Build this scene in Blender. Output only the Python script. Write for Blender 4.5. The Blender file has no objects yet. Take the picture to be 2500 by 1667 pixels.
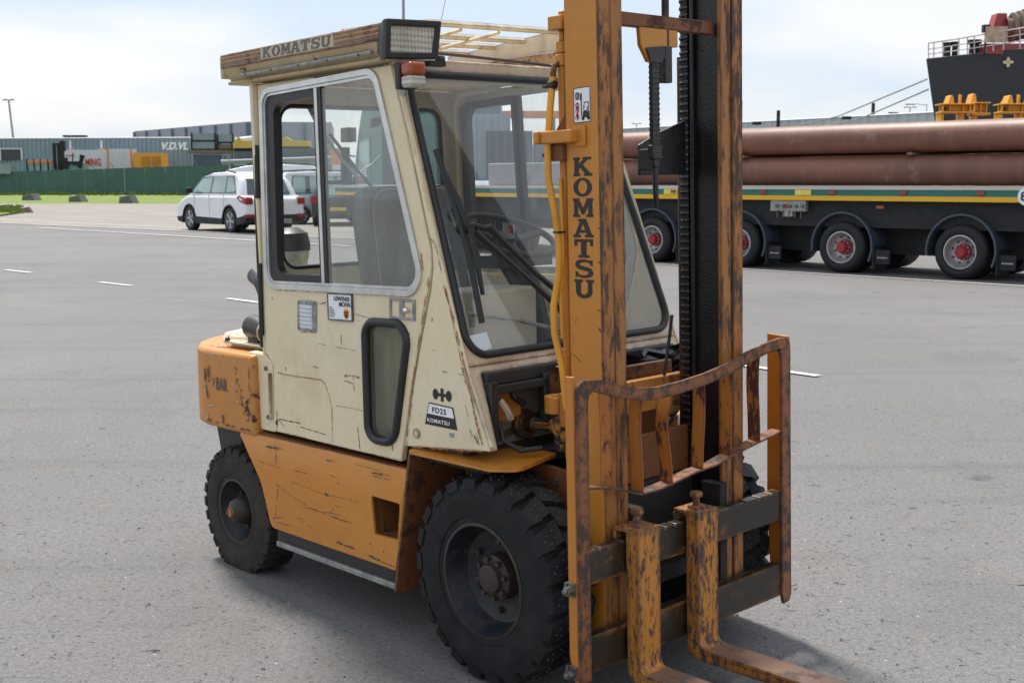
import bpy, bmesh, math, random
from mathutils import Vector, Matrix, geometry
rad = math.radians
random.seed(7)
scene = bpy.context.scene
col = scene.collection

# ------------------------------------------------------------ camera, world, sun, exposure
CAM_H, FPX, HOR = 1.65, 2960.0, 448.0
PITCH = math.atan((833.5 - HOR) / FPX)
cam_d = bpy.data.cameras.new('camera'); cam = bpy.data.objects.new('camera', cam_d); col.objects.link(cam)
cam.location = (0, 0, CAM_H); cam.rotation_euler = (math.pi / 2 - PITCH, 0, 0)
cam_d.sensor_width = 36; cam_d.lens = 36 * FPX / 2500
cam_d.clip_start = 0.05; cam_d.clip_end = 5000
cam_d.dof.use_dof = True; cam_d.dof.focus_distance = 4.6; cam_d.dof.aperture_fstop = 9.5
scene.camera = cam

world = bpy.data.worlds.new('World'); scene.world = world; world.use_nodes = True
wn, wl = world.node_tree.nodes, world.node_tree.links
wn.clear()
SUN_DIR = Vector((0.524, -1.013, -2.1)).normalized()      # the way the light travels
SUN_EL = math.asin(-SUN_DIR.z); SUN_AZ = math.atan2(-SUN_DIR.x, -SUN_DIR.y)
out = wn.new('ShaderNodeOutputWorld')
sky = wn.new('ShaderNodeTexSky'); sky.sky_type = 'NISHITA'; sky.sun_disc = False
sky.sun_elevation = SUN_EL; sky.sun_rotation = SUN_AZ
sky.air_density = 1.0; sky.dust_density = 2.5
b1 = wn.new('ShaderNodeBackground'); b1.inputs[1].default_value = 0.11; wl.new(sky.outputs[0], b1.inputs[0])
tc = wn.new('ShaderNodeTexCoord'); mp = wn.new('ShaderNodeMapping'); mp.inputs['Scale'].default_value = (1.0, 1.0, 3.6); mp.inputs['Location'].default_value = (2.3, .4, .15)
wl.new(tc.outputs['Generated'], mp.inputs[0])
ns = wn.new('ShaderNodeTexNoise'); ns.inputs['Scale'].default_value = 2.6; ns.inputs['Detail'].default_value = 5; ns.inputs['Roughness'].default_value = .5
wl.new(mp.outputs[0], ns.inputs['Vector'])
mr = wn.new('ShaderNodeMapRange'); mr.inputs[1].default_value = .40; mr.inputs[2].default_value = .60; mr.inputs[3].default_value = .0; mr.inputs[4].default_value = 1.0
wl.new(ns.outputs['Fac'], mr.inputs[0])
cm = wn.new('ShaderNodeMix'); cm.data_type = 'RGBA'; cm.inputs[6].default_value = (.78, .92, 1.10, 1); cm.inputs[7].default_value = (1.12, 1.12, 1.13, 1); wl.new(mr.outputs[0], cm.inputs[0])
b2 = wn.new('ShaderNodeBackground'); wl.new(cm.outputs[2], b2.inputs[0]); b2.inputs[1].default_value = .61
mx = wn.new('ShaderNodeMixShader'); mx.inputs[0].default_value = .84; wl.new(b1.outputs[0], mx.inputs[1]); wl.new(b2.outputs[0], mx.inputs[2])
wl.new(mx.outputs[0], out.inputs[0])

sun_d = bpy.data.lights.new('sun', 'SUN'); sun = bpy.data.objects.new('sun', sun_d); col.objects.link(sun)
sun_d.energy = 3.7; sun_d.angle = rad(10); sun_d.color = (1, .955, .89)
sun.rotation_euler = SUN_DIR.to_track_quat('-Z', 'Y').to_euler()
scene.view_settings.view_transform = 'Standard'; scene.view_settings.look = 'None'
scene.view_settings.exposure = 0.58; scene.view_settings.gamma = 1.0
scene.view_settings.use_curve_mapping = False

# ------------------------------------------------------------ helpers
def at(px, py, Y):
    "world point on the sight line through a pixel of the 2500 px photograph, Y metres away"
    cp, sp = math.cos(PITCH), math.sin(PITCH)
    a, b = (px - 1250) / FPX, (py - 833.5) / FPX
    d = Vector((a, cp - b * sp, -sp - b * cp))
    t = Y / d.y
    return Vector((0, 0, CAM_H)) + d * t
def gnd(px, py, z=0.0):
    d = at(px, py, 1.0) - Vector((0, 0, CAM_H))
    return Vector((0, 0, CAM_H)) + d * ((z - CAM_H) / d.z)

class MB:
    def __init__(s): s.v = []; s.f = []
    def add(s, vs, fs):
        n = len(s.v); s.v += [Vector(p) for p in vs]; s.f += [tuple(n + i for i in f) for f in fs]; return s
    def box(s, x0, x1, y0, y1, z0, z1, M=None):
        vs = [Vector((x, y, z)) for x in (x0, x1) for y in (y0, y1) for z in (z0, z1)]
        if M is not None: vs = [M @ p for p in vs]
        return s.add(vs, [(0, 1, 3, 2), (4, 6, 7, 5), (0, 4, 5, 1), (2, 3, 7, 6), (0, 2, 6, 4), (1, 5, 7, 3)])
    def hexa(s, a, b):
        "bottom ring a (4 pts), top ring b"
        n = len(a)
        vs = list(a) + list(b)
        fs = [tuple(range(n))[::-1], tuple(range(n, 2 * n))] + [(i, (i + 1) % n, n + (i + 1) % n, n + i) for i in range(n)]
        return s.add(vs, fs)
    def plate(s, outer, holes, f0, f1):
        loops = [[Vector((u, v, 0)) for u, v in outer]] + [[Vector((u, v, 0)) for u, v in h] for h in holes]
        flat = [p for l in loops for p in l]
        tris = geometry.tessellate_polygon(loops)
        n = len(flat)
        vs = [Vector(f0(p.x, p.y)) for p in flat] + [Vector(f1(p.x, p.y)) for p in flat]
        fs = [tuple(t) for t in tris] + [tuple(n + i for i in t[::-1]) for t in tris]
        k = 0
        for l in loops:
            m = len(l)
            for i in range(m):
                a, b = k + i, k + (i + 1) % m
                fs.append((a, b, n + b, n + a))
            k += m
        return s.add(vs, fs)
    def prism(s, poly, ax, a0, a1, holes=()):
        def m(w):
            if ax == 'x': return lambda u, v: (w, u, v)
            if ax == 'y': return lambda u, v: (u, w, v)
            return lambda u, v: (u, v, w)
        return s.plate(poly, list(holes), m(a0), m(a1))
    def tube(s, pts, r, n=8, closed=False):
        pts = [Vector(p) for p in pts]; m = len(pts)
        rs = r if isinstance(r, (list, tuple)) else [r] * m
        rings = []; up = None
        for i, p in enumerate(pts):
            if closed: t = pts[(i + 1) % m] - pts[i - 1]
            else: t = pts[min(i + 1, m - 1)] - pts[max(i - 1, 0)]
            t.normalize()
            if up is None: up = Vector((0, 0, 1)) if abs(t.z) < .9 else Vector((1, 0, 0))
            up = up - t * up.dot(t)
            up = up.normalized() if up.length > 1e-4 else t.orthogonal().normalized()
            a = t.cross(up).normalized()
            rings.append([p + (a * math.cos(k * 2 * math.pi / n) + up * math.sin(k * 2 * math.pi / n)) * rs[i] for k in range(n)])
        base = len(s.v); vs = [q for r_ in rings for q in r_]; fs = []
        for i in range(m if closed else m - 1):
            j = (i + 1) % m
            for k in range(n): fs.append((i * n + k, i * n + (k + 1) % n, j * n + (k + 1) % n, j * n + k))
        if not closed: fs += [tuple(range(n))[::-1], tuple((m - 1) * n + k for k in range(n))]
        return s.add(vs, fs)
    def cyl(s, p0, p1, r0, r1=None, n=16): return s.tube([p0, p1], [r0, r0 if r1 is None else r1], n)
    def lathe(s, prof, c, ax='y', n=32, M=None, cap=False):
        "prof: list of (radius, offset along the axis)"
        c = Vector(c); vs = []; m = len(prof)
        for k in range(n):
            t = 2 * math.pi * k / n; ct, st = math.cos(t), math.sin(t)
            for r, o in prof:
                if ax == 'y': q = Vector((r * ct, o, r * st))
                elif ax == 'x': q = Vector((o, r * ct, r * st))
                else: q = Vector((r * ct, r * st, o))
                vs.append(c + (M @ q if M is not None else q))
        fs = []
        for k in range(n):
            j = (k + 1) % n
            for i in range(m - 1): fs.append((k * m + i, k * m + i + 1, j * m + i + 1, j * m + i))
        for i in (0, m - 1):
            if cap and prof[i][0] > 1e-6: fs.append(tuple(k * m + i for k in range(n)))
        return s.add(vs, fs)
    def ball(s, c, r, n=12, sc=(1, 1, 1)):
        prof = [(max(r * math.sin(math.pi * i / 8), 1e-5) * sc[0], -r * math.cos(math.pi * i / 8) * sc[2]) for i in range(9)]
        return s.lathe(prof, c, 'z', n)
    def xf(s, M): s.v = [M @ p for p in s.v]; return s
    def pane(s, outer, f0):
        "one sheet of glass"
        tris = geometry.tessellate_polygon([[Vector((u, v, 0)) for u, v in outer]])
        return s.add([f0(u, v) for u, v in outer], [tuple(t) for t in tris])
    def mirror_y(s): s.v = [Vector((p.x, -p.y, p.z)) for p in s.v]; return s
    def build(s, name, mat, parent=None, bevel=0, seg=2, label=None, sharp=38, smooth=True):
        me = bpy.data.meshes.new(name); me.from_pydata([tuple(p) for p in s.v], [], s.f); me.validate(); me.update()
        bm = bmesh.new(); bm.from_mesh(me)
        bmesh.ops.remove_doubles(bm, verts=bm.verts, dist=1e-6)
        bmesh.ops.recalc_face_normals(bm, faces=bm.faces); bm.to_mesh(me); bm.free()
        if smooth:
            me.polygons.foreach_set('use_smooth', [True] * len(me.polygons))
            me.set_sharp_from_angle(angle=rad(sharp))
        me.materials.append(mat)
        o = bpy.data.objects.new(name, me); col.objects.link(o)
        if parent: o.parent = parent
        if bevel:
            m = o.modifiers.new('bevel', 'BEVEL'); m.width = bevel; m.segments = seg; m.limit_method = 'ANGLE'; m.angle_limit = rad(32)
            m.harden_normals = False
        if label: o['label'] = label
        return o

def empty(name, loc=(0, 0, 0), rz=0.0):
    o = bpy.data.objects.new(name, None); col.objects.link(o); o.location = loc; o.rotation_euler = (0, 0, rz); o.empty_display_size = .2
    return o
def tag(o, label=None, cat=None, group=None, kind=None):
    if label: o['label'] = label
    if cat: o['category'] = cat
    if group: o['group'] = group
    if kind: o['kind'] = kind
    return o
KIDS = {}
def copy_tree(o, parent=None):
    c = o.copy(); col.objects.link(c)
    if parent: c.parent = parent
    for ch in [q for q in bpy.data.objects if q.parent == o]: copy_tree(ch, c)
    return c

def text_mesh(txt, size, org, right, up, mat, parent, name='lettering', ext=.0008, shear=0, bold=0, sx=1.0, align='LEFT', label=None, spacing=1.0):
    cu = bpy.data.curves.new('t', 'FONT'); cu.body = txt; cu.size = size; cu.extrude = ext; cu.shear = shear; cu.offset = bold
    cu.align_x = align; cu.resolution_u = 4; cu.space_character = spacing
    ob = bpy.data.objects.new('t', cu); col.objects.link(ob)
    dg = bpy.context.evaluated_depsgraph_get(); me = bpy.data.meshes.new_from_object(ob.evaluated_get(dg))
    bpy.data.objects.remove(ob); bpy.data.curves.remove(cu)
    r, u = Vector(right).normalized(), Vector(up).normalized(); n = r.cross(u)
    M = Matrix(((r.x * sx, u.x, n.x, org[0]), (r.y * sx, u.y, n.y, org[1]), (r.z * sx, u.z, n.z, org[2]), (0, 0, 0, 1)))
    me.transform(M); me.materials.clear(); me.materials.append(mat); me.name = name
    o = bpy.data.objects.new(name, me); col.objects.link(o)
    if parent: o.parent = parent
    if label: o['label'] = label
    return o

def arc(cx, cy, r, a0, a1, n):
    return [(cx + r * math.cos(rad(a0 + (a1 - a0) * i / n)), cy + r * math.sin(rad(a0 + (a1 - a0) * i / n))) for i in range(n + 1)]
def rounded(poly, r, n=5):
    "round every corner of a polygon; r is one radius or one per corner"
    out_ = []; m = len(poly)
    for i in range(m):
        p0, p, p1 = Vector(poly[i - 1]), Vector(poly[i]), Vector(poly[(i + 1) % m])
        ri = r[i] if isinstance(r, (list, tuple)) else r
        if ri <= 0: out_.append((p.x, p.y)); continue
        a, b = (p0 - p), (p1 - p); la, lb = a.length, b.length; a.normalize(); b.normalize()
        ang = math.acos(max(-1, min(1, a.dot(b)))); d = min(ri / math.tan(ang / 2), la * .48, lb * .48); rr = d * math.tan(ang / 2)
        c = p + (a + b).normalized() * (rr / math.sin(ang / 2)); s0, s1 = p + a * d, p + b * d
        for k in range(n + 1):
            t = k / n; q = s0.lerp(s1, t); q = c + (q - c).normalized() * rr; out_.append((q.x, q.y))
    return out_
def offset(poly, d):
    "shrink (d>0) a polygon towards its inside"
    m = len(poly); A = sum(poly[i][0] * poly[(i + 1) % m][1] - poly[(i + 1) % m][0] * poly[i][1] for i in range(m)); sg = 1 if A > 0 else -1
    res = []
    for i in range(m):
        p0, p, p1 = Vector(poly[i - 1]), Vector(poly[i]), Vector(poly[(i + 1) % m])
        e0, e1 = (p - p0).normalized(), (p1 - p).normalized()
        n0, n1 = Vector((-e0.y, e0.x)) * sg, Vector((-e1.y, e1.x)) * sg
        n = n0 + n1; n = n / max(n.length_squared / 2, .3)
        q = p + n * d; res.append((q.x, q.y))
    return res

# ------------------------------------------------------------ materials
class S:
    def __init__(s, name, rough=.6, metal=0.0, spec=.5):
        s.m = bpy.data.materials.new(name); s.m.use_nodes = True; s.t = s.m.node_tree; s.N = s.t.nodes
        s.b = s.N['Principled BSDF']; s.b.inputs['Roughness'].default_value = rough; s.b.inputs['Metallic'].default_value = metal
        s.b.inputs['Specular IOR Level'].default_value = spec
        s.co = s.N.new('ShaderNodeTexCoord').outputs['Object']
    def L(s, a, b): s.t.links.new(a, b)
    def put(s, sock, v):
        if hasattr(v, 'links') or isinstance(v, bpy.types.NodeSocket): s.L(v, sock)
        else:
            if isinstance(v, (tuple, list)) and len(v) == 3 and sock.type == 'RGBA': v = (*v, 1)
            sock.default_value = v
    def map(s, scale, loc=(0, 0, 0), rot=(0, 0, 0), src=None):
        n = s.N.new('ShaderNodeMapping'); s.L(src or s.co, n.inputs[0]); n.inputs['Scale'].default_value = scale; n.inputs['Location'].default_value = loc
        n.inputs['Rotation'].default_value = rot; return n.outputs[0]
    def noise(s, scale, detail=4, rough=.55, vec=None, dist=0, colr=False):
        n = s.N.new('ShaderNodeTexNoise'); s.L(vec or s.co, n.inputs['Vector']); n.inputs['Scale'].default_value = scale
        n.inputs['Detail'].default_value = detail; n.inputs['Roughness'].default_value = rough; n.inputs['Distortion'].default_value = dist
        return n.outputs['Color' if colr else 'Fac']
    def voro(s, scale, feat='F1', vec=None, out='Distance'):
        n = s.N.new('ShaderNodeTexVoronoi'); n.feature = feat; s.L(vec or s.co, n.inputs['Vector']); n.inputs['Scale'].default_value = scale; return n.outputs[out]
    def ramp(s, v, a, b, lo=0.0, hi=1.0):
        n = s.N.new('ShaderNodeMapRange'); s.put(n.inputs[0], v); n.inputs[1].default_value = a; n.inputs[2].default_value = b
        n.inputs[3].default_value = lo; n.inputs[4].default_value = hi; n.clamp = True; return n.outputs[0]
    def math(s, op, a, b=0.0):
        n = s.N.new('ShaderNodeMath'); n.operation = op; s.put(n.inputs[0], a); s.put(n.inputs[1], b); return n.outputs[0]
    def mix(s, f, a, b):
        n = s.N.new('ShaderNodeMix'); n.data_type = 'RGBA'; s.put(n.inputs[0], f); s.put(n.inputs[6], a); s.put(n.inputs[7], b); return n.outputs[2]
    def edge(s, r=.008):
        n = s.N.new('ShaderNodeBevel'); n.samples = 3; n.inputs['Radius'].default_value = r
        g = s.N.new('ShaderNodeNewGeometry'); d = s.N.new('ShaderNodeVectorMath'); d.operation = 'DOT_PRODUCT'
        s.L(n.outputs[0], d.inputs[0]); s.L(g.outputs['Normal'], d.inputs[1]); return s.ramp(d.outputs['Value'], .995, .80)
    def sep(s, v=None):
        n = s.N.new('ShaderNodeSeparateXYZ'); s.L(v or s.co, n.inputs[0]); return n.outputs
    def bump(s, h, st=.3, dist=.01):
        n = s.N.new('ShaderNodeBump'); s.L(h, n.inputs['Height']); n.inputs['Strength'].default_value = st; n.inputs['Distance'].default_value = dist
        s.L(n.outputs[0], s.b.inputs['Normal'])
    def color(s, v): s.put(s.b.inputs['Base Color'], v); return s
    def rough(s, v): s.put(s.b.inputs['Roughness'], v); return s

def simple(name, c, rough=.6, metal=0, var=.12, scale=8, spec=.5, bump=0):
    s = S(name, rough, metal, spec)
    n = s.noise(scale, 5)
    lo = tuple(x * (1 - var) for x in c); hi = tuple(min(1, x * (1 + var)) for x in c)
    s.color(s.mix(s.ramp(n, .3, .7), lo, hi)); s.rough(s.ramp(n, .3, .7, rough * .85, min(1, rough * 1.15)))
    if bump: s.bump(s.noise(scale * 6, 4), bump, .004)
    return s.m

RUST_D, RUST_M, RUST_L = (.035, .016, .010), (.12, .042, .016), (.30, .115, .03)
def painted(name, c, rust=.62, edgew=.25, dirt=.35, scale=7, rough=.42, streak=True, scratch=0, dirtcol=(.10, .07, .04), halo=.5, rustcol=None, fade=None, seed=0, vert=1.0, er=.008, bw=.38, soft=.028):
    s = S(name, rough)
    co = s.map((1, 1, vert), loc=(seed * 3.1, seed * 1.7, 0))
    big = s.noise(2.3, 3, .5, co); fine = s.noise(scale * 2.2, 9, .68, co); med = s.noise(scale * .7, 4, .55, co, .4)
    base = c
    if fade: base = s.mix(s.ramp(big, .38, .66), c, fade)
    base = s.mix(s.ramp(s.noise(38, 3, .6, co), .35, .75, 0, .10), base, dirtcol)
    if streak:
        st = s.noise(1.0, 3, .5, s.map((13, 13, .8), loc=(seed, 0, 0)))
        base = s.mix(s.math('MULTIPLY', s.ramp(st, .60, .84), s.ramp(med, .46, .66, .0, dirt)), base, dirtcol)
        base = s.mix(s.math('MULTIPLY', s.ramp(s.noise(5, 5, .6, co), .50, .72), dirt * .35), base, dirtcol)
    m = s.math('ADD', s.math('MULTIPLY', fine, 1 - bw), s.math('MULTIPLY', big, bw))
    if edgew: m = s.math('ADD', m, s.math('MULTIPLY', s.edge(er), edgew))
    hal = s.ramp(m, rust - .075, rust + .015, 0, halo)
    base = s.mix(hal, base, s.mix(.5, c, (.30, .11, .03)))
    msk = s.ramp(m, rust - .008, rust + soft)
    if scratch:
        sc = s.noise(1.0, 4, .7, s.map((1.1, 1.1, 55), rot=(0, rad(7), 0), loc=(0, 0, seed)))
        sm = s.math('MULTIPLY', s.ramp(sc, .70, .735), s.ramp(s.noise(3.4, 2, .5), .50, .60))
        msk = s.math('MAXIMUM', msk, s.math('MULTIPLY', sm, scratch))
    rc = rustcol or s.mix(s.ramp(s.noise(31, 5, .6), .35, .68), RUST_D, RUST_M)
    s.color(s.mix(msk, base, rc))
    s.rough(s.mix(msk, (rough,) * 3, (.82,) * 3))
    s.bump(s.math('ADD', s.math('SUBTRACT', s.math('MULTIPLY', s.noise(60, 3, .6), .15), msk), s.math('MULTIPLY', s.noise(4.5, 2, .5), 5.0)), .35, .0014)
    return s.m

M = {}
YEL = (.55, .205, .020)
CREAM = (.76, .65, .425)
M['yellow'] = painted('yellow_paint', YEL, rust=.665, edgew=.2, dirt=.35, scratch=.85, rough=.34, fade=(.58, .235, .032))
M['yellow_cw'] = painted('yellow_counterweight_paint', YEL, rust=.60, edgew=.22, dirt=.5, scratch=.9, rough=.45, fade=(.54, .235, .055), seed=2)
M['yellow_mast'] = painted('mast_paint', (.545, .215, .024), rust=.675, edgew=.15, dirt=.3, rough=.42, streak=True, seed=3)
M['rusty_yellow'] = painted('worn_yellow_paint', (.50, .20, .03), rust=.53, edgew=.2, dirt=.5, rough=.6, scale=9, seed=4, vert=.45, rustcol=(.065, .038, .027))
M['worn_flange'] = painted('worn_flange_paint', (.40, .155, .028), er=.016, bw=.25, soft=.07, rust=.492, edgew=.14, dirt=.7, rough=.6, scale=15, seed=5, vert=.30, rustcol=(.075, .045, .033), halo=.8)
M['worn_flange_in'] = painted('less_worn_flange_paint', (.40, .155, .028), er=.014, bw=.25, soft=.07, rust=.522, edgew=.16, dirt=.8, rough=.55, scale=13, seed=25, vert=.22, rustcol=(.07, .042, .032), halo=.8)
M['rail_metal'] = painted('rusted_guard_steel', (.25, .085, .028), er=.02, bw=.3, soft=.08, rust=.470, edgew=.12, dirt=.5, rough=.55, scale=10, seed=6, rustcol=(.062, .038, .031), streak=False)
M['slat_paint'] = painted('slat_paint', (.44, .15, .022), rust=.515, edgew=.25, dirt=.6, rough=.5, scale=9, seed=8, vert=.5, rustcol=(.085, .026, .016), halo=.7)
M['fork_paint'] = painted('fork_paint', (.54, .21, .024), er=.030, bw=.10, soft=.06, rust=.515, edgew=.17, dirt=.8, rough=.55, scale=30, seed=9, vert=.35, rustcol=(.075, .045, .036), halo=.7)
M['blade'] = painted('fork_blade_steel', (.20, .12, .085), rust=.5, edgew=.1, dirt=.6, rough=.42, scale=3, seed=10, streak=False, rustcol=(.10, .075, .062))
M['bar_grease'] = painted('greasy_carriage_bar', (.019, .015, .010), er=.02, soft=.07, rust=.565, edgew=.10, dirt=.2, rough=.34, scale=5, seed=11, vert=1.6, rustcol=(.30, .13, .03), halo=.3, dirtcol=(.05, .04, .02))
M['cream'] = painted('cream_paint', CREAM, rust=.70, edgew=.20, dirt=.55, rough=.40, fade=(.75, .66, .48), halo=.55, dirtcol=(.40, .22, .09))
M['cream_roof'] = painted('stained_cream_paint', (.60, .50, .30), rust=.60, edgew=.25, dirt=.9, rough=.5, fade=(.50, .38, .19), seed=12, dirtcol=(.18, .10, .05))
M['cream_old'] = painted('worn_cream_paint', (.69, .60, .45), er=.02, rust=.600, edgew=.16, dirt=.9, rough=.5, fade=(.60, .44, .28), seed=13, dirtcol=(.30, .15, .07))
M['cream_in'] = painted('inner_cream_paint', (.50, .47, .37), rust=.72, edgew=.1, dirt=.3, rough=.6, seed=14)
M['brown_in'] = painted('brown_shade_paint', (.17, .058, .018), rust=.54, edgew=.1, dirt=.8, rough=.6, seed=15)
M['rubber'] = simple('rubber', (.016, .016, .018), .6, 0, .25, 30, .3)
M['seal'] = simple('window_seal_rubber', (.012, .0125, .015), .42, 0, .2, 25, .5)
M['black_metal'] = simple('black_metal', (.02, .02, .021), .5, 0, .4, 14)
M['grease'] = simple('black_grease', (.009, .009, .010), .33, 0, .4, 22, .5, .6)
M['dark_in'] = simple('dark_interior', (.018, .016, .014), .8, 0, .3, 9)
M['guard'] = painted('pale_guard_paint', (.62, .56, .46), er=.012, rust=.59, edgew=.16, dirt=.7, soft=.06, seed=31)
M['grey_metal'] = simple('worn_grey_metal', (.28, .29, .28), .45, .3, .35, 30)
M['alu'] = simple('aluminium', (.62, .63, .62), .33, .75, .15, 16)
M['chrome'] = simple('chrome', (.75, .75, .76), .12, 1.0, .05, 20)
M['bolt'] = simple('bolt_steel', (.16, .15, .14), .5, .6, .5, 60)
M['white_print'] = simple('white_print', (.80, .82, .85), .5, 0, .03, 20)
M['black_print'] = simple('black_print', (.014, .014, .016), .5, 0, .1, 20)
M['grey_print'] = simple('faded_print', (.13, .12, .11), .6, 0, .2, 40)
M['red_print'] = simple('red_print', (.72, .07, .05), .5, 0, .05, 20)
M['orange_print'] = simple('orange_print', (.78, .30, .04), .5, 0, .05, 20)
M['paper'] = simple('paper', (.70, .78, .84), .7, 0, .04, 10)
M['hose_yellow'] = simple('yellow_hose', (.66, .30, .025), .38, 0, .15, 9)
M['seat'] = simple('seat_vinyl', (.125, .135, .125), .62, 0, .25, 12)
M['seat_piping'] = simple('seat_piping', (.30, .28, .20), .6)
M['black_plastic'] = simple('black_plastic', (.015, .0155, .017), .45, 0, .2, 20)
def tyre_mat(name, c, dust):
    s = S(name, .72, 0, .25); n = s.noise(14, 6, .65); base = s.mix(s.ramp(n, .35, .7), c, dust); base = s.mix(s.ramp(s.noise(3.5, 6, .7), .50, .72, 0, .55), base, (.028, .027, .027))
    ed = s.edge(.006); s.color(s.mix(s.math('MULTIPLY', ed, .45), base, tuple(x * 2.2 for x in c))); s.bump(s.noise(90, 4), .25, .001); return s.m
M['tyre'] = tyre_mat('black_tyre', (.010, .0105, .012), (.019, .0195, .022))
M['tyre_old'] = tyre_mat('worn_dusty_tyre', (.022, .02, .018), (.05, .042, .034))
def rim_mat(name, c):
    s = S(name, .4, .25, .5); n = s.noise(16, 8, .68); m = s.ramp(n, .5, .66)
    s.color(s.mix(s.math('MULTIPLY', s.edge(.006), .7), s.mix(m, c, (.055, .038, .026)), (.16, .10, .06))); s.rough(s.ramp(n, .3, .7, .3, .6)); s.bump(n, .25, .002); return s.m
M['rim'] = rim_mat('grimy_rim', (.013, .016, .022))
def glass_mat(name, tint=(.93, .97, .96), dust=.10, refl=1.0, dustcol=(.72, .74, .70), dscale=2.2):
    m = bpy.data.materials.new(name); m.use_nodes = True; N, l = m.node_tree.nodes, m.node_tree.links; N.clear()
    o = N.new('ShaderNodeOutputMaterial'); tr = N.new('ShaderNodeBsdfTransparent'); tr.inputs[0].default_value = (*tint, 1)
    gl = N.new('ShaderNodeBsdfGlossy'); gl.inputs['Roughness'].default_value = .03; gl.inputs['Color'].default_value = (refl, refl, refl, 1)
    lw_ = N.new('ShaderNodeLayerWeight'); lw_.inputs[0].default_value = .5
    pw = N.new('ShaderNodeMath'); pw.operation = 'POWER'; l.new(lw_.outputs['Facing'], pw.inputs[0]); pw.inputs[1].default_value = 4.0
    fr = N.new('ShaderNodeMapRange'); fr.inputs[3].default_value = .075; fr.inputs[4].default_value = 1.0; l.new(pw.outputs[0], fr.inputs[0])
    a = N.new('ShaderNodeMixShader'); l.new(fr.outputs[0], a.inputs[0]); l.new(tr.outputs[0], a.inputs[1]); l.new(gl.outputs[0], a.inputs[2])
    di = N.new('ShaderNodeBsdfDiffuse'); di.inputs[0].default_value = (*dustcol, 1)
    tc_ = N.new('ShaderNodeTexCoord'); mp_ = N.new('ShaderNodeMapping'); mp_.inputs['Scale'].default_value = (6, 6, 1); l.new(tc_.outputs['Object'], mp_.inputs[0])
    no = N.new('ShaderNodeTexNoise'); no.inputs['Scale'].default_value = dscale; no.inputs['Detail'].default_value = 7; no.inputs['Roughness'].default_value = .7; l.new(mp_.outputs[0], no.inputs['Vector'])
    r = N.new('ShaderNodeMapRange'); r.inputs[1].default_value = .3; r.inputs[2].default_value = .75; r.inputs[3].default_value = dust * .35; r.inputs[4].default_value = dust * 1.7; l.new(no.outputs['Fac'], r.inputs[0])
    b = N.new('ShaderNodeMixShader'); l.new(r.outputs[0], b.inputs[0]); l.new(a.outputs[0], b.inputs[1]); l.new(di.outputs[0], b.inputs[2]); l.new(b.outputs[0], o.inputs[0])
    return m
M['glass'] = glass_mat('windscreen_glass', dust=.035, tint=(.96, .985, .98), dustcol=(.78, .82, .84))
M['glass_side'] = glass_mat('dusty_side_glass', dust=.12, tint=(.93, .965, .945))
M['glass_low'] = glass_mat('green_tinted_glass', dust=.10, tint=(.62, .68, .52), dustcol=(.5, .52, .36))
M['glass_clear'] = glass_mat('clean_glass', dust=.04)
M['amber'] = simple('amber_lens', (.34, .075, .032), .22, 0, .25, 30)
def lens_mat():
    s = S('ribbed_lens', .16, 0, .7); x = s.sep()
    a = s.math('SINE', s.math('MULTIPLY', x[1], 420)); b_ = s.math('SINE', s.math('MULTIPLY', x[2], 330))
    s.color(s.mix(s.ramp(s.noise(7, 3), .3, .7), (.42, .40, .32), (.66, .64, .55))); s.bump(s.math('ADD', a, b_), .6, .003); return s.m
M['lens'] = lens_mat()
M['panel_cream'] = painted('faded_name_panel', (.50, .43, .29), rust=.63, edgew=.1, dirt=.6, seed=16)
M['stripe_orange'] = simple('faded_orange_stripe', (.44, .22, .08), .6, 0, .35, 30)
M['fascia'] = painted('faded_fascia_paint', (.42, .30, .17), rust=.535, edgew=.25, dirt=.9, rough=.6, fade=(.34, .20, .14), seed=17, scale=12, rustcol=(.16, .065, .05))
M['orange_rust'] = painted('orange_rust', (.42, .16, .05), rust=.55, streak=False)
def rod_mat():
    s = S('lift_rod', .35, .3); n = s.noise(7, 6, .6); s.color(s.mix(s.ramp(n, .45, .6), (.02, .018, .017), (.10, .05, .03))); return s.m
M['rod'] = rod_mat()
M['clevis'] = painted('greasy_clevis_paint', (.42, .19, .04), rust=.47, edgew=.1, dirt=.2, rough=.35, scale=14, streak=False, rustcol=(.02, .019, .022), halo=.2)
M['slat_clean'] = painted('guard_plate_paint', (.52, .19, .024), rust=.655, edgew=.3, dirt=.4, rough=.45, seed=18)
M['pale_glass'] = simple('pale_vehicle_glass', (.28, .40, .38), .15, 0, .15, 1.5, .8)
M['lilac'] = simple('grey_lilac_board', (.26, .25, .27), .7, 0, .1, 2)
M['m_rope'] = simple('mooring_rope', (.22, .25, .20), .8)
M['ysk'] = simple('yellow_sticker', (.70, .62, .12), .5)
M['ship_red'] = simple('ship_red', (.30, .05, .045), .5)
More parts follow.
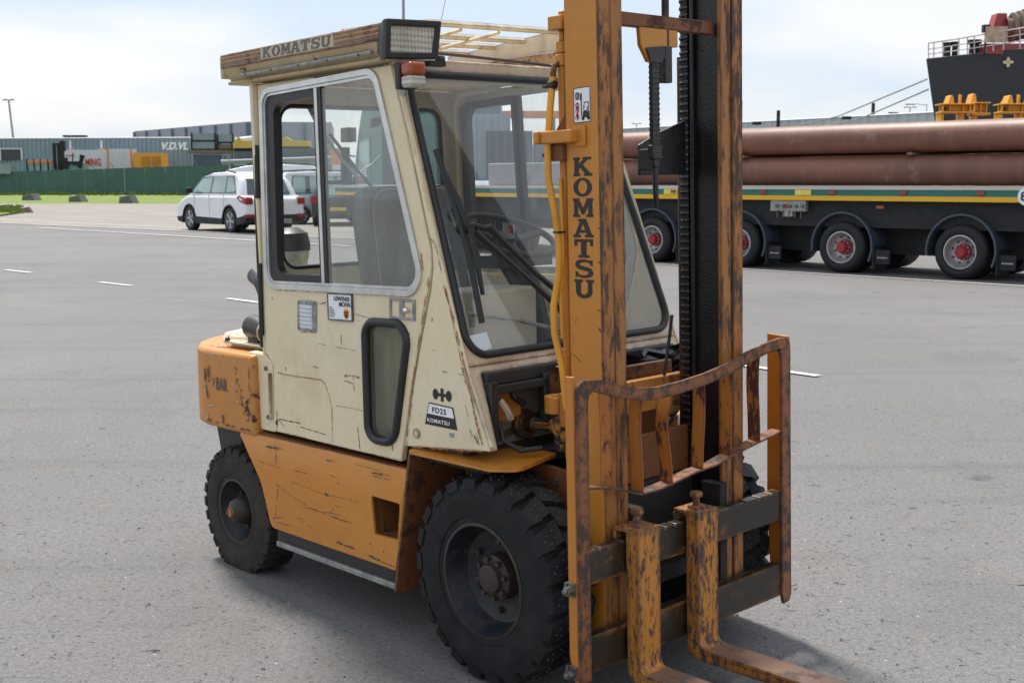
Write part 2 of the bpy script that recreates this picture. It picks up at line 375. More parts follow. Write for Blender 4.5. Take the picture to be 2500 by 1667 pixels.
# ============================================================ GROUND
def sheet(name, pts, z, mat, kind='structure'):
    me = bpy.data.meshes.new(name); me.from_pydata([(p[0], p[1], z) for p in pts], [], [tuple(range(len(pts)))]); me.update()
    if me.polygons[0].normal.z < 0: me.flip_normals()
    me.materials.append(mat); o = bpy.data.objects.new(name, me); col.objects.link(o); o['kind'] = kind; return o
def asphalt_mat():
    s = S('asphalt', .85, 0, .25)
    big = s.noise(.22, 4, .55); mid = s.noise(1.6, 5, .6); fine = s.noise(130, 3, .7); grit = s.voro(210)
    c = s.mix(s.ramp(big, .35, .65), (.196, .191, .191), (.250, .243, .238))
    c = s.mix(s.ramp(mid, .42, .72, 0, .45), c, (.235, .226, .214))
    c = s.mix(s.ramp(s.noise(2.5, 4, .6), .58, .74, 0, .45), c, (.24, .20, .16)); c = s.mix(s.ramp(s.noise(.7, 6, .65, None, .6), .54, .68, 0, .45), c, (.145, .142, .144))
    c = s.mix(s.ramp(fine, .46, .36, 0, .6), c, (.095, .093, .098))
    c = s.mix(s.ramp(fine, .58, .70, 0, .55), c, (.38, .37, .36))
    c = s.mix(s.ramp(s.noise(48, 4, .7), .40, .60, .45, 0), c, (.10, .098, .102))
    v = s.N.new('ShaderNodeTexVoronoi'); v.inputs['Scale'].default_value = 16; s.L(s.co, v.inputs['Vector'])
    rnd = s.sep(v.outputs['Color'])[0]
    chip = s.math('MULTIPLY', s.math('LESS_THAN', v.outputs['Distance'], .085), s.math('GREATER_THAN', rnd, .80))
    c = s.mix(s.math('MULTIPLY', chip, .8), c, (.50, .49, .46))
    dk = s.math('MULTIPLY', s.math('LESS_THAN', v.outputs['Distance'], .10), s.math('LESS_THAN', rnd, .10)); c = s.mix(s.math('MULTIPLY', dk, .8), c, (.035, .035, .036))
    # dark fine cracks and open pores
    cr = s.noise(26, 8, .75, None, 1.2); c = s.mix(s.ramp(cr, .33, .41, .85, 0), c, (.045, .045, .048))
    sp = s.math('MULTIPLY', s.ramp(s.voro(.9, 'F1', s.map((1, 1, 1), loc=(.3, .2, 0))), .10, .05, 0, 1), s.ramp(s.noise(9, 4, .7), .40, .55)); c = s.mix(s.math('MULTIPLY', sp, .55), c, (.06, .058, .056))
    # long tyre streaks
    ty = s.noise(1.0, 4, .6, s.map((.10, 2.2, 1), rot=(0, 0, rad(-20)))); c = s.mix(s.ramp(ty, .56, .72, 0, .32), c, (.10, .098, .10))
    s.color(c); s.bump(s.math('ADD', s.math('MULTIPLY', fine, .6), s.math('ADD', s.math('MULTIPLY', grit, .5), s.math('MULTIPLY', s.ramp(cr, .30, .40), .8))), .9, .008); return s.m
def concrete_mat():
    s = S('worn_concrete_paving', .85, 0, .25); n = s.noise(.4, 5, .6)
    c = s.mix(s.ramp(n, .35, .65), (.215, .195, .172), (.27, .25, .225)); c = s.mix(s.ramp(s.noise(1.0, 4, .6, s.map((.08, 1.1, 1), rot=(0, 0, rad(-12)))), .55, .75, 0, .4), c, (.15, .14, .13))
    s.color(c); s.bump(s.noise(40, 4), .3, .01); return s.m
def line_mat():
    s = S('worn_road_paint', .7); n = s.noise(26, 6, .7); s.color(s.mix(s.ramp(n, .46, .62, 0, .8), (.62, .61, .59), (.22, .21, .21))); return s.m
M['asphalt'] = asphalt_mat(); M['concrete'] = concrete_mat(); M['line'] = line_mat()
sheet('asphalt_ground', [(-1500, -600), (1500, -600), (1500, 2500), (-1500, 2500)], 0, M['asphalt'])
g = lambda x, y: gnd(x, y)
sheet('concrete_paving', [g(-700, 505), g(-700, 556), g(0, 545), g(600, 572), g(1000, 592), g(1000, 500), g(500, 478)], .006, M['concrete'])
def grass_mat():
    s = S('grass', .9, 0, .2); n = s.noise(.8, 6, .7); s.color(s.mix(s.ramp(n, .3, .7), (.115, .165, .035), (.195, .25, .06))); s.bump(s.noise(9, 4), .8, .05); return s.m
M['grass'] = grass_mat()
sheet('grass_verge', [g(-900, 471), g(-900, 500), g(0, 497), g(470, 498), g(900, 497), g(900, 474)], .012, M['grass'], 'stuff')
# tufts along the verge
b = MB(); rnd = random.Random(3)
for i in range(420):
    px_ = rnd.uniform(-60, 640); py_ = rnd.uniform(475.6, 477.6); p = gnd(px_, py_); h = rnd.uniform(.08, .22) * (3.0 if py_ < 477.6 else .7)
    for k in range(3):
        a = rnd.uniform(0, 6.28); d = Vector((math.cos(a), math.sin(a), 0)) * .22; b.add([p - d, p + d, p + Vector((rnd.uniform(-.2, .2), rnd.uniform(-.2, .2), h))], [(0, 1, 2)])
o = b.build('grass_tufts', M['grass'], smooth=False); tag(o, kind='stuff')
isl = [g(-300, 508), g(0, 502), g(45, 508), g(66, 519), g(0, 529), g(-300, 540)]
b = MB(); b.hexa([Vector((p.x, p.y, .0)) for p in isl], [Vector((p.x * .998, p.y * .998, .12)) for p in isl]); o = b.build('grass_island', M['grass'], None, .05); tag(o, kind='structure')
b = MB()
for i in range(260):
    p = gnd(rnd.uniform(-60, 58), rnd.uniform(508, 526)); h = rnd.uniform(.1, .3); p.z = .1; a = rnd.uniform(0, 6.28); d = Vector((math.cos(a), math.sin(a), 0)) * .12; b.add([p - d, p + d, p + Vector((0, 0, h))], [(0, 1, 2)])
tag(b.build('grass_tufts', M['grass'], smooth=False), kind='stuff')
def road_line(p0, p1, w, z=.012, name='road_marking', ext=0):
    a, b_ = gnd(*p0), gnd(*p1); d = (b_ - a).normalized(); n_ = Vector((-d.y, d.x, 0)) * w / 2; a = a - d * ext
    sheet(name, [a - n_, b_ - n_, b_ + n_, a + n_], z, M['line'])
road_line((0, 536), (470, 558), .14, ext=30); road_line((0, 545), (900, 585), .16, .0165, ext=30); road_line((95, 557), (1010, 612), .15, .021)
road_line((14, 660), (75, 667), .12); road_line((242, 690), (322, 699), .11); road_line((555, 730), (700, 749), .11); road_line((1780, 889), (1997, 920), .10); road_line((1500, 638.5), (2700, 712), .12)
# small litter and stones
b = MB()
M['stone'] = simple('pebble', (.12, .115, .11), .9, 0, .5, 50)
for i in range(160):
    p = gnd(rnd.uniform(-100, 2600), 560 + 1110 * rnd.random() ** .7); r_ = rnd.uniform(.0015, .004); b.box(p.x - r_, p.x + r_ * rnd.uniform(.6, 1.3), p.y - r_, p.y + r_, 0, r_ * 1.1, Matrix.Translation(p) @ Matrix.Rotation(rnd.uniform(0, 3), 4, 'Z') @ Matrix.Translation(-p))
tag(b.build('gravel_grains', M['stone'], smooth=False), kind='stuff')

# ============================================================ BACKGROUND
def corr_mat(name, c, var=.1, rough=.55):
    s = S(name, rough); s.color(s.mix(s.ramp(s.noise(.35, 5, .6), .3, .7), tuple(x * (1 - var) for x in c), tuple(x * (1 + var) for x in c))); return s.m
def wallpanel(b, A, B, z0, z1, pitch=0, depth=.06, thick=.3):
    "a wall from A to B (xy), trapezoid corrugated when pitch is given; solid box behind"
    A, B = Vector((A[0], A[1], 0)), Vector((B[0], B[1], 0)); d = B - A; Ln = d.length; d.normalize(); n_ = Vector((d.y, -d.x, 0))
    if n_.dot(-A) < 0: n_ = -n_
    if not pitch: pts = [0, Ln]; off = [0, 0]
    else:
        k = int(Ln / pitch); pts, off = [], []
        for i in range(k):
            for t, o_ in ((0, 0), (.40, 0), (.5, depth), (.9, depth)): pts.append((i + t) * Ln / k); off.append(o_)
        pts.append(Ln); off.append(0)
    vs, fs = [], []
    for t, o_ in zip(pts, off):
        p = A + d * t + n_ * o_; vs += [Vector((p.x, p.y, z0)), Vector((p.x, p.y, z1))]
    for i in range(len(pts) - 1): fs.append((2 * i, 2 * i + 2, 2 * i + 3, 2 * i + 1))
    b.add(vs, fs)
    q = [A - n_ * .02, B - n_ * .02, B - n_ * thick, A - n_ * thick]
    b.hexa([Vector((p.x, p.y, z0)) for p in q], [Vector((p.x, p.y, z1)) for p in q])
    return n_, d, Ln
M['fence_green'] = corr_mat('green_fence_sheet', (.040, .105, .092), .12)
M['bld_blue'] = corr_mat('blue_grey_cladding', (.21, .29, .35), .08)
M['bld_grey'] = corr_mat('grey_cladding', (.27, .29, .33), .05)
M['bld_dark'] = corr_mat('dark_cladding', (.12, .17, .21), .08)
M['shed'] = corr_mat('light_grey_cladding', (.42, .47, .49), .05)
M['win_dark'] = simple('dark_window', (.03, .04, .05), .2)
M['white_trim'] = simple('white_trim', (.62, .64, .64), .5)
M['c_white'] = painted('white_container', (.62, .62, .68), rust=.66, edgew=0, dirt=.3, scale=.4, streak=False)
M['c_orange'] = corr_mat('orange_generator', (.72, .30, .03), .12)
M['c_dark'] = corr_mat('dark_container', (.10, .115, .14), .15)
M['c_grey'] = corr_mat('blue_grey_container', (.23, .28, .31), .12)
M['m_dark'] = simple('dark_machine', (.010, .011, .014), .7)
M['m_orange'] = corr_mat('faded_orange', (.62, .23, .10), .15)
M['m_teal'] = corr_mat('faded_teal', (.22, .38, .34), .2)
M['m_yellow'] = corr_mat('yellow_steel', (.62, .42, .08), .15)
M['m_brown'] = corr_mat('brown_timber', (.16, .12, .085), .3)
M['red_let'] = simple('red_lettering', (.62, .06, .04), .6)
def W(px, py, Y): return at(px, py, Y)

# green boundary fence: panels and posts
fa, fb_ = gnd(-500, 473.2), gnd(1000, 479.5)
fa, fc = gnd(-420, 473.0), gnd(870, 478.5)
fe = empty('green_fence', (fa.x, fa.y, 0)); tag(fe, 'long dark green sheet fence behind the grass verge', 'fence')
dv_ = (fc - fa); Lf_ = dv_.length; dv_.normalize(); nv = Vector((dv_.y, -dv_.x, 0)); nv = nv if nv.dot(-fa) > 0 else -nv
npan = 54
for i in range(npan):
    a = fa + dv_ * (Lf_ * i / npan); c_ = fa + dv_ * (Lf_ * (i + 1) / npan - .12)
    b = MB(); z1 = 3.15 + .95 * max(0, min(1, (i - 15) / 24)); q = [a, c_, c_ - nv * .05, a - nv * .05]; b.hexa([Vector((p.x, p.y, 0.02)) - fe.location * 1 for p in q], [Vector((p.x, p.y, z1)) - fe.location for p in q])
    b.build('panel', M['fence_green'], fe, smooth=False)
    if i % 2 == 0:
        b = MB(); p = a - dv_ * .06 - fe.location; b.tube([(p.x, p.y, 0), (p.x, p.y, z1 + .05), (p.x - .35, p.y - .25, z1 + .75)], .07, 5); b.build('post', M['bld_dark'], fe)

# concrete blocks on the verge
M['block'] = simple('dark_concrete_block', (.13, .125, .12), .9, 0, .3, 2)
def prismoid(name, x0, x1, y0, y1, Y, dep, mat, taper=.25):
    p = [W(x0, y1, Y), W(x1, y1, Y)]; zt = W(x0, y0, Y).z
    b = MB(); w = p[1].x - p[0].x
    b.hexa([Vector((0, 0, 0)), Vector((w, .3, 0)), Vector((w, dep, 0)), Vector((0, dep, 0))], [Vector((w * .02, .1, zt * .8)), Vector((w * .75, .35, zt)), Vector((w * .75, dep - .2, zt)), Vector((w * .1, dep - .2, zt * .9))])
    o = b.build(name, mat, None, .04); o.location = (p[0].x, Y, 0); return o
for (x0, x1, y0, y1, lab) in ((53, 82, 474, 490, 'dark concrete block on the grass verge, leftmost of the three'), (167, 196, 477, 494, 'dark concrete block on the grass verge, middle one of the three'), (290, 321, 477, 497, 'dark concrete block on the grass verge nearest the white car')):
    Y = gnd(x0, y1).y; tag(prismoid('concrete_block', x0, x1, y0, y1, Y, 2.2, M['block']), lab, 'block', 'concrete blocks on the verge')
for (x0, x1, y0, y1, lab) in ((-12, 17, 499, 513, 'brown tilted kerb block at the left edge on the grass island'), (24, 38, 502, 510, 'small brown kerb block behind the others on the grass island'), (44, 70, 505, 520, 'brown kerb block at the tip of the grass island')):
    Y = gnd(x0, y1).y; tag(prismoid('kerb_block', x0, x1, y0, y1, Y, .8, M['m_brown']), lab, 'block', 'kerb blocks on the grass island')

# blue-grey workshop
YB = 205.0
pA, pB = W(-300, 338, YB), W(466, 341.5, YB - 6)
bl = empty('workshop_building', (pA.x, pA.y, 0)); tag(bl, 'low blue-grey corrugated workshop with white lettering behind the green fence', 'building')
def part_world(mb, name, mat, root, **k):
    L_ = Vector(root.location); mb.v = [p - L_ for p in mb.v]; return mb.build(name, mat, root, smooth=False, **k)
b = MB(); wallpanel(b, (pA.x, pA.y), (pB.x, pB.y), 0, 8.95, .75, .14, 14); part_world(b, 'wall', M['bld_blue'], bl)
b = MB(); b.tube([Vector((pA.x, pA.y - .1, 9.0)), Vector((pB.x, pB.y - .1, 9.0))], .10, 4); part_world(b, 'roof_edge', M['white_trim'], bl)
for (x0, x1, y0, y1) in ((2, 52, 365, 391), (101, 128, 365, 389), (196, 250, 362, 372), (398, 438, 379, 403)):
    a, c_ = W(x0, y0, YB - 3), W(x1, y1, YB - 3)
    b = MB(); b.box(a.x, c_.x, YB - 3.0, YB - 2.0, c_.z, a.z); w_ = part_world(b, 'window', M['win_dark'], bl)
    b = MB(); b.box(a.x - .25, c_.x + .25, YB - 3.1, YB - 2.95, a.z, a.z + .22); b.box(a.x - .25, a.x, YB - 3.1, YB - 2.95, c_.z, a.z); b.box(c_.x, c_.x + .25, YB - 3.1, YB - 2.95, c_.z, a.z); b.v = [p - Vector(bl.location) for p in b.v]; b.build('frame', M['white_trim'], w_, smooth=False)
tp = W(392, 365, YB - 7); text_mesh('V.D.VL', 1.55, Vector((tp.x, tp.y, tp.z)) - Vector(bl.location), (1, 0, 0), (0, 0, 1), M['white_print'], bl, 'lettering', shear=.3, bold=.07, sx=.97, ext=.03)
for i, x0 in enumerate((155, 174, 193)):
    a, c_ = W(x0, 330.5, YB + 3), W(x0 + 13, 341, YB + 3); b = MB(); b.box(a.x, c_.x, YB + 3, YB + 4.2, 8.9, a.z - .25); o = b.build('roof_fan', M['c_grey'], None, smooth=False); b = MB(); b.box(a.x - .12, c_.x + .12, YB + 2.8, YB + 4.4, a.z - .25, a.z); b.build('cap', M['m_dark'], o)
    tag(o, ['roof ventilator with a dark cap on the blue workshop, leftmost of three', 'roof ventilator with a dark cap on the blue workshop, middle of three', 'roof ventilator with a dark cap on the blue workshop, rightmost of three'][i], 'ventilator', 'ventilators on the workshop roof')

# big grey hall behind
def zt_(py, Y): return W(0, py, Y).z
cA, cB, cC = W(328, 321, 272), W(603, 297.5, 230), W(809, 299, 232)
zt = zt_(297.5, 230)
gh = empty('grey_hall', (cA.x, cA.y, 0)); tag(gh, 'tall grey warehouse with vertical panel joints and a darker corner', 'building')
b = MB(); wallpanel(b, (cA.x, cA.y), (cB.x, cB.y), 0, zt, 0, 0, 3); wallpanel(b, (cB.x, cB.y), (cC.x, cC.y), 0, zt, 0, 0, 30); part_world(b, 'wall', M['bld_grey'], gh)
for i in range(9):
    t = i / 8; p = cA.lerp(cB, t); b = MB(); b.box(p.x - .2, p.x + .2, p.y - .5, p.y - .1, 0, zt - .2); part_world(b, 'pilaster', M['bld_dark'], gh)
for t in (.06, .35, .68): p = cB.lerp(cC, t); b = MB(); b.box(p.x - (.7 if t < .1 else .12), p.x + (.7 if t < .1 else .12), p.y - .5, p.y - .05, 0, zt - .1); part_world(b, 'pilaster', M['bld_dark'], gh)

# container, generator, mast section and bits behind the fence
def crate(name, x0, x1, y0, y1, Y, dep, mat, lab, cat, pitch=.6, rise=0, group=None):
    a, c_ = W(x0, y0, Y), W(x1, y1, Y); o = empty(name, (a.x, Y, 0)); tag(o, lab, cat, group)
    b = MB(); q0, q1 = (0, 0), (c_.x - a.x, rise); d = Vector((q1[0], q1[1], 0)).normalized(); zz0, zz1 = max(0, min(a.z, c_.z)), max(a.z, c_.z)
    q = [Vector((0, 0, zz0)), Vector((q1[0], rise, zz0)), Vector((q1[0], rise + dep, zz0)), Vector((0, dep, zz0))]; b.hexa(q, [Vector((p.x, p.y, zz1)) for p in q]); b.build('body', mat, o, smooth=False)
    if pitch:
        n_ = max(3, min(60, int(Vector((q1[0], rise, 0)).length / pitch))); bb = MB()
        for i in range(n_):
            t = (i + .25) / n_; t2 = (i + .75) / n_; bb.box(q1[0] * t, q1[0] * t2, rise * t - .09, rise * t2 + .02, zz0 + .15, zz1 - .15)
        bb.build('ribs', mat, o, smooth=False)
    return o, zz0, zz1
o, z0, z1 = crate('shipping_container', 154, 266, 366, 420, 192, 3, M['c_white'], 'white container with red lettering behind the green fence', 'container', 0)
X_ = lambda px, Y=192: W(px, 400, Y).x - o.location.x
text_mesh('MING', 1.62, (X_(208), -.12, W(0, 405.5, 192).z), (1, 0, 0), (0, 0, 1), M['red_let'], o, 'lettering', bold=.03, ext=.02, sx=.62)
b = MB()
for k in range(5): b.box(.4 + k * .28, .6 + k * .28, -.1, -.02, z1 - 1.0, z1 - .82)
b.build('small_print', M['red_let'], o)
ex0, ex1 = X_(266), X_(323)
b = MB(); b.box(ex0 + .002, ex1, -.3, 2.6, 0, z1 + .12); b.build('end_doors', M['c_white'], o, smooth=False)
b = MB()
for k in range(9): xx = ex0 + (ex1 - ex0) * (k + .3) / 9; b.box(xx, xx + .14, -.38, -.29, .3, z1 - .2)
b.build('door_ribs', M['c_white'], o)
for xx in (ex0 - .12, ex1 - .15):
    b = MB(); b.box(xx, xx + .28, -.42, -.3, 0, z1 + .15); b.build('corner_post', M['m_orange'], o)
o, z0, z1 = crate('generator_box', 324, 395, 373.5, 420, 190, 4, M['c_orange'], 'orange-yellow generator box with two grilles behind the fence', 'generator', 0)
w_ = W(395, 400, 190).x - W(324, 400, 190).x
M['og'] = simple('orange_grille', (.40, .19, .03), .7)
for a_, c_ in ((.30, .58), (.66, .94)):
    b = MB(); b.box(w_ * a_, w_ * c_, -.08, -.002, z1 - 2.3, z1 - .55); gr_ = b.build('grille', M['og'], o)
    b = MB()
    for k in range(9): b.box(w_ * a_, w_ * c_, -.16, -.08, z1 - 2.25 + k * .19, z1 - 2.17 + k * .19)
    b.build('slats', M['c_orange'], gr_)
# parked forklift masts behind the fence: black mast section and a machine bed
o, z0, z1 = crate('mast_section', 127, 155, 350, 420, 186, .8, M['m_dark'], 'black upright mast section standing behind the green fence', 'machine part', 0)
b = MB(); w_ = W(155, 400, 186).x - W(127, 400, 186).x
b.box(w_ * .36, w_ * .42, -.1, -.01, 1, z1 - .3); b.build('rail_gap', M['c_grey'], o); b = MB(); b.box(w_ * .72, w_ * 1.08, -.25, .5, z1 - 1.2, z1 + .35); b.cyl((w_ * .9, -.3, z1 - .6), (w_ * .9, -.2, z1 - .6), .3, n=10); b.build('pulley_head', M['m_dark'], o)
o, z0, z1 = crate('machine_bed', 64, 126, 402, 420, 185, 2, M['m_teal'], 'faded teal machine bed with an orange beam behind the fence', 'machine', 0)
b = MB(); w_ = W(126, 400, 185).x - W(64, 400, 185).x; b.box(0, w_, -.1, .5, z1 + .1, z1 + .5); b.box(w_ * .2, w_, -.15, -.1, z1 + .25, z1 + .65); b.build('beam', M['m_orange'], o, .05)
b = MB()
for t in (.02, .3, .55, .85): b.box(w_ * t, w_ * t + .15, -.2, 0, z1 - 2, z1 + .8)
b.build('stanchion', M['m_dark'], o)
o, z0, z1 = crate('lathe_machine', 152, 206, 400, 420, 186, 2, M['m_teal'], 'dark green machine tool with a raised arm in front of the white container', 'machine', 0)
b = MB(); w_ = W(206, 400, 186).x; w_ -= o.location.x; b.box(0, w_ * .9, -.4, .1, z1 - .2, z1 + .35); b.box(w_ * .05, w_ * .30, -.45, -.3, z1 - .8, z1 + .9); b.tube([(w_ * .80, -.4, z1 - .6), (w_ * .92, -.4, z1 + .6), (w_ * .97, -.4, z1 + 1.3)], [.35, .3, .42], 6); b.tube([(w_ * .5, -.3, z1), (w_ * .53, -.3, z1 + 1.6)], .09, 5); b.build('arm', M['m_dark'], o)
o, z0, z1 = crate('skip_bucket', -30, 26, 401, 425, 184, 2.5, M['c_grey'], 'grey loader bucket at the left edge behind the fence', 'bucket', 0)
for i, px_ in enumerate((172, 248)):
    a = W(px_, 362, 195); b = MB(); b.tube([(0, 0, 0), (0, 0, a.z + 1.2)], .14, 6); o = b.build('lamp_mast', M['white_trim']); o.location = (a.x, 195, 0); b = MB(); b.box(-.45, .45, -.3, .3, a.z - 1.6, a.z - .1); b.build('rusty_joint', M['m_orange'], o); tag(o, ['white pole with a rusty joint above the container, left one', 'white pole with a rusty joint above the container, right one'][i], 'pole')
# steel storage rack with boxes
rk = empty('storage_rack', (W(467, 0, 180).x, 180, 0)); tag(rk, 'dark steel storage deck on posts carrying grey boxes beside the workshop', 'rack')
rx = lambda px: W(px, 400, 180).x - rk.location.x
rz = lambda py: W(0, py, 180).z
b = MB(); b.box(rx(464), rx(628), -1, 3, rz(375), rz(367)); b.build('deck', M['m_brown'], rk)
b = MB(); b.box(rx(474), rx(545), -.5, 3, 0, rz(378)); b.build('ribbed_container', M['bld_dark'], rk)
b = MB()
for k in range(10): b.box(rx(475 + k * 7), rx(478 + k * 7), -.6, -.5, 0, rz(379))
b.build('ribs', M['c_dark'], rk)
for px_ in (466, 546, 560): b = MB(); b.box(rx(px_), rx(px_ + 3), -.9, -.5, 0, rz(375)); b.build('post', M['c_grey'], rk)
bx = [(467, 528, 326, 345, 'pale grey steel box on top of the storage rack, upper left'), (467, 528, 348, 366, 'pale grey steel box on the storage rack deck, lower left'), (530, 571, 329, 349, 'open grey steel stillage at the upper right of the rack'), (530, 569, 353, 366, 'brownish wooden stillage on the rack deck, lower right')]
for k, (x0, x1, y0, y1, lab) in enumerate(bx):
    o, z0, z1 = crate('steel_box', x0, x1, y0, y1, 179.5, 3.2, M['c_grey'] if k < 3 else M['m_brown'], lab, 'box', 0, group='boxes on the storage rack')
    w_ = W(x1, 400, 179.5).x - o.location.x; b = MB(); b.box(-.05, w_ + .05, -.12, -.005, z0 - .12, z0 + .15); b.box(-.05, .15, -.12, -.005, z0, z1 + .1); b.box(w_ - .15, w_ + .05, -.12, -.005, z0, z1 + .1); b.build('frame', M['m_dark'], o)
def ybeam(x0, x1, y0, y1, Y, lab):
    a, c_ = W(x0, y0, Y), W(x1, y1, Y); w = c_.x - a.x; h = a.z - c_.z
    b = MB(); b.prism([(0, 0), (w, 0), (w, h * .55), (w * .72, h * .6), (w * .45, h * .65), (w * .25, h), (w * .18, h * .95), (w * .08, h * .6), (0, h * .5)], 'y', 0, 1.2); o = b.build('steel_beam', M['m_yellow'], None, smooth=False); o.location = (a.x, Y, c_.z)
    b = MB(); b.box(.1, w - .1, .2, 1.0, -.5, 0); b.build('cradle', M['m_dark'], o); tag(o, lab, 'beam', 'yellow beams on the rack')
ybeam(568, 626, 335, 362, 178, 'yellow steel lifting beam on the rack just left of the cab')
ybeam(675, 757, 334, 358, 176, 'yellow steel lifting beam seen through the open side window')
b = MB(); b.tube([(0, 0, 0), (4.2, 0, .35), (7.5, 0, .1)], [.5, .6, .3], 8); o = b.build('wrapped_load', M['white_trim']); q = W(576, 345, 179); o.location = q; tag(o, 'white wrapped bundle lying on the yellow beam', 'bundle')
o, z0, z1 = crate('ribbed_container', 571, 628, 370, 391, 172, 3, M['c_dark'], 'dark ribbed container between the rack and the cab', 'container', .9)
o, z0, z1 = crate('ribbed_container', 660, 800, 362, 388, 170, 3, M['c_dark'], 'dark ribbed container row seen through the side window', 'container', .9)
b = MB(); a, c_ = W(540, 396, 150), W(830, 386, 150); b.tube([a, c_], .26, 8); o = b.build('barrier_pipe', M['c_grey']); tag(o, 'long grey pipe barrier above the green fence behind the van', 'pipe'); 
for px_ in (560, 640, 720, 800):
    p = W(px_, 390, 150); b = MB(); b.box(p.x - .1, p.x + .1, 149.9, 150.1, 0, p.z); b.build('post', M['c_grey'], o)

# street lamps
def lamp(px, ptop, pbase, Y, lab, heads=2, thick=.11, lean=0, arm=.9, name='street_lamp', group=None):
    t = W(px, ptop, Y); z = t.z; o = empty(name, (t.x - lean, Y, 0)); tag(o, lab, 'street lamp', group)
    b = MB(); b.tube([(0, 0, 0), (lean * .5, 0, z * .5), (lean, 0, z)], [thick, thick * .8, thick * .6], 8); b.build('pole', M['grey_metal'], o)
    for k in range(heads):
        sx = -1 if k == 0 else 1
        b = MB(); b.tube([(lean, 0, z - .15), (lean + sx * arm * .6, 0, z + .05), (lean + sx * arm, 0, z - .02)], thick * .5, 6); b.box(min(lean + sx * arm * .7, lean + sx * arm * 1.25), max(lean + sx * arm * .7, lean + sx * arm * 1.25), -.2, .2, z - .12, z + .06); b.build('lamp_head', M['grey_metal'], o)
lamp(21, 244, 338, 215, 'tall street lamp with two heads leaning slightly over the blue workshop at the left', 2, .26, -1.1, .8)
lamp(984, -60, 50, 62, 'plain tall lamp pole rising behind the cab roof', 0, .11)
lamp(1554, 302, 330, 260, 'small far street lamp seen between the two mast rails', 2, .16, 0, .8)
lamp(1812, 247, 300, 200, 'slim lamp post with a curved arm just right of the mast', 1, .13, 0, 2.6)
lamp(2222, 262, 280, 230, 'far floodlight pole with twin heads above the shed roof left of the ship', 2, .16, 0, .9)
lamp(2263, 255, 280, 215, 'thin lamp post with a long curved arm beside the ship hull', 1, .11, 0, 3.0)
b = MB(); b.tube([(0, 0, 0), (.12, 0, .55)], .0016, 5); o = b.build('whip_antenna', M['grey_metal']); o.location = W(1075, 60, 5.6); o.scale = (1, 1, 1)
o.parent = None; tag(o, 'thin whip aerial rising from the cab roof', 'aerial')
# ============================================================ FORKLIFT
yaw, ta, tb = rad(-47.4), rad(1.2), rad(0.9)
VX = Vector((math.cos(yaw), math.sin(yaw), 0)); VY = Vector((-math.sin(yaw), math.cos(yaw), 0)); VZ = Vector((0, 0, 1))
vx2 = VX * math.cos(ta) + VZ * math.sin(ta); vz2 = VZ * math.cos(ta) - VX * math.sin(ta)
vy2 = VY * math.cos(tb) + vz2 * math.sin(tb); vz3 = vz2 * math.cos(tb) - VY * math.sin(tb)
O = Vector((0.3294, 4.2453, 0.0078))
fl = empty('forklift'); fl.matrix_world = Matrix(((vx2.x, vy2.x, vz3.x, O.x), (vx2.y, vy2.y, vz3.y, O.y), (vx2.z, vy2.z, vz3.z, O.z), (0, 0, 0, 1)))
tag(fl, 'old yellow and cream forklift with enclosed cab, rusty mast and two lowered forks', 'forklift')
def YS(z): return .545 - .0257 * (z - .7)           # half width of the cab side at height z
def XF(z): return .036 - (z - .79) * .477 if z < 1.05 else -.088 - (z - 1.05) * .3677   # slope of the cab front

# ---- chassis
b = MB(); b.box(-1.42, .17, -.30, .30, .24, .64); b.box(-2.0, -1.42, -.28, .28, .36, .66)
b.build('chassis', M['dark_in'], fl)
b = MB(); b.prism([(-1.86, .66), (-1.62, .66), (-1.66, .50), (-1.80, .42)], 'y', -.50, -.42); b.prism([(-1.86, .66), (-1.62, .66), (-1.66, .50), (-1.80, .42)], 'y', .42, .50)
b.box(-1.95, -1.45, -.42, .42, .50, .655); b.build('rear_frame_bracket', M['black_metal'], fl, .004)
b = MB(); b.cyl((-1.64, -.46, .28), (-1.64, .46, .28), .045); b.box(-1.72, -1.56, -.34, .34, .22, .34); b.build('rear_axle', M['black_metal'], fl, .01)
b = MB(); b.cyl((0, -.46, .35), (0, .46, .35), .07); b.box(-.12, .12, -.18, .18, .22, .48); b.build('front_axle', M['black_metal'], fl, .01)
# front chassis plates behind the mast, seen between the rails
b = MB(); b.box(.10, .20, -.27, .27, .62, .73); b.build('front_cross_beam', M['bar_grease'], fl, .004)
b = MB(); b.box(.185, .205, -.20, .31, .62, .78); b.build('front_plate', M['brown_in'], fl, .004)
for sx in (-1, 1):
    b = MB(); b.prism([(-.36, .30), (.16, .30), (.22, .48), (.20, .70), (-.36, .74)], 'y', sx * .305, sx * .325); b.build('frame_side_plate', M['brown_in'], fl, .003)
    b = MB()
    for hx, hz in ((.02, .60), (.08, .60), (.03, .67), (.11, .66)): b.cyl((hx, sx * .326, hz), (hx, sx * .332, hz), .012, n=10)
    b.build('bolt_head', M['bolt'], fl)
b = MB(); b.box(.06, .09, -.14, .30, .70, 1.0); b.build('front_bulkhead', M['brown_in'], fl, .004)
b = MB(); b.box(.10, .14, -.30, .32, .84, .955); b.build('front_cowl_plate', M['rusty_yellow'], fl, .004)
# ---- crumpled black sheet in the lower front opening
b = MB(); n = 9
vs = []
for i in range(n):
    for j in range(n):
        y = .04 + .44 * i / (n - 1); z = .93 + .10 * j / (n - 1)
        vs.append((.02 + .05 * math.sin(i * 2.3 + j * 1.1) * .5 + .02 * math.cos(j * 2.9 + i), y, z + .01 * math.sin(i * 2.0)))
b.add(vs, [(i * n + j, i * n + j + 1, (i + 1) * n + j + 1, (i + 1) * n + j) for i in range(n - 1) for j in range(n - 1)])
b.build('black_sheet', M['seal'], fl)
